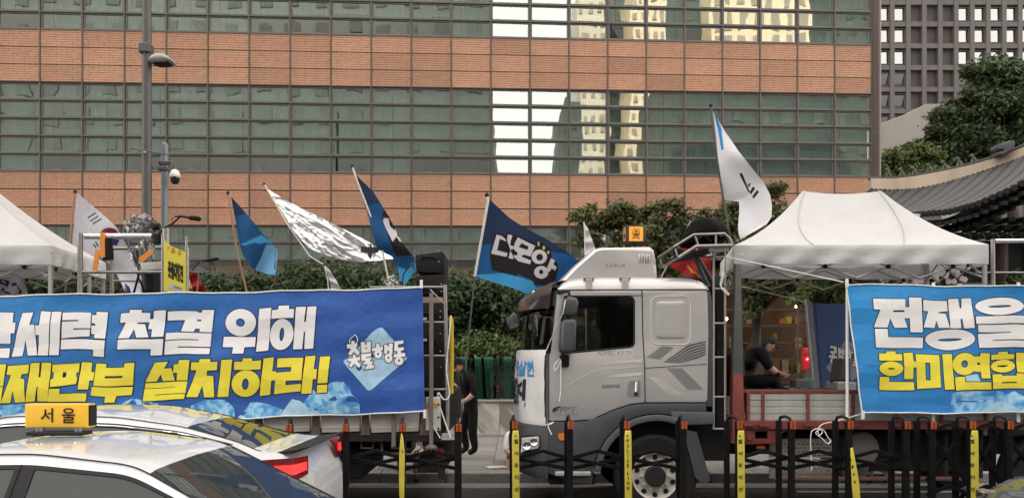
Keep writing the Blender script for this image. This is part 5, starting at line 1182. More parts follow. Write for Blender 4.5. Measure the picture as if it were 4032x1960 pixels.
def tent(name, label, fl, fr_, br, bl, r0, r1, val=.24, legs=0.98, wr=.02):
    t = thing(name, label, 'tent', (Vector(fl) + Vector(br)) / 2 * 1.0 - Vector((0, 0, (fl[2] + br[2]) / 2 - legs)))
    mb = MB()
    mb.grid(quadgrid(fl, fr_, r1, r0, sag=.10)); mb.grid(quadgrid(br, bl, r0, r1, sag=.10)); mb.grid(quadgrid(bl, fl, r0, r0, sag=.10)); mb.grid(quadgrid(fr_, br, r1, r1, sag=.10))
    mb.build('canopy', M_tent, t, 40)
    for (ua, ub) in ((.03, .345), (.97, .665)):
        pts = []
        for q in range(13):
            v = q / 12; u = ub + (ua - ub) * v
            p = (Vector(fl) * (1 - u) + Vector(fr_) * u) * (1 - v) + (Vector(r0) * (1 - u) + Vector(r1) * u) * v
            pts.append(p - Vector((0, .004, .10 * 4 * u * (1 - u) * .4 + .10 * 4 * v * (1 - v) - .006)))
        MB().tube(pts, .008, 6).build('canopy_seam', M_tent, t, 60)
    vb = MB()
    for a, b in ((fl, fr_), (fr_, br), (br, bl), (bl, fl)):
        a, b = Vector(a), Vector(b); n = 40; nn = (b - a).cross(Vector((0, 0, 1))).normalized(); rows = []
        for j, z in enumerate(np.linspace(0, -val, 5)):
            rows.append([a.lerp(b, i / n) + Vector((0, 0, z)) + nn * (wr * math.sin(i * .9 + j * .8 + a.x) * (j / 4) + (.012 if j in (1, 3) else 0)) * min(1, i / 4, (n - i) / 4) for i in range(n + 1)])
        vb.grid(rows)
    vb.build('valance', M_tval, t, 60)
    M_leg = mat('tent_leg', (.42, .41, .39), .4, .5)
    for p in (fl, fr_, br, bl): MB().box((p[0] + .03 * (1 if p[0] < (fl[0] + fr_[0]) / 2 else -1), p[1] + .03 * (1 if p[1] < (fl[1] + bl[1]) / 2 else -1), (p[2] + legs) / 2), (.04, .04, p[2] - legs)).build('leg', M_leg, t)
    z = fl[2] - val + .02
    for a, b in ((fl, fr_), (bl, br), (fl, bl), (fr_, br)):
        a, b = Vector(a), Vector(b); n = 4 if (b - a).length > 2.6 else 3
        for i in range(n):
            p, q = a.lerp(b, i / n), a.lerp(b, (i + 1) / n); hi, lo = Vector((0, 0, z + .1 - a.z)), Vector((0, 0, z - .18 - a.z)); cen_ = (Vector(fl) + Vector(br)) / 2; ins = cen_ - (a + b) / 2; ins.z = 0; ins = ins.normalized() * .09
            MB().tube([p + hi + ins, q + lo + ins], .012, 6).build('truss_bar', M_leg, t); MB().tube([p + lo + ins, q + hi + ins], .012, 6).build('truss_bar', M_leg, t)
            MB().box(p.lerp(q, .5) + Vector((0, 0, z - .04 - a.z)) + ins, (.05, .05, .05), ch=.01).build('truss_joint', M_blkp, t)
    mm = [(Vector(fl) + Vector(fr_)) / 2, (Vector(bl) + Vector(br)) / 2]
    for e, p in ((r0, fl), (r0, bl), (r1, fr_), (r1, br)): MB().tube([Vector(e) - Vector((0, 0, .09)), Vector(e).lerp(Vector(p), .5) - Vector((0, 0, .24)), Vector(p) - Vector((0, 0, .1))], .012, 6).build('rafter', M_leg, t)
    return t
e0 = P(2890, 965, 9.55); e1 = P(3893, 962, 9.12)
tent('canopy_tent', 'white canopy tent with hipped roof standing on the right lorry bed', e0, e1, (e1.x + .30, 11.0, e1.z), (e0.x + .34, 11.42, e0.z), P(3160, 752, 10.45), P(3470, 752, 10.2), .235, wr=.032)
n_ = P(203, 966, 9.5)
tent('canopy_tent', 'white canopy tent at the left end over the long banner', (n_.x - 3.0, 9.5, n_.z), n_, (n_.x - .28, 11.3, n_.z), (n_.x - 3.28, 11.3, n_.z), P(-130, 660, 10.5), P(-120, 660, 10.5), .24)

# ================================================================== FLAGS
M_fc = clothmat('flag_cloth', .8, .15, 4, .25); M_flw = clothmat('white_flag_cloth', .8, .15, 4, .15)
M_bam = mat('bamboo_pole', (.28, .16, .09), .6, var=.2, scale=20, streak=True); M_pw2 = mat('white_pole', (.55, .53, .50), .5)
M_gpole = mat('dark_green_pole', (.05, .065, .06), .5)
def flag(lbl, d, pole, r, pm, top, bot, base, prints, nm='flag', foot=None, cm=None, **kw):
    pp = [P(x, y, d) for x, y in pole]
    t = thing(nm, lbl, 'flag', pp[-1]); MB().tube(pp, r, 8).build('pole', pm, t, 60)
    MB().sphere(pp[0], r * 1.7, 8, 6).build('pole_tip', M_blkp, t)
    cloth('cloth', top, bot, d, cm or M_fc, t, base, prints, **kw); return t
NAVY, BLU, SKY, LBL = (.016, .034, .085), (.014, .095, .28), (.05, .30, .58), (.15, .36, .60)
s3 = 450 / 1408
def zf(pl): return [(1850 + x * s3, 760 + y * s3) for x, y in pl]
WH = (.55, .54, .58); BK = (.018, .014, .018); YE = (.55, .55, .15)
pr = [(BLU, zf([(0, 655), (270, 630), (1000, 720), (1260, 760), (1500, 900), (1500, 1400), (0, 1400)])), (SKY, zf([(0, 1010), (400, 985), (560, 1020), (760, 1080), (800, 1140), (1000, 1300), (0, 1400)])),
      (BK, zf([(240, 740), (300, 500), (330, 490), (440, 520), (455, 485), (550, 520), (590, 520), (810, 620), (830, 580), (1000, 690), (1010, 800), (1080, 860), (1090, 920), (1060, 1080), (990, 1140), (800, 1130), (780, 1080), (650, 1020), (590, 1000), (570, 1025), (480, 1000), (270, 950)])),
      (WH, zf([(330, 512), (395, 530), (440, 570), (444, 595), (370, 560), (335, 705), (465, 740), (450, 785), (262, 745)])), (WH, zf([(470, 510), (525, 522), (500, 600), (500, 645), (540, 655), (540, 690), (510, 690), (505, 720), (535, 780), (530, 812), (478, 800), (495, 730), (500, 700), (480, 640), (456, 580)])),
      (WH, zf([(590, 545), (805, 650), (745, 780), (680, 760), (645, 760), (640, 785), (755, 830), (740, 875), (600, 840), (545, 790), (545, 760), (580, 770), (590, 735), (545, 700), (545, 640)])), (BK, zf([(640, 615), (725, 660), (710, 700), (600, 665)])), (BK, zf([(545, 720), (590, 735), (580, 765), (540, 750)])),
      (WH, zf(ell(855, 785, 95, 88))), (BK, zf(ell(860, 790, 42, 42))), (WH, zf([(1000, 800), (1050, 830), (1030, 880), (1070, 910), (1050, 955), (1010, 925), (980, 970), (945, 940)])), (WH, zf(ell(880, 975, 88, 78))), (BK, zf(ell(878, 970, 27, 28))),
      (YE, zf([(838, 600), (858, 605), (856, 655), (835, 648)])), (YE, zf([(900, 650), (928, 660), (918, 698), (895, 690)])), (YE, zf([(962, 710), (986, 715), (972, 750), (950, 742)]))]
fl_ = flag('dark blue flag with white Korean letters on black flying beside the silver cab', 13.6, [(1917, 768), (1922, 790), (1870, 1088)], .024, M_pw2, zf([(225, 60), (480, 300), (700, 440), (900, 540), (1080, 650), (1260, 765), (1420, 930)]), zf([(70, 1025), (260, 1090), (500, 1160), (720, 1245), (900, 1290), (1150, 1290), (1400, 1230)]), NAVY, pr, nu=240, nv=170, amp=.04, waves=1.2)
MB().tube([P(1870, 1084, 13.6), P(1838, 1400, 13.6), P(1822, 1570, 13.6), P(1810, 1768, 13.6)], .014, 8).build('lower_pole', M_gpole, fl_, 60)
flag('blue checkered flag on a bamboo pole above the long banner', 11.0, [(897, 760), (930, 970), (972, 1150), (985, 1650)], .016, M_bam, [(910, 775), (970, 840), (1035, 920), (1072, 960), (1093, 985)], [(945, 968), (958, 1005), (1000, 1062), (1060, 1080), (1086, 1084)], (.014, .085, .22),
     [(NAVY, [(890, 760), (1000, 760), (975, 838), (930, 853), (915, 860)]), ((.012, .07, .19), [(940, 965), (1058, 950), (1040, 1000), (1005, 1060), (950, 1060)]), (LBL, [(1050, 960), (1110, 970), (1100, 1100), (1000, 1070), (1030, 1010)]), (SKY, [(945, 963), (975, 950), (1030, 925), (1072, 955), (1068, 965), (1000, 955), (960, 966)]), (NAVY, [(1040, 955), (1070, 960), (1066, 966), (1030, 958)]),
      ((.02, .05, .12), [(1083, 990), (1086, 990), (1084, 1062), (1080, 1062)])], amp=.06, waves=1.4, nu=80, nv=70)
M_foil = mat('crumpled_foil', (.84, .85, .87), .48, .75, var=0, bump=.18, bscale=5)
nt = M_foil.node_tree; bn = [n for n in nt.nodes if n.type == 'BUMP'][0]; bn.inputs['Distance'].default_value = .10; vn = nt.nodes.new('ShaderNodeTexVoronoi'); vn.inputs['Scale'].default_value = 2.2; nn = [n for n in nt.nodes if n.type == 'TEX_NOISE'][0]; nn.inputs['Distortion'].default_value = 1.0
fm0 = nt.nodes.new('ShaderNodeMapping'); fm0.inputs['Rotation'].default_value = (0, R(-30), 0); fm1 = nt.nodes.new('ShaderNodeMapping'); fm1.inputs['Scale'].default_value = (.7, 2, 4.5)
nt.links.new(nt.nodes['Texture Coordinate'].outputs['Object'], fm0.inputs[0]); nt.links.new(fm0.outputs[0], fm1.inputs[0]); nt.links.new(fm1.outputs[0], nn.inputs['Vector'])
mx = nt.nodes.new('ShaderNodeMath'); mx.operation = 'ADD'; nt.links.new(nn.outputs['Fac'], mx.inputs[0]); nt.links.new(vn.outputs['Distance'], mx.inputs[1]); nt.links.new(fm1.outputs[0], vn.inputs['Vector']); nt.links.new(mx.outputs[0], bn.inputs['Height'])
t = flag('silver foil flag streaming above the hedge', 11.6, [(1040, 725), (1130, 880), (1220, 1010), (1275, 1042), (1360, 1200), (1480, 1560)], .012, M_pw2, [(1052, 742), (1110, 780), (1180, 815), (1250, 850), (1340, 895), (1440, 945), (1510, 985), (1545, 998)], [(1056, 752), (1100, 820), (1150, 900), (1210, 975), (1270, 1000), (1370, 1025), (1430, 1030), (1548, 1018)], (.8, .8, .8), [], cm=M_foil, amp=.03, waves=1.4, nu=200, nv=90)
o = [c for c in t.children if c.name.startswith('cloth')][0]
from mathutils import noise as mnoise
_ca, _sa = math.cos(R(33)), math.sin(R(33))
for v in o.data.vertices:                                  # creases run along the streaming foil
    a_, b_ = v.co.x * _ca - v.co.z * _sa, v.co.x * _sa + v.co.z * _ca
    v.co.y += .10 * abs(mnoise.noise(Vector((a_ * 1.6, b_ * 7, .3)))) + .05 * abs(mnoise.noise(Vector((a_ * 4, b_ * 13, 2.1)))) + .012 * mnoise.noise(Vector((a_ * 18, b_ * 24, 5)))
sheet([[(1421, 970), (1455, 972), (1460, 954), (1465, 972), (1494, 974), (1490, 994), (1466, 998), (1460, 1022), (1450, 1010), (1448, 998), (1421, 992)]], 11.42, mat('black_tape', (.03, .03, .032), .5), t, 'taped_mark')
cl = flag('dark blue flag with white letters drooping beside the loudspeakers', 11.2, [(1387, 655), (1405, 710), (1440, 800), (1500, 960), (1540, 1150), (1570, 1560)], .014, M_pw2, [(1403, 690), (1470, 755), (1530, 850), (1580, 950), (1628, 1010), (1640, 1060)], [(1410, 730), (1450, 850), (1485, 980), (1545, 1010), (1570, 1080), (1590, 1128)], (.013, .075, .20),
     [(NAVY, [(1390, 680), (1480, 740), (1540, 850), (1500, 800), (1430, 810)]), (BK, [(1510, 825), (1540, 850), (1590, 960), (1632, 1005), (1560, 1010), (1530, 940), (1505, 850)]), (WH, [(1512, 858), (1530, 860), (1535, 890), (1550, 905), (1565, 900), (1585, 925), (1588, 945), (1575, 952), (1560, 930), (1545, 950), (1535, 930), (1520, 900), (1508, 870)]), (BK, [(1562, 912), (1575, 925), (1575, 938), (1565, 930)]), (SKY, [(1565, 1050), (1600, 1060), (1645, 1010), (1650, 1140), (1580, 1140)])], amp=.05, waves=1.0, nu=90, nv=80)
flag('small white pennant poking over the long banner', 11.2, [(1277, 1042), (1290, 1100), (1310, 1300), (1330, 1560)], .01, M_pw2, [(1279, 1043), (1300, 1065), (1325, 1105), (1350, 1150)], [(1281, 1048), (1290, 1080), (1298, 1110), (1305, 1150)], (.52, .51, .55), [], nu=30, nv=20, amp=.02)
flag('small white pennant over the roof spoiler', 12.0, [(2298, 870), (2302, 900), (2304, 1000), (2310, 1560)], .012, M_pw2, [(2300, 876), (2315, 900), (2332, 945), (2345, 980)], [(2300, 884), (2301, 930), (2302, 970), (2303, 1010)], (.58, .58, .60), [], nu=30, nv=20, amp=.02)
# national flag with blue ribbon, drooping behind the tent
TW = (.60, .60, .64); s4 = 500 / 1043
def zk(pl): return [(2750 + x * s4, 380 + y * s4) for x, y in pl]
flag('white flag with black bars and a blue ribbon on a tall dark pole', 11.9, zk([(102, 75), (115, 200), (150, 480), (190, 750), (225, 950), (265, 1220), (330, 1700), (380, 2400)]), .018, M_gpole, zk([(118, 125), (150, 170), (220, 290), (330, 450), (450, 600), (540, 710), (590, 810), (605, 900), (600, 990), (560, 1050)]), zk([(130, 200), (160, 500), (190, 700), (208, 850), (335, 865), (335, 960), (325, 1060), (330, 1130), (348, 1175), (420, 1130)]), TW,
     [((.03, .20, .45), zk([(120, 100), (140, 160), (150, 170), (190, 270), (208, 435), (188, 442), (165, 300), (140, 190)])), (BK, zk([(335, 635), (358, 628), (425, 790), (412, 790)])), (BK, zk([(405, 720), (425, 712), (430, 722), (412, 748)])), (BK, zk([(420, 785), (448, 738), (468, 752), (435, 805)])), (BK, zk([(440, 825), (480, 768), (500, 782), (455, 838)]))], cm=M_flw, amp=.10, waves=1.6, nu=150, nv=110)
# national flag written over, left
TG = [(.15, .012, .03), (.02, .03, .14)]
def scrib(px, py, u, v): return (np.sin(px * .9 + 3 * np.sin(py * .35)) * np.sin(py * .8 + 2 * np.sin(px * .21)) > .72) & (u < .95)
def in_ell(cx, cy, rx, ry): return lambda px, py, u, v: ((px - cx) / rx) ** 2 + ((py - cy) / ry) ** 2 < 1
def bar(x0, y0, x1, y1, w):
    d_ = Vector((x1 - x0, y1 - y0)); n = Vector((-d_.y, d_.x)).normalized() * w; return [(x0 + n.x, y0 + n.y), (x1 + n.x, y1 + n.y), (x1 - n.x, y1 - n.y), (x0 - n.x, y0 - n.y)]
prk = [((.25, .25, .30), scrib), (TG[0], in_ell(430, 930, 38, 34)), (TG[1], [(395, 935), (430, 925), (470, 945), (460, 968), (430, 960), (400, 950)])] + [(BK, bar(*q, 2.6)) for q in ((345, 858, 378, 838), (355, 871, 388, 850), (365, 882, 400, 861), (368, 960, 378, 975), (376, 952, 388, 972))]
prk += [(TG[0], [(488, 1115), (500, 1150), (510, 1165), (495, 1165)]), (TG[1], [(490, 1112), (510, 1130), (520, 1165), (505, 1165)])]
flag('white national flag covered in signatures behind the filming platform', 11.4, [(296, 755), (290, 800), (272, 985), (255, 1160), (250, 1560)], .016, M_bam, [(302, 758), (340, 790), (400, 840), (455, 890), (490, 950), (520, 1010), (560, 1100), (580, 1165)], [(282, 985), (320, 1000), (370, 1010), (400, 1015), (440, 1050), (460, 1080), (480, 1120), (500, 1170)], (.50, .50, .55), prk, cm=M_flw, amp=.06, waves=1.6, nu=170, nv=130)
flag('white flag with navy lettering under the left tent', 11.0, [(-60, 1100), (-50, 1200), (-40, 1500)], .014, M_pw2, [(-50, 1085), (20, 1088), (78, 1094), (98, 1120), (104, 1140)], [(-50, 1180), (10, 1180), (60, 1180), (100, 1180), (115, 1180)], (.52, .52, .57), [(NAVY, [(-20, 1094), (28, 1102), (38, 1111), (28, 1131), (18, 1121), (-20, 1112)]), ((.5, .5, .55), [(7, 1101), (25, 1112), (22, 1117), (5, 1107)]), (NAVY, [(44, 1117), (60, 1110), (68, 1122), (74, 1132), (86, 1143), (84, 1156), (70, 1156), (78, 1142), (70, 1138), (66, 1122), (48, 1127)]), (NAVY, [(20, 1145), (42, 1152), (40, 1158), (18, 1156)]), (NAVY, [(8, 1132), (18, 1136), (16, 1148), (6, 1145)])], nu=90, nv=60, amp=.03)
flag('red flag with a yellow stripe beside the placard', 11.3, [(728, 1020), (745, 1100), (760, 1500)], .012, M_pw2, [(732, 1030), (765, 1060), (790, 1105), (820, 1160)], [(735, 1100), (738, 1130), (740, 1150), (742, 1175)], (.28, .018, .022), [((.45, .24, .03), [(736, 1108), (752, 1115), (765, 1160), (752, 1165)])], nu=50, nv=40, amp=.03)
flag('red flag with yellow lettering behind the luggage rack', 12.6, [(2722, 865), (2680, 960), (2622, 1055), (2560, 1180), (2500, 1560)], .014, mat('grey_green_pole', (.22, .25, .22), .5), [(2728, 870), (2750, 880), (2790, 920), (2800, 1000), (2800, 1080)], [(2630, 1040), (2660, 1062), (2700, 1082), (2760, 1095), (2810, 1100)], (.26, .018, .02), [((.42, .24, .06), bar(2706, 1045, 2730, 1075, 3)), ((.42, .24, .06), bar(2735, 1070, 2760, 1095, 3)), ((.42, .24, .06), bar(2752, 1040, 2775, 1060, 3)), ((.42, .24, .06), bar(2765, 1075, 2782, 1050, 3)), ((.42, .24, .06), bar(2755, 1052, 2772, 1044, 2))], nu=80, nv=60, amp=.03)

# ================================================================== FILMING PLATFORM
DPf = 9.7
t = thing('filming_platform', 'steel pipe scaffold with a silver padded rail above the long banner', 'scaffold', P(480, 1690, DPf + .4))
def pipe(pts, r, nm, m=M_gal, par=None, d=DPf): return MB().tube([P(a, b, d if len(q) < 3 else q[2]) for q in pts for a, b in [q[:2]]], r, 10).build(nm, m, par or t, 60)
pipe([(316, 918), (314, 1690)], .033, 'upright'); pipe([(654, 900), (645, 1690)], .045, 'upright'); pipe([(736, 975), (735, 1690)], .028, 'upright')
pipe([(440, 968), (444, 1690)], .026, 'upright', d=10.3); pipe([(352, 1090), (352, 1690)], .024, 'upright', mat('pale_wood_post', (.36, .34, .31), .6), d=10.3)
pipe([(335, 930), (600, 930)], .040, 'padded_rail', mat('silver_foam_foil', (.80, .80, .80), .25, .8, var=.06, bump=.5, bscale=18))
pipe([(326, 1071), (640, 1071)], .021, 'rail'); pipe([(448, 1106), (600, 1106)], .014, 'rail', d=10.0); pipe([(442, 978), (640, 975)], .024, 'rail', d=10.3)
pipe([(540, 985), (548, 1075), (525, 1160)], .014, 'camera_leg', M_blkp, d=9.9)
pipe([(540, 1075), (560, 1130), (572, 1165)], .010, 'camera_leg', M_blkp, d=9.9)
t = thing('video_camera', 'video camera wrapped in a clear plastic rain cover on the platform', 'camera', P(570, 1690, 9.95))
cv = MB(); cen = P(560, 905, 9.95)
M_pl = glass('clear_plastic', (.80, .81, .82), .10, wob=.012, wscale=8, rough=.15)
bm = bmesh.new(); bmesh.ops.create_icosphere(bm, subdivisions=4, radius=1)
for v in bm.verts:
    n = v.co.normalized(); w = 1 + .10 * math.sin(n.x * 9 + n.z * 6) + .09 * math.sin(n.z * 14 + n.y * 11) + .06 * math.sin(n.x * 21)
    v.co = Vector((n.x * .22 * w * (1.0 if n.z > 0 else .75), n.y * .17 * w, n.z * (.19 if n.z > 0 else .50) * w)) + Vector((0, 0, 0))
cv.frombm(bm, None, cen); cv.build('rain_cover', M_pl, t, 25)
MB().box(P(575, 915, 9.95), (.26, .14, .13), rot=(0, R(-14), 0), ch=.02).build('camera_body', mat('camera_dark', (.03, .03, .033), .5), t)
MB().tube([P(600, 895, 9.9), P(628, 890, 9.9)], .045, 14).build('lens', M_blkp, t, 40)
MB().box(P(555, 878, 9.95), (.12, .08, .07), ch=.02).build('viewfinder', mat('camera_grey', (.25, .25, .26), .4), t)
MB().tube([P(570, 950, 9.95), P(568, 1160, 9.95), P(566, 1690, 9.95)], .035, 10).build('pedestal', mat('pedestal_grey', (.12, .12, .125), .5), t, 60)
t = thing('boom_microphone', 'black boom microphone with foam windshield above the placard', 'microphone', P(612, 960, 9.7))
MB().tube([P(612, 948, 9.7), P(640, 900, 9.7), P(680, 880, 9.7), P(708, 855, 9.7)], .012, 8).build('arm', M_blkp, t, 60)
MB().tube([P(690, 853, 9.7), P(712, 852, 9.7), P(745, 857, 9.7), P(760, 859, 9.7)], [.010, .014, .016, .026], 10).build('stem', M_blkp, t, 60)
MB().tube([P(742, 857, 9.7), P(752, 858, 9.7), P(785, 862, 9.7), P(790, 863, 9.7)], [.016, .029, .030, .018], 12).build('windshield', mat('foam_black', (.012, .012, .012), .95, bump=.3, bscale=200), t, 60)
MB().box(P(617, 940, 9.7), (.09, .08, .14), ch=.02).build('clamp', M_blkp, t); MB().tube([P(605, 950, 9.66), P(613, 951, 9.62)], .024, 12).build('pipe_end', M_chs, t, 60)
MB().tube([P(690, 853, 9.7), P(675, 862, 9.7), P(680, 875, 9.7)], .004, 5).build('cable', M_blkp, t)
M_str = mat('orange_strap', (.62, .22, .03), .7, var=.1)
for lbl, pts, w in (('orange ratchet strap wound over the silver rail', [(404, 914), (402, 950), (403, 1012)], .03), ('orange strap end hanging under the silver rail', [(385, 985), (378, 1030), (372, 1065)], .03), ('orange strap looped beside the white power box', [(598, 988), (575, 1005), (552, 1026)], .035)):
    o = MB(); a = [P(x, y, DPf - .06) for x, y in pts]
    for p, q in zip(a[:-1], a[1:]):
        d_ = (q - p); n = Vector((d_.z, 0, -d_.x)).normalized() * w; o.add([p - n, p + n, q + n, q - n, *(v + Vector((0, .012, 0)) for v in (p - n, p + n, q + n, q - n))], [(0, 1, 2, 3), (7, 6, 5, 4), (0, 4, 5, 1), (1, 5, 6, 2), (2, 6, 7, 3), (3, 7, 4, 0)])
    tag(o.build('strap', M_str), lbl, 'strap')
o = MB().prism(XZ([(412, 942), (430, 940), (434, 1020), (408, 1024)], DPf), DPf - .04, DPf + .1, ch=.02).build('cable_bag', M_blkp, None, 40); tag(o, 'black pouch hanging beside the orange strap on the rail', 'pouch')
o = MB().prism(XZ([(544, 1032), (628, 1026), (628, 1058), (546, 1064)], DPf), DPf + .05, DPf + .18, ch=.01); o = o.build('power_box', mat('white_plastic', (.58, .57, .54), .5), None, 40); tag(o, 'white power box resting on the platform rail', 'box')
o = MB().box(P(600, 1110, 9.9), (.13, .2, .28), ch=.03).build('battery_pack', M_blkp); tag(o, 'black battery pack slung under the platform rail', 'battery')
# yellow placard
t = thing('placard', 'yellow placard with red and black Korean lettering on the platform post', 'placard', P(690, 1150, 9.55))
pq = [(646, 944), (668, 966), (730, 992), (730, 1152), (672, 1152), (645, 1142)]
MB().prism(XZ(pq, 9.55), 9.55, 9.562).build('board', mat('placard_yellow', (.58, .52, .05), .7, var=.04), t)
def plac(p): return p
M_rd = mat('print_red', (.50, .09, .02), .7)
def sk(pts_fn):
    return pts_fn
def skew(p):
    px = CX + p.x / p.y * F; dz = -(px - 657) * .36 * p.y / F; return Vector((p.x, p.y, p.z + dz))
worn_marks((658, 968, 722, 992), 9.545, M_rd, t, 1, 'red_print', .36, 5)
lettering('촛불대행진', (661, 1020, 721, 1092), 9.545, M_ink, t, .05, fn=skew)
sheet([[(666, 1115), (716, 1132), (713, 1153), (664, 1136)]], 9.546, mat('print_grey', (.42, .42, .44), .7), t, 'caption_box')
worn_marks((678, 1121, 712, 1133), 9.543, M_ink, t, 2, 'small_print', .34, 8)
for px in (640, 734): MB().tube([P(px, 930, 9.58), P(px, 1160, 9.58), P(px, 1690, 9.58)], .014, 8).build('post', M_gal, t)
t = thing('cymbal_stand', 'dark cymbal on a thin stand behind the long banner', 'cymbal', P(785, 1690, 10.3))
c = P(783, 1054, 10.3); mb = MB(); mb.lathe([(.001, .03), (.02, .028), (.03, .012), (.165, -.01), (.168, -.014), (.03, .006), (.001, .02)], (0, 0, 0), 'z', 36); me = mb.mesh('cymbal', mat('dark_bronze_cymbal', (.05, .052, .05), .3, .8, var=.1), smooth=50)
link('cymbal', me, t, at=c - org(t), rot=(R(24), R(6), 0)); MB().tube([P(783, 1056, 10.3), P(775, 1160, 10.3), P(775, 1690, 10.3)], .009, 8).build('stand', M_gal, t)
t = thing('microphone', 'black microphone on a boom over the dark cymbal', 'microphone', P(740, 1090, 10.2))
MB().tube([P(738, 1088, 10.2), P(786, 1028, 10.2), P(806, 1026, 10.2)], .008, 8).build('boom', M_blkp, t, 60); MB().tube([P(802, 1026, 10.2), P(826, 1024, 10.2), P(845, 1020, 10.2), P(862, 1018, 10.2)], [.012, .022, .024, .016], 10).build('capsule', M_blkp, t, 60)
t = thing('plastic_bag', 'clear plastic bag tied at the banner edge beside the loudspeakers', 'bag', P(1545, 1125, 9.4))
bm = bmesh.new(); bmesh.ops.create_icosphere(bm, subdivisions=3, radius=1)
for v in bm.verts: v.co = Vector((v.co.x * .11, v.co.y * .08, v.co.z * .08)) * (1 + .18 * math.sin(v.co.x * 9 + v.co.z * 13))
cv = MB(); cv.frombm(bm, None, P(1545, 1108, 9.4)); cv.build('film', M_pl, t, 30)
MB().tube([P(1545, 1122, 9.4), P(1550, 1136, 9.4)], .01, 6).build('knot', M_wht, t)

# ================================================================== STREET LAMP, CAMERA POST, METRO SIGN
M_lp = mat('lamp_post_grey', (.085, .082, .08), .5, .3, var=.12, scale=4)
t = thing('street_lamp', 'tall grey street lamp post with one luminaire', 'street lamp', P(578, 0, 12.4) * Vector((1, 1, 0)) if False else (P(578, 0, 12.4).x, 12.4, .15))
b = t.location
MB().tube([(b.x, 12.4, .15), (b.x, 12.4, 4), (b.x, 12.4, 7.6), (b.x + .02, 12.4, 12)], [.085, .08, .072, .06], 14).build('post', M_lp, t, 60)
MB().box(P(576, 195, 12.4), (.18, .2, .16), ch=.02).build('collar', M_lp, t); 
prof = [(597, 240), (612, 225), (630, 219), (655, 220), (675, 232), (683, 246), (660, 254), (620, 255), (598, 253)]
MB().prism(XZ(prof, 12.4), 12.25, 12.55, ch=.05).build('luminaire', mat('luminaire_grey', (.30, .29, .28), .4, .3), t, 50)
MB().prism(XZ([(602, 250), (676, 247), (660, 257), (618, 258)], 12.4), 12.3, 12.5).build('lens', M_chs, t)
MB().tube([P(590, 215, 12.4), P(612, 235, 12.4)], .03).build('bracket', M_lp, t)
MB().tube([P(514, 584, 12.3), P(590, 596, 12.25), P(668, 612, 12.3)], .012, 6).build('cross_arm', M_lp, t); MB().box(P(566, 598, 12.3), (.05, .03, .03)).build('clamp', M_wht, t)
t = thing('camera_post', 'slim blue grey post carrying a white dome security camera', 'post', (P(648, 0, 12.6).x, 12.6, .15)); b = t.location
M_cp = mat('blue_grey_post', (.16, .19, .21), .45, .2, var=.08)
MB().tube([(b.x, 12.6, .15), (b.x, 12.6, CH + (HY - 570) / F * 12.6)], .058, 14).build('post', M_cp, t, 60)
MB().tube([(b.x, 12.6, CH + (HY - 570) / F * 12.6), (b.x, 12.6, CH + (HY - 562) / F * 12.6)], [.058, .03], 14).build('cap', M_cp, t)
for py in (645, 668): MB().box(P(646, py, 12.6), (.145, .15, .06), ch=.01).build('clamp', M_lp, t)
MB().tube([P(660, 640, 12.55), P(676, 638, 12.5), P(686, 652, 12.5), P(690, 668, 12.5)], .022, 8).build('arm', M_lp, t, 60)
c = P(689, 688, 12.5); s_ = 12.5 / F
o = MB().lathe([(.001, 21 * s_), (8 * s_, 20 * s_), (15 * s_, 14 * s_), (19 * s_, 3 * s_), (20 * s_, -8 * s_), (18 * s_, -11 * s_)], c, 'z', 24).build('camera_housing', mat('camera_white', (.66, .65, .60), .4), t, 50)
MB().lathe([(18 * s_, -9 * s_), (17.5 * s_, -22 * s_), (13 * s_, -33 * s_), (6 * s_, -37 * s_), (.001, -38 * s_)], c, 'z', 24).build('camera_dome', mat('dark_dome', (.012, .012, .014), .1), t, 60)
DS = 13.0
t = thing('metro_sign', 'orange and brown metro station sign box with a train symbol', 'sign', (P(2506, 0, DS).x, DS + .15, .15))
MB().tube([(P(2506, 0, DS).x, DS + .2, .15), (P(2506, 0, DS).x, DS + .2, P(0, 950, DS).z)], .06, 12).build('post', M_lp, t, 60)
M_bsn = mat('sign_brown', (.055, .040, .033), .5)
cx, cz = P(2506, 921, DS).x, P(0, 921, DS).z
q = thing; 
MB().prism(XZ([(2474, 887), (2543, 886), (2543, 955), (2474, 955)], DS), DS, DS + .36, ch=.006).build('housing', M_bsn, t, 30)
MB().prism([(P(2452, 0, DS + .36).x, P(0, 897, DS + .36).z), (P(2474, 0, DS).x, P(0, 887, DS).z), (P(2474, 0, DS).x, P(0, 955, DS).z), (P(2452, 0, DS + .36).x, P(0, 955, DS + .36).z)], DS + .004, DS + .34).build('housing_flank', M_bsn, t)
M_so = emis('sign_orange', (.75, .34, .035), .10)
MB().prism(XZ([(2476.5, 892.5), (2532, 893), (2531.5, 949.5), (2476.5, 949)], DS), DS - .012, DS - .004).build('face', M_so, t)
MB().prism(XZ([(2454, 897), (2464.5, 894), (2463.5, 950), (2453.5, 951)], DS), DS - .012, DS + .0).build('side_face', mat('sign_orange_side', (.42, .23, .09), .5), t)
worn_marks((2456, 900, 2463, 914), DS - .016, M_bsn, t, 2, 'side_print')
MB().box(P(2459, 930, DS - .014), (.022, .004, .09)).build('side_lettering', M_bsn, t)
M_ic = mat('icon_brown', (.12, .045, .01), .6); k = 160 / 2003
ic = lambda pl: [(2420 + x * k, 870 + y * k) for x, y in pl]
tr = [(945, 375), (1185, 375), (1230, 430), (1250, 560), (1235, 690), (1200, 735), (930, 735), (895, 690), (880, 560), (900, 430)]
tin = [(950, 395), (1180, 395), (1210, 440), (1228, 590), (905, 590), (920, 440)]
sheet([ic(tr)], DS - .015, M_ic, t, 'train_symbol', {0: [ic(tin)]})
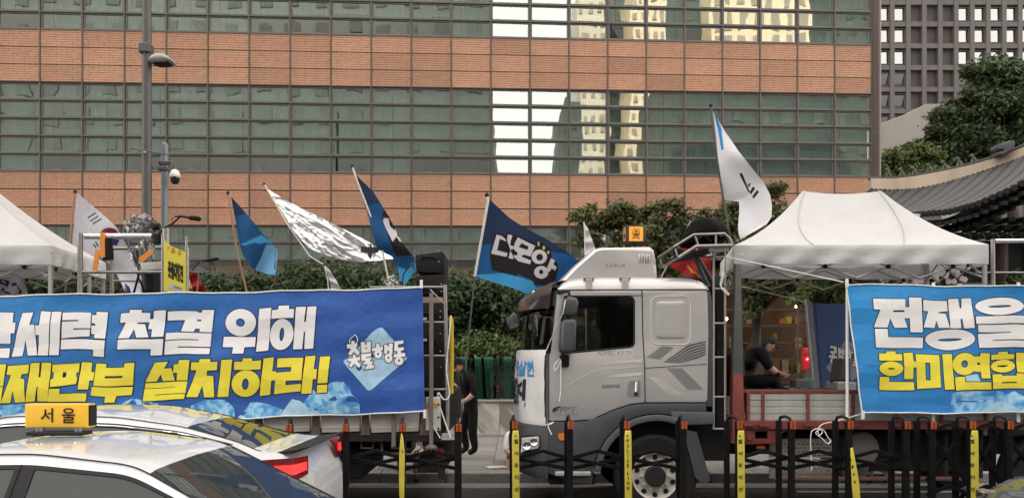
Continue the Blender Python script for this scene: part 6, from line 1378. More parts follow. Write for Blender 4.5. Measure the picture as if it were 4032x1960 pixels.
sheet([ic(ell(952, 662, 30, 28)), ic(ell(1178, 662, 30, 28))], DS - .018, M_so, t, 'train_lights')
sheet([ic([(960, 735), (1000, 735), (890, 895), (855, 885)]), ic([(1120, 735), (1160, 735), (1255, 885), (1220, 895)]), ic([(960, 765), (1150, 765), (1160, 785), (950, 785)]), ic([(940, 820), (1190, 820), (1200, 845), (925, 845)])], DS - .015, M_ic, t, 'rail_symbol')
lettering('M', (2420 + 990 * k, 870 + 440 * k, 2420 + 1140 * k, 870 + 550 * k), DS - .016, M_ic, t, .05)

# ================================================================== POLICE BARRICADE
M_bar = mat('barricade_black', (.012, .012, .013), .35, .3, var=.25, scale=10); M_ylw = mat('yellow_sleeve', (.55, .47, .06), .55, var=.10, scale=5)
DBr = 8.05; kb = DBr / F
def barricade(lbl, xs, ytop, sleeves, loops, close=None):
    zt_ = lambda y: CH + (HY - y) / F * DBr
    t = thing('police_barricade', lbl, 'barricade', (X(xs[0], DBr), DBr, 0), 'folding police barricades')
    for i, px in enumerate(xs):
        x = X(px, DBr); top = zt_(ytop + 8)
        MB().box((x, DBr, top / 2), (30 * kb * .78, .06, top), ch=.006).build('post', M_bar, t)
        MB().box((x - (34 if loops else 9) * kb, DBr + .12, top / 2), (26 * kb * .8, .05, top), ch=.006).build('back_post', M_bar, t)
        a, b = x - (34 if loops else 9) * kb, x
        MB().tube([(a, DBr + .11, top - .01), (a + .01, DBr + .1, top + .035), ((a + b) / 2, DBr + .06, top + .05), (b - .01, DBr + .02, top + .03), (b, DBr, top - .01)], .017, 8).build('handle_loop', M_bar, t, 60)
        rf = MB().box((x + .004, DBr - .036, zt_(ytop + 22)), (22 * kb, .014, 30 * kb), ch=.003).build('reflector', M_org, t); MB().box((x + .004, DBr - .0435, zt_(ytop + 22)), (4 * kb, .004, 30 * kb)).build('reflector_rib', mat('reflector_rib', (.12, .02, .01), .4), rf)
        MB().lathe([(.001, 0), (.05, 0), (.05, .03), (.02, .05)], (x, DBr, .0), 'z', 12).build('foot', M_bar, t)
    for a, b in zip(xs[:-1], xs[1:]):
        w = b - a; m = (a + b) / 2
        for dz in (0, 245):
            y0, y1, yp = 1806, 1850, 1776
            if w < 180: y0, y1, yp = 1700, 1900, 1670
            def bar_(p, q, dd): MB().box(((X(p[0], DBr) + X(q[0], DBr)) / 2, DBr + dd, (zt_(p[1] + dz) + zt_(q[1] + dz)) / 2), (math.hypot((q[0] - p[0]) * kb, (q[1] - p[1]) * kb), .018, 15 * kb), rot=(0, math.atan2((q[1] - p[1]), (q[0] - p[0])), 0), ch=.003).build('lattice_bar', M_bar, t)
            bar_((a, y0), (m, yp), .045); bar_((m, yp), (b, y0), .065)
            bar_((a, y0), (b, y1), .085); bar_((a, y1), (b, y0), .105)
            MB().lathe([(.001, -.01), (.014, -.008), (.014, .05)], (X(m, DBr), DBr + .04, zt_((y0 + y1) / 2 + dz)), 'y', 8).build('pivot', M_bar, t)
    for px, kind in sleeves:
        sx = px + 4; top = ytop + 42
        if kind == 'curl':
            pts = [(px - 3, 1700), (px + 3, 1712), (px + 10, 1780), (px + 9, 1900), (px + 5, 2060), (px - 6, 2060), (px - 12, 1900), (px - 11, 1790), (px - 8, 1740)]
        elif kind == 'bent':
            pts = [(px - 2, 1762), (px + 6, 1758), (px + 15, 1800), (px + 32, 1900), (px + 44, 2060), (px + 18, 2060), (px + 4, 1900)]
        else:
            pts = [(sx - 11, top), (sx + 11, top), (sx + 13, top + 25), (sx + 17, 2070), (sx - 12, 2070), (sx - 14, top + 25)]
        s = MB().prism(XZ(pts, DBr), DBr - .065, DBr - .036, ch=.008).build('sleeve', M_ylw, t, 50)
        if kind in ('ko', 'en'):
            txt = '질서유지선' if kind == 'ko' else 'POLICELINE'
            n = len(txt); step = 47 if kind == 'ko' else 19.5; y = ytop + 78; 
            sheet([[(sx - 4, ytop + 62), (sx + 4, ytop + 62), (sx, ytop + 71)]], DBr - .067, M_ink, s, 'arrow_mark')
            for i, ch in enumerate(txt):
                if kind == 'en' and i == 6: y += 10
                h = 17 if kind == 'ko' else 13; wd = 17 if kind == 'ko' else (9 if ch not in 'I' else 3); off = 2 + (y - 1700) * .008
                lettering(ch, (sx - wd / 2 + off, y, sx + wd / 2 + off, y + h), DBr - .0675, M_ink, s, .03); y += step
        if kind in ('curl', 'bent'):
            for i, ch in enumerate('LINE' if kind == 'bent' else 'O'):
                q = (px + 10 + i * 5, 1800 + i * 30) if kind == 'bent' else (px - 1, 1770)
                lettering(ch, (q[0] - 4, q[1], q[0] + 4, q[1] + 12), DBr - .0675, M_ink, s, .03)
    return t
barricade('black folding police barricade in front of the left lorry tail', [920, 1140, 1362, 1586, 1806], 1660, [(1586, 'curl')], False)
barricade('black folding police barricade in front of the silver cab', [2026, 2244, 2466, 2690], 1650, [(2026, 'ko'), (2466, 'en')], False)
barricade('black folding police barricade in front of the red flat bed', [2908, 3116, 3342, 3566], 1650, [(2908, 'ko'), (3342, 'bent')], True)
barricade('tightly folded police barricade with one yellow sleeve under the blue banner', [3668, 3822, 3970, 4120], 1650, [(3822, 'ko')], True)

# ================================================================== CARS
M_cw = mat('white_car_paint', (.55, .57, .60), .28, var=.02, scale=1, coat=1.0); M_cgr = mat('dark_grey_car_paint', (.03, .034, .04), .25, .3, var=.05, coat=1.0)
M_cgl = mat('car_window', (.022, .028, .030), .03, var=.0, spec=.38, coat=.0); M_trim = mat('black_trim', (.010, .010, .011), .6, spec=.25)
def smooth_interp(xs, ys, q, k=5):
    v = np.interp(q, xs, ys); p = np.pad(v, k, mode='edge'); w = np.hanning(2 * k + 3)[1:-1]; w /= w.sum(); return np.convolve(p, w, 'valid')
def car(lbl, X0, Yc, paint, tab, nm='car', roof_rear=3.45, glass_bot=4.15, cowl=1.45, roof_front=2.1, Bp=2.78, rot=0.0, lamps=True, chrome=False, lz=0.0):
    S_ = np.array([r[0] for r in tab]); Lc = S_[-1]; q = np.arange(0, Lc + .001, .025)
    hw, zb, zt_, ht = (smooth_interp(S_, np.array([r[i] for r in tab]), q) for i in (1, 2, 3, 4))
    t = thing(nm, lbl, 'car', (X0 + Lc / 2, Yc, 0))
    rings = []
    for i in range(len(q)):
        h, b, tp, hr = hw[i], zb[i], zt_[i], ht[i]; g = tp - b
        c = [(h * .82, .20), (h * .95, .25), (h, .42), (h * 1.0, .58), (h * .985, b - .12), (h * .955, b), (hr + (h * .955 - hr) * .22, b + g * .80), (hr + (h * .955 - hr) * .16, b + g * .84), (hr, b + g * .935), (hr * .86, b + g * .968), (hr * .55, b + g * .985), (0, tp)]
        rings.append(c)
    nr = len(rings[0])
    def region(i, j):
        s = q[i]
        if j == 5:
            hgt = (zt_[i] - zb[i]) * .74
            if hgt > .10 and cowl + .25 < s < glass_bot - .22:
                if abs(s - Bp) < .045: return 'pillar'
                return 'glass'
        if j == 6 and cowl + .2 < s < glass_bot - .18 and (zt_[i] - zb[i]) * .74 > .08: return 'trim'
        if j >= 8:
            if cowl + .05 < s < roof_front: return 'front'
            if roof_rear < s < glass_bot: return 'rear'
        return 'body'
    bins = {}
    for sgn in (-1, 1):
        for i in range(len(q) - 1):
            for j in range(nr - 1):
                rg = region(i, j); key = rg + ('n' if sgn < 0 else 'f') if rg in ('glass', 'pillar', 'trim') else rg
                mb = bins.setdefault(key, MB()); off = .0 if rg != 'glass' else .006
                a, b = rings[i][j], rings[i][j + 1]; c, d_ = rings[i + 1][j + 1], rings[i + 1][j]
                pts = [(X0 + q[i], Yc + sgn * (a[0] - off), a[1]), (X0 + q[i], Yc + sgn * (b[0] - off), b[1]), (X0 + q[i + 1], Yc + sgn * (c[0] - off), c[1]), (X0 + q[i + 1], Yc + sgn * (d_[0] - off), d_[1])]
                mb.add(pts, [(0, 1, 2, 3)] if sgn < 0 else [(3, 2, 1, 0)])
    for e, rev in ((0, 0), (len(q) - 1, 1)):
        pts = [(X0 + q[e], Yc - a[0], a[1]) for a in rings[e]] + [(X0 + q[e], Yc + a[0], a[1]) for a in rings[e][::-1]]
        bins['body'].add(pts, [tuple(range(len(pts)))])
    names = {'glassn': 'side_window', 'glassf': 'side_window', 'pillarn': 'pillar', 'pillarf': 'pillar', 'trimn': 'window_trim', 'trimf': 'window_trim', 'front': 'windscreen', 'rear': 'rear_window', 'body': 'body'}
    for k_, mb in bins.items():
        mb.build(names[k_], {'glass': M_cgl, 'pilla': M_trim, 'trimn': M_trim, 'trimf': M_trim, 'front': M_cgl, 'rear': M_cgl, 'body': paint}[k_[:5]], t, 50)
    # seams along the roof edge, doors
    for sgn in (-1, 1):
        sel = [i for i in range(len(q)) if cowl + .3 < q[i] < glass_bot + .1]
        MB().tube([(X0 + q[i], Yc + sgn * (rings[i][8][0] + .004), rings[i][8][1] + .003) for i in sel], .0035, 5).build('roof_seam', M_trim, t)
        i = int(Bp / .025); MB().tube([(X0 + q[i], Yc + sgn * (rings[i][j][0] + .003), rings[i][j][1]) for j in (1, 2, 3, 4, 5, 6, 7)], .003, 5).build('door_seam', M_trim, t)
        i = int((Bp - .5 + 1.4) / .025); MB().tube([(X0 + q[i], Yc + sgn * (rings[i][j][0] + .003), rings[i][j][1]) for j in (1, 2, 3, 4, 5)], .003, 5).build('door_seam', M_trim, t)
        if chrome:
            sel = [k_ for k_ in range(len(q)) if cowl + .3 < q[k_] < glass_bot - .2]
            MB().tube([(X0 + q[k_], Yc + sgn * (rings[k_][6][0] + .006), rings[k_][6][1]) for k_ in sel], .008, 6).build('chrome_strip', M_chr, t, 60)
        for sx in (.95, Lc - 1.0):
            wheel(t, (X0 + sx, Yc + sgn * (.92 - .13), .33), .33, .22, -sgn, M_alu, 'wheel', 5)
            MB().lathe([(.001, 0), (.39, 0), (.39, .02), (.001, .02)], (X0 + sx, Yc + sgn * .915 - .01, .34), 'y', 28).build('wheel_well', M_trim, t)
        i = int(1.75 / .025); MB().box((X0 + 1.75, Yc + sgn * 1.0, zb[i] + .08), (.14, .2, .13), ch=.04).build('door_mirror', paint, t, 50)
        if lamps:
            i = int((Lc - .16) / .025); y = rings[i][4][0]
            lp, g = MB(), MB(); pts, gl = [], []
            for u_ in np.linspace(0, 1, 15):
                s = Lc - .60 + .585 * u_; ii = min(len(q) - 1, int(s / .025)); r_ = rings[ii]; zm = .915 + lz + .012 * u_; hh_ = .012 + .078 * math.sin(min(1, u_ * 1.25) * 1.5708) ** .8
                yat = lambda z: np.interp(z, [r_[3][1], r_[4][1], r_[5][1]], [r_[3][0], r_[4][0], r_[5][0]])
                row = lambda hs, o_: [(X0 + s, Yc + sgn * (yat(zm + k_ * hs) + o_), zm + k_ * hs) for k_ in (1, .5, 0, -.5, -1)]
                pts.append(row(hh_, .008)); 
                if u_ > .38: gl.append(row(hh_ * .42, .013))
            y_in = .52
            pts.append([(X0 + Lc + .012, Yc + sgn * y_in, zm + k_ * .075) for k_ in (1, .5, 0, -.5, -1)]); gl.append([(X0 + Lc + .018, Yc + sgn * (y_in + .06), zm + k_ * .032) for k_ in (1, .5, 0, -.5, -1)])
            lp.grid(pts); tl = lp.build('tail_light', mat('red_lens', (.16, .006, .012), .15, var=.15, scale=8, coat=1), t, 60)
            g.grid(gl); g.build('brake_lamp', emis('lit_brake_lamp', (.9, .02, .02), .6), tl, 60)
        MB().box((X0 + .16, Yc + sgn * .62, .66), (.16, .34, .10), rot=(0, 0, sgn * .35), ch=.03).build('headlight', M_chr, t, 50)
    return t, rings, q
SED = [(0, .62, .60, .63, .5), (.12, .80, .68, .72, .66), (.4, .89, .77, .82, .74), (.95, .92, .88, .95, .80), (1.4, .925, .95, 1.02, .76), (2.1, .925, .97, 1.37, .60), (2.5, .925, .975, 1.45, .585), (2.9, .925, .98, 1.455, .58), (3.4, .925, .99, 1.39, .575), (4.1, .92, 1.02, 1.10, .66), (4.5, .89, 1.02, 1.07, .70), (4.72, .86, 1.02, 1.08, .68), (4.80, .82, .93, .98, .62), (4.85, .76, .75, .80, .55)]
TAX = SED[:9] + [(4.3, .92, .86, .89, .66), (4.5, .89, .84, .87, .70), (4.72, .86, .82, .85, .68), (4.80, .82, .78, .80, .62), (4.85, .76, .68, .72, .55)]
taxi, rg, qq = car('white taxi with a yellow lit roof sign', -5.34, 4.50, M_cw, TAX, 'taxi', Bp=2.86, glass_bot=4.35, lz=-.15)
sgn_ = MB(); zs = lambda y: CH + (HY - y) / F * 4.5
so_ = MB().prism([(X(108, 4.5), zs(1588)), (X(356, 4.5), zs(1588)), (X(356, 4.5), zs(1681)), (X(108, 4.5), zs(1681))], 4.47, 4.56, ch=.012).build('roof_sign', emis('taxi_sign_yellow', (.66, .38, .025), .05), taxi, 30)
MB().box((X(356, 4.5) + .004, 4.516, zs(1634)), (.012, .07, .12)).build('sign_end', M_trim, so_)
lettering('서', (160, 1605, 209, 1662), 4.466, M_ink, so_, .015); lettering('울', (243, 1605, 296, 1665), 4.466, M_ink, so_, .015)
MB().box((X(235, 4.5), 4.5, 1.475), (.33, .12, .022), ch=.006).build('sign_base', M_trim, so_)
for px in (155, 310): MB().tube([(X(px, 4.5), 4.5, 1.475), (X(px, 4.5), 4.5, 1.515)], .022, 10).build('sign_foot', M_chr, so_)
SE2 = SED[:5] + [(2.1, .925, .98, 1.39, .62), (2.5, .925, .985, 1.475, .615), (2.9, .925, 1.0, 1.485, .64), (3.35, .925, 1.02, 1.465, .60), (3.85, .925, 1.06, 1.375, .53), (4.3, .92, 1.10, 1.235, .52), (4.52, .89, 1.11, 1.17, .66), (4.72, .87, 1.11, 1.165, .68), (4.80, .84, 1.03, 1.08, .64), (4.85, .78, .80, .85, .55)]
car2, rg2, q2 = car('white sedan with red tail lights passing beyond the taxi', -6.52, 6.72, M_cw, SE2, 'car', chrome=True, roof_rear=3.85, glass_bot=4.45, lz=.12)
MB().prism([(-1.88, 1.160), (-1.72, 1.182), (-1.62, 1.208), (-1.61, 1.20), (-1.74, 1.155)], 6.72 - .66, 6.72 + .66).build('boot_spoiler', M_trim, car2, 40)
car('dark grey car nose entering beside the folded barricade', 4.25, 6.3, M_cgr, SED, 'car', lamps=True)

# ================================================================== TILED PAVILION
DPv = 15.5
pv = thing('tiled_pavilion', 'traditional pavilion with dark curved tile roof and pale hip ridge', 'pavilion', (P(4050, 0, 17).x, 17, .15))
M_rt = mat('roof_tile', (.026, .026, .029), .7, var=.25, scale=5, bump=.3, bscale=30); M_rt2 = mat('roof_tile_worn', (.036, .032, .032), .75, var=.3, scale=6)
M_plr = mat('ridge_plaster', (.46, .38, .29), .85, var=.20, scale=3, bump=.2, bscale=20, streak=True)
rid_top = [(3430, 702), (3520, 703), (3600, 694), (3700, 676), (3800, 655), (3900, 628), (4000, 592), (4100, 548), (4250, 470), (4400, 390)]
rid_bot = [(3430, 752), (3520, 756), (3600, 752), (3700, 733), (3800, 705), (3900, 672), (4000, 636), (4100, 595), (4250, 520), (4400, 442)]
eave = [(3160, 890), (3250, 892), (3330, 890), (3430, 874), (3530, 852), (3625, 842), (3735, 833), (3845, 803), (3990, 740), (4130, 655)]
dr = np.linspace(19.5, 17.3, 10); de = np.linspace(15.8, 13.8, 10)
top3 = [P(a, b, d) for (a, b), d in zip(rid_top, dr)]; bot3 = [P(a, b, d) for (a, b), d in zip(rid_bot, dr)]; ev3 = [P(a, b, d) for (a, b), d in zip(eave, de)]
mb = MB(); bk = [p + Vector((.05, .3, 0)) for p in top3]; mb.grid([bot3, top3, bk, [p + Vector((.05, .3, 0)) for p in bot3]]); mb.add([top3[0], bot3[0], bot3[0] + Vector((.05, .3, 0)), bk[0]], [(0, 1, 2, 3)]); mb.build('hip_ridge', M_plr, pv, 40)
MB().tube([p + Vector((0, .12, .02)) for p in top3], .05, 8).build('ridge_cap', M_rt2, pv, 50)
def bez(a, b, n=10, sag=.30):
    return [a.lerp(b, i / n) - Vector((0, 0, sag * math.sin(math.pi * i / n) * .5)) for i in range(n + 1)]
N = 46; rp_, ep_ = [], []
def along(pl, u):
    u = u * (len(pl) - 1); i = min(int(u), len(pl) - 2); return pl[i].lerp(pl[i + 1], u - i)
sl_ = [bez(along(bot3, i / N) + Vector((0, -.02, .02)), along(ev3, i / N)) for i in range(N + 1)]
mb = MB(); mb.grid([[p - Vector((0, 0, .06)) for p in r_] for r_ in sl_]); mb.build('tile_bed', M_rt, pv, 60)
for i, r_ in enumerate(sl_):
    MB().tube(r_, .052, 8).build('tile_roll', M_rt2 if i % 3 else M_rt, pv, 50)
    e = r_[-1]; MB().lathe([(.001, -.02), (.06, -.018), (.062, .03)], e + Vector((-.01, -.02, -.01)), 'y', 12).build('tile_end', M_rt, pv, 40)
M_wd = mat('dark_painted_wood', (.020, .026, .022), .7, var=.3, scale=5)
for i in range(34):
    e = along(ev3, (i + .3) / 34); MB().box(e + Vector((.1, .35, -.16)), (.075, 1.2, .075), rot=(R(8), 0, R(-20))).build('upper_rafter', M_wd, pv)
    MB().tube([e + Vector((.15, .25, -.33)), e + Vector((.6, 2.0, -.15))], .045, 8).build('lower_rafter', M_wd, pv)
mb = MB(); under = [[e + Vector((.1, .1, -.12)) for e in ev3], [e + Vector((.5, 1.8, -.05)) for e in ev3], [e + Vector((.8, 3.2, .1)) for e in ev3]]; mb.grid(under); mb.build('soffit', M_wd, pv)
# figures on the ridge
M_fig = mat('ridge_figure_clay', (.10, .105, .095), .8, var=.2)
for i, (px, py) in enumerate(((3507, 700), (3560, 698), (3610, 692), (3670, 680), (3730, 670), (3788, 656), (3845, 643))):
    d = np.interp(px, [3430, 4250], [19.5, 17.5]); s_ = d / F * .9; b = P(px, py, d) + Vector((0, .12, .02)); h = 40 * s_; mb = MB()
    mb.tube([b + Vector((-10 * s_, 0, -.02)), b + Vector((-6 * s_, 0, h * .5))], [6 * s_, 4 * s_], 8); mb.tube([b + Vector((12 * s_, 0, -.02)), b + Vector((8 * s_, 0, h * .35)), b + Vector((-4 * s_, 0, h * .75))], [7 * s_, 8 * s_, 6 * s_], 8)
    mb.sphere(b + Vector((-7 * s_, 0, h * .92)), (7.5 * s_, 6 * s_, 7 * s_), 10, 6); mb.tube([b + Vector((-10 * s_, 0, h * .9)), b + Vector((-17 * s_, 0, h * .83))], [4 * s_, 2.5 * s_], 6)
    mb.build('ridge_figure', M_fig, pv, 60)
dg = [(3918, 585), (3922, 572), (3955, 562), (3968, 557), (3985, 558), (3988, 572), (3984, 590), (3960, 604), (3938, 616), (3928, 612), (3926, 600), (3945, 598), (3943, 592), (3925, 594)]
MB().prism(XZ(dg, 18.0), 17.9, 18.2, ch=.03).build('dragon_head', mat('dragon_head_clay', (.085, .088, .092), .8, var=.2), pv, 40)
# brackets, columns and stone wall under the eave
for i in range(9):
    px = 3700 + i * 55; c = P(px, 930, 16.6)
    for j in range(3): MB().box(c + Vector((0, -.15 * j, .14 * j)), (.16, .5, .10), ch=.02).build('bracket', M_wd, pv)
    MB().tube([P(px - 12, 940, 16.2), P(px, 918, 16.1), P(px + 14, 936, 16.2)], .025, 6).build('bracket_scroll', mat('faded_green_wood', (.05, .07, .06), .7), pv)
MB().box((P(4000, 0, 16.9).x, 16.9, 4.0), (4.2, .3, .9)).build('beam', M_wd, pv)
for px in (3935, 4048): MB().tube([P(px, 930, 16.8), (P(px, 930, 16.8).x, 16.8, .15)], .17, 16).build('column', mat('dark_red_column', (.05, .02, .018), .6, var=.2), pv, 60)
M_stn = [mat('wall_stone_%d' % i, c, .9, var=.25, scale=5, bump=.5, bscale=18) for i, c in enumerate(((.10, .095, .088), (.13, .12, .105), (.075, .078, .078)))]
MB().box((P(4040, 0, 17).x + .5, 17.1, 1.7), (4.0, .4, 3.1)).build('wall_core', M_chs, pv)
for r_ in range(9):
    x = P(3925, 0, 16.9).x + (r_ % 2) * .12
    while x < P(4200, 0, 16.9).x:
        w = random.uniform(.22, .42); MB().box((x + w / 2, 16.9, .33 + r_ * .33), (w - .03, .16, .30), ch=.03).build('stone', random.choice(M_stn), pv); x += w
t = thing('scaffold_frame', 'steel pipe frame with silver padded rail beside the right tent', 'scaffold', P(3905, 1660, 9.35))
def pipe2(pts, r, nm, m=M_gal): return MB().tube([P(a, b, 9.35) for a, b in pts], r, 10).build(nm, m, t, 60)
pipe2([(3909, 942), (3911, 1660)], .024, 'upright'); pipe2([(4180, 942), (4180, 1660)], .024, 'upright'); pipe2([(3918, 949), (4180, 947)], .026, 'padded_rail', mat('silver_foam_foil', (.80, .80, .80), .25, .8)); pipe2([(3910, 1073), (4180, 1073)], .012, 'rail'); pipe2([(3840, 1073), (3910, 1073)], .010, 'rail')
o = MB().prism(XZ([(3590, 840), (3625, 842), (3618, 868)], 13.2), 13.2, 13.9).build('white_tent_tip', M_tent); tag(o, 'white canopy corner peeking out behind the right tent', 'canopy')

# ================================================================== THINGS ON THE FLAT BED AND BEHIND
o = thing('duffel_bag', 'black bag heaped on the luggage rack behind the cab', 'bag', P(2770, 970, 9.3))
bm = bmesh.new(); bmesh.ops.create_icosphere(bm, subdivisions=4, radius=1)
for v in bm.verts:
    n = v.co.normalized(); w = 1 + .10 * math.sin(n.x * 3.2 + n.z * 2) + .03 * math.sin(n.x * 9 + n.y * 7)
    v.co = Vector((n.x * .30 * w, n.y * .28 * w, n.z * (.22 if n.z > 0 else .12) * w + .05 * n.x))
cv = MB(); cv.frombm(bm, None, P(2770, 935, 9.3)); cv.build('fabric', mat('black_nylon', (.0045, .0045, .005), .95, var=.2, bump=.5, bscale=7, spec=.15), o, 70)
MB().tube([P(2745, 945, 9.02), P(2770, 925, 9.0), P(2800, 950, 9.02)], .012, 6).build('strap', M_blkp, o)
o = thing('floodlight', 'small black floodlight clipped to the luggage rack', 'lamp', P(2668, 1000, 8.98)); MB().box(P(2668, 995, 8.98), (.12, .1, .1), rot=(0, .3, 0), ch=.015).build('housing', M_blkp, o); MB().lathe([(.03, -.01), (.035, 0), (.001, .005)], P(2660, 996, 8.92), 'y', 14).build('lens', M_chs, o)
o = thing('audio_case', 'grey aluminium case with black lid on the bed beside the blue banner', 'case', P(3310, 1535, 10.2)); MB().box(P(3310, 1520, 10.2), (.24, .4, .12), ch=.01).build('body', M_alu, o); MB().tube([P(3270, 1502, 10.1), P(3285, 1496, 10.1), P(3345, 1494, 10.1)], .016, 8).build('rim', M_blkp, o, 60)
o = thing('monitor_speaker', 'grey wedge monitor standing before the rear banner', 'monitor', P(3328, 1500, 10.6)); MB().prism(XZ([(3318, 1412), (3350, 1410), (3352, 1500), (3306, 1500)], 10.6), 10.6, 10.95, ch=.02).build('cabinet', mat('grey_monitor', (.085, .085, .085), .7, var=.1), o, 30)
o = thing('mixing_desk', 'flat black mixing desk lying on the lorry bed', 'desk', P(3180, 1540, 9.9)); MB().box(P(3185, 1534, 9.9), (.55, .4, .05), ch=.01).build('body', M_blkp, o); [MB().box(P(3120 + i * 44, 1529, 9.72), (.08, .01, .012)).build('fader_strip', M_alu, o) for i in range(3)]
o = thing('plastic_crate', 'grey and green plastic crate behind the mixing desk', 'crate', P(3160, 1535, 10.4)); MB().box(P(3150, 1512, 10.4), (.2, .25, .14), ch=.015).build('grey_half', M_fgrey, o); MB().box(P(3186, 1510, 10.4), (.07, .25, .15), ch=.015).build('green_half', M_gpn, o)
o = thing('fire_alarm_post', 'red fire alarm box on a post behind the sitting person', 'alarm', (P(3178, 0, 15.0).x, 15.0, .15))
MB().box(P(3178, 1412, 15.0), (.19, .12, .44), ch=.02).build('box', mat('alarm_red', (.42, .02, .03), .4), o); MB().lathe([(.001, -.06), (.07, -.05), (.075, 0)], P(3178, 1387, 14.94), 'y', 18).build('bell', mat('alarm_red', (.42, .02, .03), .4), o, 50); MB().sphere(P(3179, 1413, 14.92), .022, 10, 6).build('pilot_lamp', emis('red_pilot', (1, .05, .05), 5), o); MB().box((P(3178, 0, 15.0).x, 15.0, .9), (.1, .08, 1.5)).build('post', M_lp, o)
o = thing('road_cone', 'small white bollard cone standing behind the flat bed', 'cone', (P(3148, 0, 14.2).x, 14.2, .15)); MB().lathe([(.11, .0), (.11, .02), (.05, .05), (.012, 1.2), (.001, 1.22)], (P(3148, 0, 14.2).x, 14.2, .15), 'z', 16).build('body', M_wht, o, 50); MB().box((P(3148, 0, 14.2).x, 14.2, .165), (.26, .26, .03), ch=.005).build('base', M_wht, o)

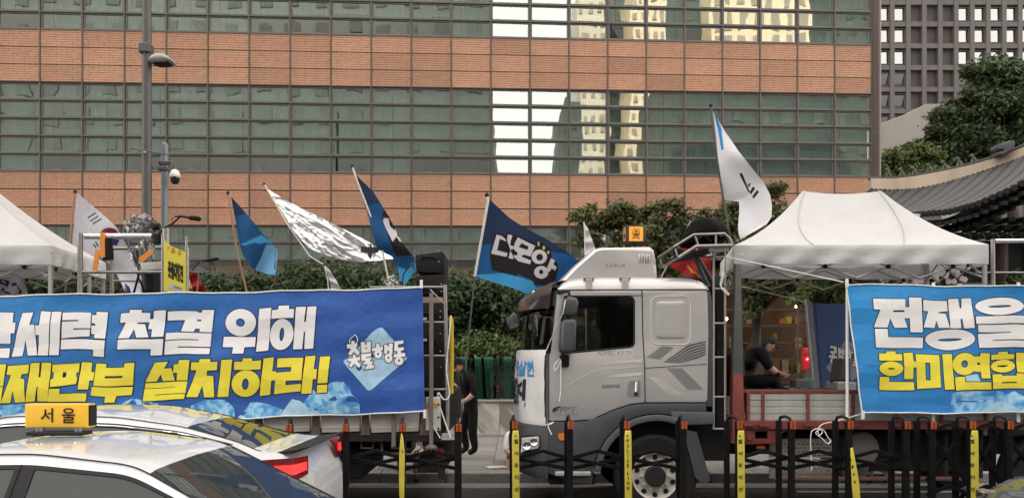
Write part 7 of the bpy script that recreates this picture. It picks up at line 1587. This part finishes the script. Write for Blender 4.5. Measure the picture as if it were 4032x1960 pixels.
# ================================================================== PEOPLE
M_skin = mat('skin', (.46, .27, .195), .55, var=.06, scale=20); M_hair = mat('black_hair', (.008, .007, .007), .5); M_tee = mat('black_tshirt', (.007, .007, .009), .9, var=.3, scale=9, bump=.8, bscale=11)
M_trs = mat('black_trousers', (.006, .006, .008), .85, var=.2, scale=9, bump=.25, bscale=14); M_shoe = mat('black_shoe', (.01, .01, .01), .5); M_wtee = mat('white_tshirt', (.62, .61, .59), .85, bump=.2, bscale=14)
def person(lbl, root, J, bones, mats, head, hd=(0, 0, 1), face=(-1, 0, 0), hat=None, specs=False, hh=.235):
    """J: joint -> (x,y,z,radius); bones: (a,b,material index); the body is one skinned surface"""
    t = thing('person', lbl, 'person', root); names = list(J); me = bpy.data.meshes.new('body')
    me.from_pydata([J[n][:3] for n in names], [(names.index(a), names.index(b)) for a, b, _ in bones], [])
    o = bpy.data.objects.new('body_tmp', me); COL.objects.link(o)
    sk_ = o.modifiers.new('skin', 'SKIN'); sk_.use_smooth_shade = True; sk_.branch_smoothing = .4
    for n, v in zip(names, me.skin_vertices[0].data): r_ = J[n][3]; v.radius = (r_, r_); v.use_root = (n == names[0])
    sb = o.modifiers.new('sub', 'SUBSURF'); sb.levels = 2; sb.render_levels = 2
    dg = bpy.context.evaluated_depsgraph_get(); dg.update(); m2 = bpy.data.meshes.new_from_object(o.evaluated_get(dg)); bpy.data.objects.remove(o)
    m2.name = 'body'; m2.materials.clear(); [m2.materials.append(m) for m in mats]
    segs = [(Vector(J[a][:3]), Vector(J[b][:3]), mi, (J[a][3] + J[b][3]) / 2) for a, b, mi in bones]
    for p in m2.polygons:
        c = p.center; best = 9e9
        for a, b, mi, rr in segs:
            ab = b - a; u = max(0, min(1, (c - a).dot(ab) / max(ab.length_squared, 1e-9))); d_ = (c - a - ab * u).length - rr
            if d_ < best: best = d_; p.material_index = mi
    r0 = Vector(root)
    for v in m2.vertices: v.co -= r0
    m2.shade_smooth(); link('body', m2, t)
    # head: skull, jaw, nose, ears, eyes, mouth
    Hc = Vector(head); up = Vector(hd).normalized(); fw = Vector(face); fw = (fw - up * fw.dot(up)).normalized(); sd = fw.cross(up)
    s = hh
    def hp(f, sdv, u): return Hc + fw * f * s + sd * sdv * s + up * u * s
    bm = bmesh.new(); bmesh.ops.create_icosphere(bm, subdivisions=3, radius=1)
    for v in bm.verts:
        n = v.co.normalized(); x, y, z = n
        w = .33 * (1 if z > -.1 else 1 + (z + .1) * .38); dpt = .41 if x < 0 else .40 * (1 if z > -.4 else .93)
        v.co = hp(x * dpt + (.03 if z < -.3 and x > 0 else 0), y * w, z * .50)
    mb = MB(); mb.frombm(bm); ho = mb.build('head', mats[1], t, 80)
    mb = MB(); mb.tube([hp(.36, 0, .08), hp(.42, 0, -.02), hp(.475, 0, -.09), hp(.40, 0, -.13)], [.03 * s, .045 * s, .07 * s, .04 * s], 8); mb.build('nose', mats[1], ho, 80)
    for e in (-1, 1):
        MB().sphere(hp(-.02, e * .335, -.02), (.05 * s, .05 * s, .09 * s), 8, 6).build('ear', mats[1], ho, 80)
        MB().sphere(hp(.355, e * .13, .03), .045 * s, 10, 6).build('eye', mat('eye_dark', (.02, .015, .012), .2), ho, 80)
        MB().tube([hp(.37, e * .06, .12), hp(.375, e * .14, .14), hp(.33, e * .22, .12)], .018 * s, 5).build('eyebrow', M_hair, ho)
    MB().tube([hp(.36, -.13, -.235), hp(.40, -.05, -.275), hp(.40, .05, -.275), hp(.36, .13, -.235)], .03 * s, 6).build('mouth', mat('teeth', (.6, .55, .5), .4) if specs else mat('lips', (.30, .12, .10), .5), ho, 60)
    bm = bmesh.new(); bmesh.ops.create_icosphere(bm, subdivisions=3, radius=1)
    bmesh.ops.delete(bm, geom=[v for v in bm.verts if (v.co.z < -.05 and v.co.x > -.3) or (v.co.x > .55 and v.co.z < .45) or v.co.z < -.55], context='VERTS')
    for v in bm.verts: n = v.co.normalized(); v.co = hp(n.x * .45 - .01, n.y * .375, n.z * .545 + .01)
    mb = MB(); mb.frombm(bm); mb.build('hair', M_hair, t, 80)
    if hat:
        bm = bmesh.new(); bmesh.ops.create_icosphere(bm, subdivisions=3, radius=1); bmesh.ops.delete(bm, geom=[v for v in bm.verts if v.co.z < .12], context='VERTS')
        for v in bm.verts: n = v.co.normalized(); v.co = hp(n.x * .48, n.y * .41, n.z * .60 + .0)
        mb = MB(); mb.frombm(bm); cp = mb.build('cap', hat, t, 80)
        mb = MB(); mb.grid([[hp(.40 + .30 * (1 - abs(u) ** 2) * k_, u * .36, .12 - .07 * k_ - .05 * abs(u)) for u in np.linspace(-1, 1, 9)] for k_ in (0, .5, 1)]); mb.build('peak', hat, cp, 80)
    if specs:
        g = MB()
        for e in (-1, 1): g.tube([hp(.415, e * .15 + .10 * math.cos(a), .02 + .085 * math.sin(a)) for a in np.linspace(0, 2 * math.pi, 13)[:-1]], .014 * s, 5, closed=True); g.tube([hp(.40, e * .25, .04), hp(-.02, e * .355, .04)], .012 * s, 5)
        g.tube([hp(.42, -.05, .03), hp(.42, .05, .03)], .012 * s, 5); g.build('glasses', mat('spectacle_frame', (.05, .012, .012), .3), t)
    return t, hp
def hand(t, wrist, dirn, pal, m, s=.085, curl=.9):
    """palm and five curled fingers of unequal length"""
    w = Vector(wrist); d_ = Vector(dirn).normalized(); n = Vector(pal).normalized(); sd = d_.cross(n).normalized()
    mb = MB(); rows = []
    for k_, (wd, th) in zip((0, .35, .7, 1.0), ((.30, .20), (.42, .17), (.47, .16), (.44, .13))):
        rows.append([w + d_ * k_ * s + sd * wd * s * math.cos(a) + n * th * s * math.sin(a) for a in np.linspace(0, 2 * math.pi, 13)[:-1]])
    mb.grid(rows, closed_u=True)
    for i, L_ in enumerate((.78, .92, .85, .66)):
        b = w + d_ * s * .95 + sd * s * (-.33 + .22 * i); p1 = b + (d_ * math.cos(curl * .6) + n * math.sin(curl * .6)) * s * L_ * .45; p2 = p1 + (d_ * math.cos(curl * 1.7) + n * math.sin(curl * 1.7)) * s * L_ * .35; p3 = p2 + (d_ * math.cos(curl * 2.6) + n * math.sin(curl * 2.6)) * s * L_ * .28
        mb.tube([b - d_ * s * .1, p1, p2, p3], [s * .105, s * .10, s * .09, s * .07], 7)
    b = w + d_ * s * .25 - sd * s * .36; mb.tube([b, b + (d_ * .6 - sd * .5 + n * .25) * s * .55, b + (d_ * .95 - sd * .45 + n * .7) * s * .75], [s * .13, s * .11, s * .08], 7)
    return mb.build('hand', m, t, 80)
# smiling man at the lorry tail
D = 13.0
g = lambda px, py, d=D: tuple(P(px, py, d))
def j(px, py, r, d=D): return g(px, py, d) + (r,)
J = {'pel': j(1858, 1600, .135), 'wst': j(1852, 1560, .155), 'cst': j(1842, 1500, .165), 'nk': j(1826, 1468, .055), 'hd0': j(1818, 1452, .05),
     'shn': j(1858, 1482, .09, 12.8), 'eln': j(1868, 1545, .058, 12.72), 'fan': j(1845, 1568, .042, 12.7), 'wrn': j(1822, 1582, .03, 12.7),
     'shf': j(1822, 1484, .07, 13.2), 'elf': j(1812, 1545, .045, 13.15), 'wrf': j(1806, 1536, .03, 12.95),
     'hipn': j(1864, 1612, .10, 12.92), 'knn': j(1860, 1702, .082, 12.88), 'ann': j(1872, 1768, .062, 12.85), 'ton': j(1842, 1784, .05, 12.85),
     'hipf': j(1846, 1612, .10, 13.08), 'knf': j(1822, 1690, .08, 13.1), 'anf': j(1838, 1762, .06, 13.12), 'tof': j(1810, 1780, .05, 13.1)}
Bn = [('pel', 'wst', 2), ('wst', 'cst', 2), ('cst', 'nk', 2), ('nk', 'hd0', 1), ('cst', 'shn', 2), ('shn', 'eln', 2), ('eln', 'fan', 1), ('fan', 'wrn', 1), ('cst', 'shf', 2), ('shf', 'elf', 2), ('elf', 'wrf', 1),
      ('pel', 'hipn', 3), ('hipn', 'knn', 3), ('knn', 'ann', 3), ('ann', 'ton', 4), ('pel', 'hipf', 3), ('hipf', 'knf', 3), ('knf', 'anf', 3), ('anf', 'tof', 4)]
PM_ = [M_skin, M_skin, M_tee, M_trs, M_shoe]
pt, hp = person('smiling person in black cap, glasses and black clothes behind the lorry tail', (P(1850, 0, D).x, D, .15), J, Bn, PM_, g(1806, 1440), (-.12, 0, 1), (-.75, -.66, -.08), M_tee, True)
hand(pt, J['wrn'][:3], (-.8, -.1, -.35), (0, -.2, 1), M_skin); hand(pt, J['wrf'][:3], (-.3, -.3, .8), (-.9, 0, .3), M_skin)
MB().tube([Vector(g(1824, 1580, 12.66)) + Vector((.035 * math.cos(a) * .3, .036 * math.cos(a), .036 * math.sin(a))) for a in np.linspace(0, 6.28, 13)[:-1]], .008, 6, closed=True).build('wristwatch', M_alu, pt)
MB().tube([Vector(g(1820, 1465, 12.92)), Vector(g(1822, 1500, 12.78)), Vector(g(1812, 1540, 12.8)), Vector(g(1810, 1600, 12.8))], .014, 6).build('camera_strap', M_blkp, pt)
o = MB().tube([Vector(g(1816, 1560, 12.74)), Vector(g(1808, 1500, 12.78)), Vector(g(1810, 1480, 12.8))], [.02, .014, .01], 8).build('umbrella', M_blkp, None, 60); tag(o, 'folded black umbrella held by the smiling person', 'umbrella')
# person bent forward on the lorry bed
D = 10.2
J = {'pel': j(2945, 1500, .15), 'wst': j(2940, 1460, .14), 'cst': j(2960, 1395, .155), 'nk': j(2992, 1362, .06), 'hd0': j(3012, 1352, .055),
     'shn': j(2998, 1388, .085, 10.0), 'eln': j(3022, 1435, .062, 9.92), 'fan': j(3045, 1462, .048, 9.95), 'wrn': j(3068, 1468, .034, 10.0),
     'shf': j(2990, 1392, .08, 10.45), 'elf': j(3035, 1450, .05, 10.42), 'wrf': j(3072, 1470, .034, 10.2),
     'hipn': j(2968, 1508, .12, 10.05), 'knn': j(3058, 1492, .085, 9.98), 'ann': j(3062, 1600, .05, 10.0), 'ton': j(3092, 1618, .04, 10.0),
     'hipf': j(2960, 1508, .12, 10.35), 'knf': j(3040, 1500, .08, 10.45), 'anf': j(3070, 1600, .05, 10.45), 'tof': j(3100, 1618, .04, 10.45)}
pt, hp = person('person in black cap and black clothes sitting bent forward on the lorry bed', (P(2990, 0, D).x, D, 1.2), J, Bn, [M_skin, M_skin, M_tee, M_trs, mat('white_shoe', (.6, .6, .6), .6)], g(3030, 1356), (.45, 0, .9), (.8, -.15, -.6), mat('dark_cap', (.012, .011, .010), .85), False, .25)
hand(pt, J['wrn'][:3], (.7, .1, -.4), (0, .6, .5), M_skin); hand(pt, J['wrf'][:3], (.7, -.2, -.4), (0, -.6, .5), M_skin)
MB().tube([Vector(g(3062, 1467, 9.99)) + Vector((.01 * math.cos(a), .04 * math.cos(a), .04 * math.sin(a))) for a in np.linspace(0, 6.28, 13)[:-1]], .016, 6, closed=True).build('wristband', M_blkp, pt)
MB().box(P(2990, 1570, 10.2), (.42, .6, .30), ch=.02).build('seat_box', M_chs, None); so2 = bpy.data.objects['seat_box']; tag(so2, 'dark box under the person sitting on the lorry bed', 'box')
# person crouching in front of the cab, mostly hidden
D = 12.35
J = {'pel': j(2020, 1800, .14), 'wst': j(2016, 1765, .13), 'cst': j(2020, 1715, .145), 'nk': j(2035, 1680, .055), 'hd0': j(2042, 1664, .05),
     'shn': j(2004, 1718, .075, 12.2), 'eln': j(1990, 1762, .05, 12.1), 'fan': j(2000, 1782, .042, 12.05), 'wrn': j(2030, 1790, .03, 12.0),
     'shf': j(2030, 1718, .07, 12.6), 'elf': j(2040, 1770, .045, 12.6), 'wrf': j(2055, 1790, .03, 12.4),
     'hipn': j(2022, 1805, .10, 12.25), 'knn': j(2078, 1768, .07, 12.0), 'ann': j(2094, 1858, .045, 12.0), 'ton': j(2082, 1876, .038, 11.88),
     'hipf': j(2024, 1805, .10, 12.45), 'knf': j(2010, 1790, .07, 12.15), 'anf': j(2002, 1858, .045, 12.1), 'tof': j(1990, 1876, .038, 11.95)}
Bs = [b if b[0] not in ('hipn', 'hipf', 'knn', 'knf') else b for b in Bn]; Bs = [(a, b, 1 if (a, b) in (('knn', 'ann'), ('knf', 'anf')) else m) for a, b, m in Bn]
pt, hp = person('person in white shirt crouching behind the bumper of the silver cab', (P(2030, 0, D).x, D, .15), J, Bs, [M_skin, M_skin, M_wtee, mat('khaki_shorts', (.12, .1, .08), .9), M_shoe], g(2046, 1640), (.2, 0, 1), (.8, -.3, -.3))
hand(pt, J['wrn'][:3], (.8, 0, -.2), (0, 0, -1), M_skin); hand(pt, J['wrf'][:3], (.8, 0, -.2), (0, 0, -1), M_skin)
# people sitting on the kerb behind the lorries: arms and knees show under the beds
def sitter(lbl, px, tee, trs):
    D = 12.2
    jj = lambda x, y, r, d=D: g(px + x, y, d) + (r,)
    J = {'pel': jj(0, 1798, .14, 12.35), 'wst': jj(0, 1765, .13, 12.32), 'cst': jj(0, 1700, .15, 12.25), 'nk': jj(0, 1662, .055, 12.2), 'hd0': jj(0, 1648, .05, 12.18),
         'shn': jj(-34, 1685, .075, 12.2), 'eln': jj(-46, 1755, .05, 12.0), 'fan': jj(-30, 1782, .042, 11.9), 'wrn': jj(-8, 1790, .032, 11.8),
         'shf': jj(34, 1685, .075, 12.2), 'elf': jj(46, 1755, .05, 12.0), 'wrf': jj(12, 1790, .032, 11.8),
         'hipn': jj(-20, 1802, .10, 12.3), 'knn': jj(-34, 1790, .075, 11.82), 'ann': jj(-28, 1872, .05, 11.55), 'ton': jj(-30, 1893, .04, 11.35),
         'hipf': jj(20, 1802, .10, 12.3), 'knf': jj(34, 1790, .075, 11.82), 'anf': jj(28, 1872, .05, 11.55), 'tof': jj(30, 1893, .04, 11.35)}
    pt, hp = person(lbl, (P(px, 0, D).x, D, .15), J, Bn, [M_skin, M_skin, tee, trs, M_shoe], g(px, 1632, 12.15), (0, 0, 1), (0, -1, -.1))
    hand(pt, J['wrn'][:3], (.6, -.3, -.5), (0, .7, .3), M_skin); hand(pt, J['wrf'][:3], (-.6, -.3, -.5), (0, .7, .3), M_skin)
sitter('person in grey shirt sitting on the kerb behind the left lorry tail', 1610, mat('grey_tshirt', (.1, .1, .11), .9), mat('grey_trousers', (.05, .05, .055), .9))
sitter('person in dark shirt sitting on the kerb behind the round air tanks', 3455, M_tee, mat('navy_trousers', (.02, .022, .03), .9))
o = MB().box(P(1955, 1850, 12.1), (.32, .24, .004), rot=(0, 0, .3)).build('paper_sheet', mat('white_paper', (.6, .58, .56), .8, var=.2, scale=12)); o.location.z = .17 - P(1955, 1850, 12.1).z; tag(o, 'printed paper sheet lying on the pavement between the lorries', 'paper')
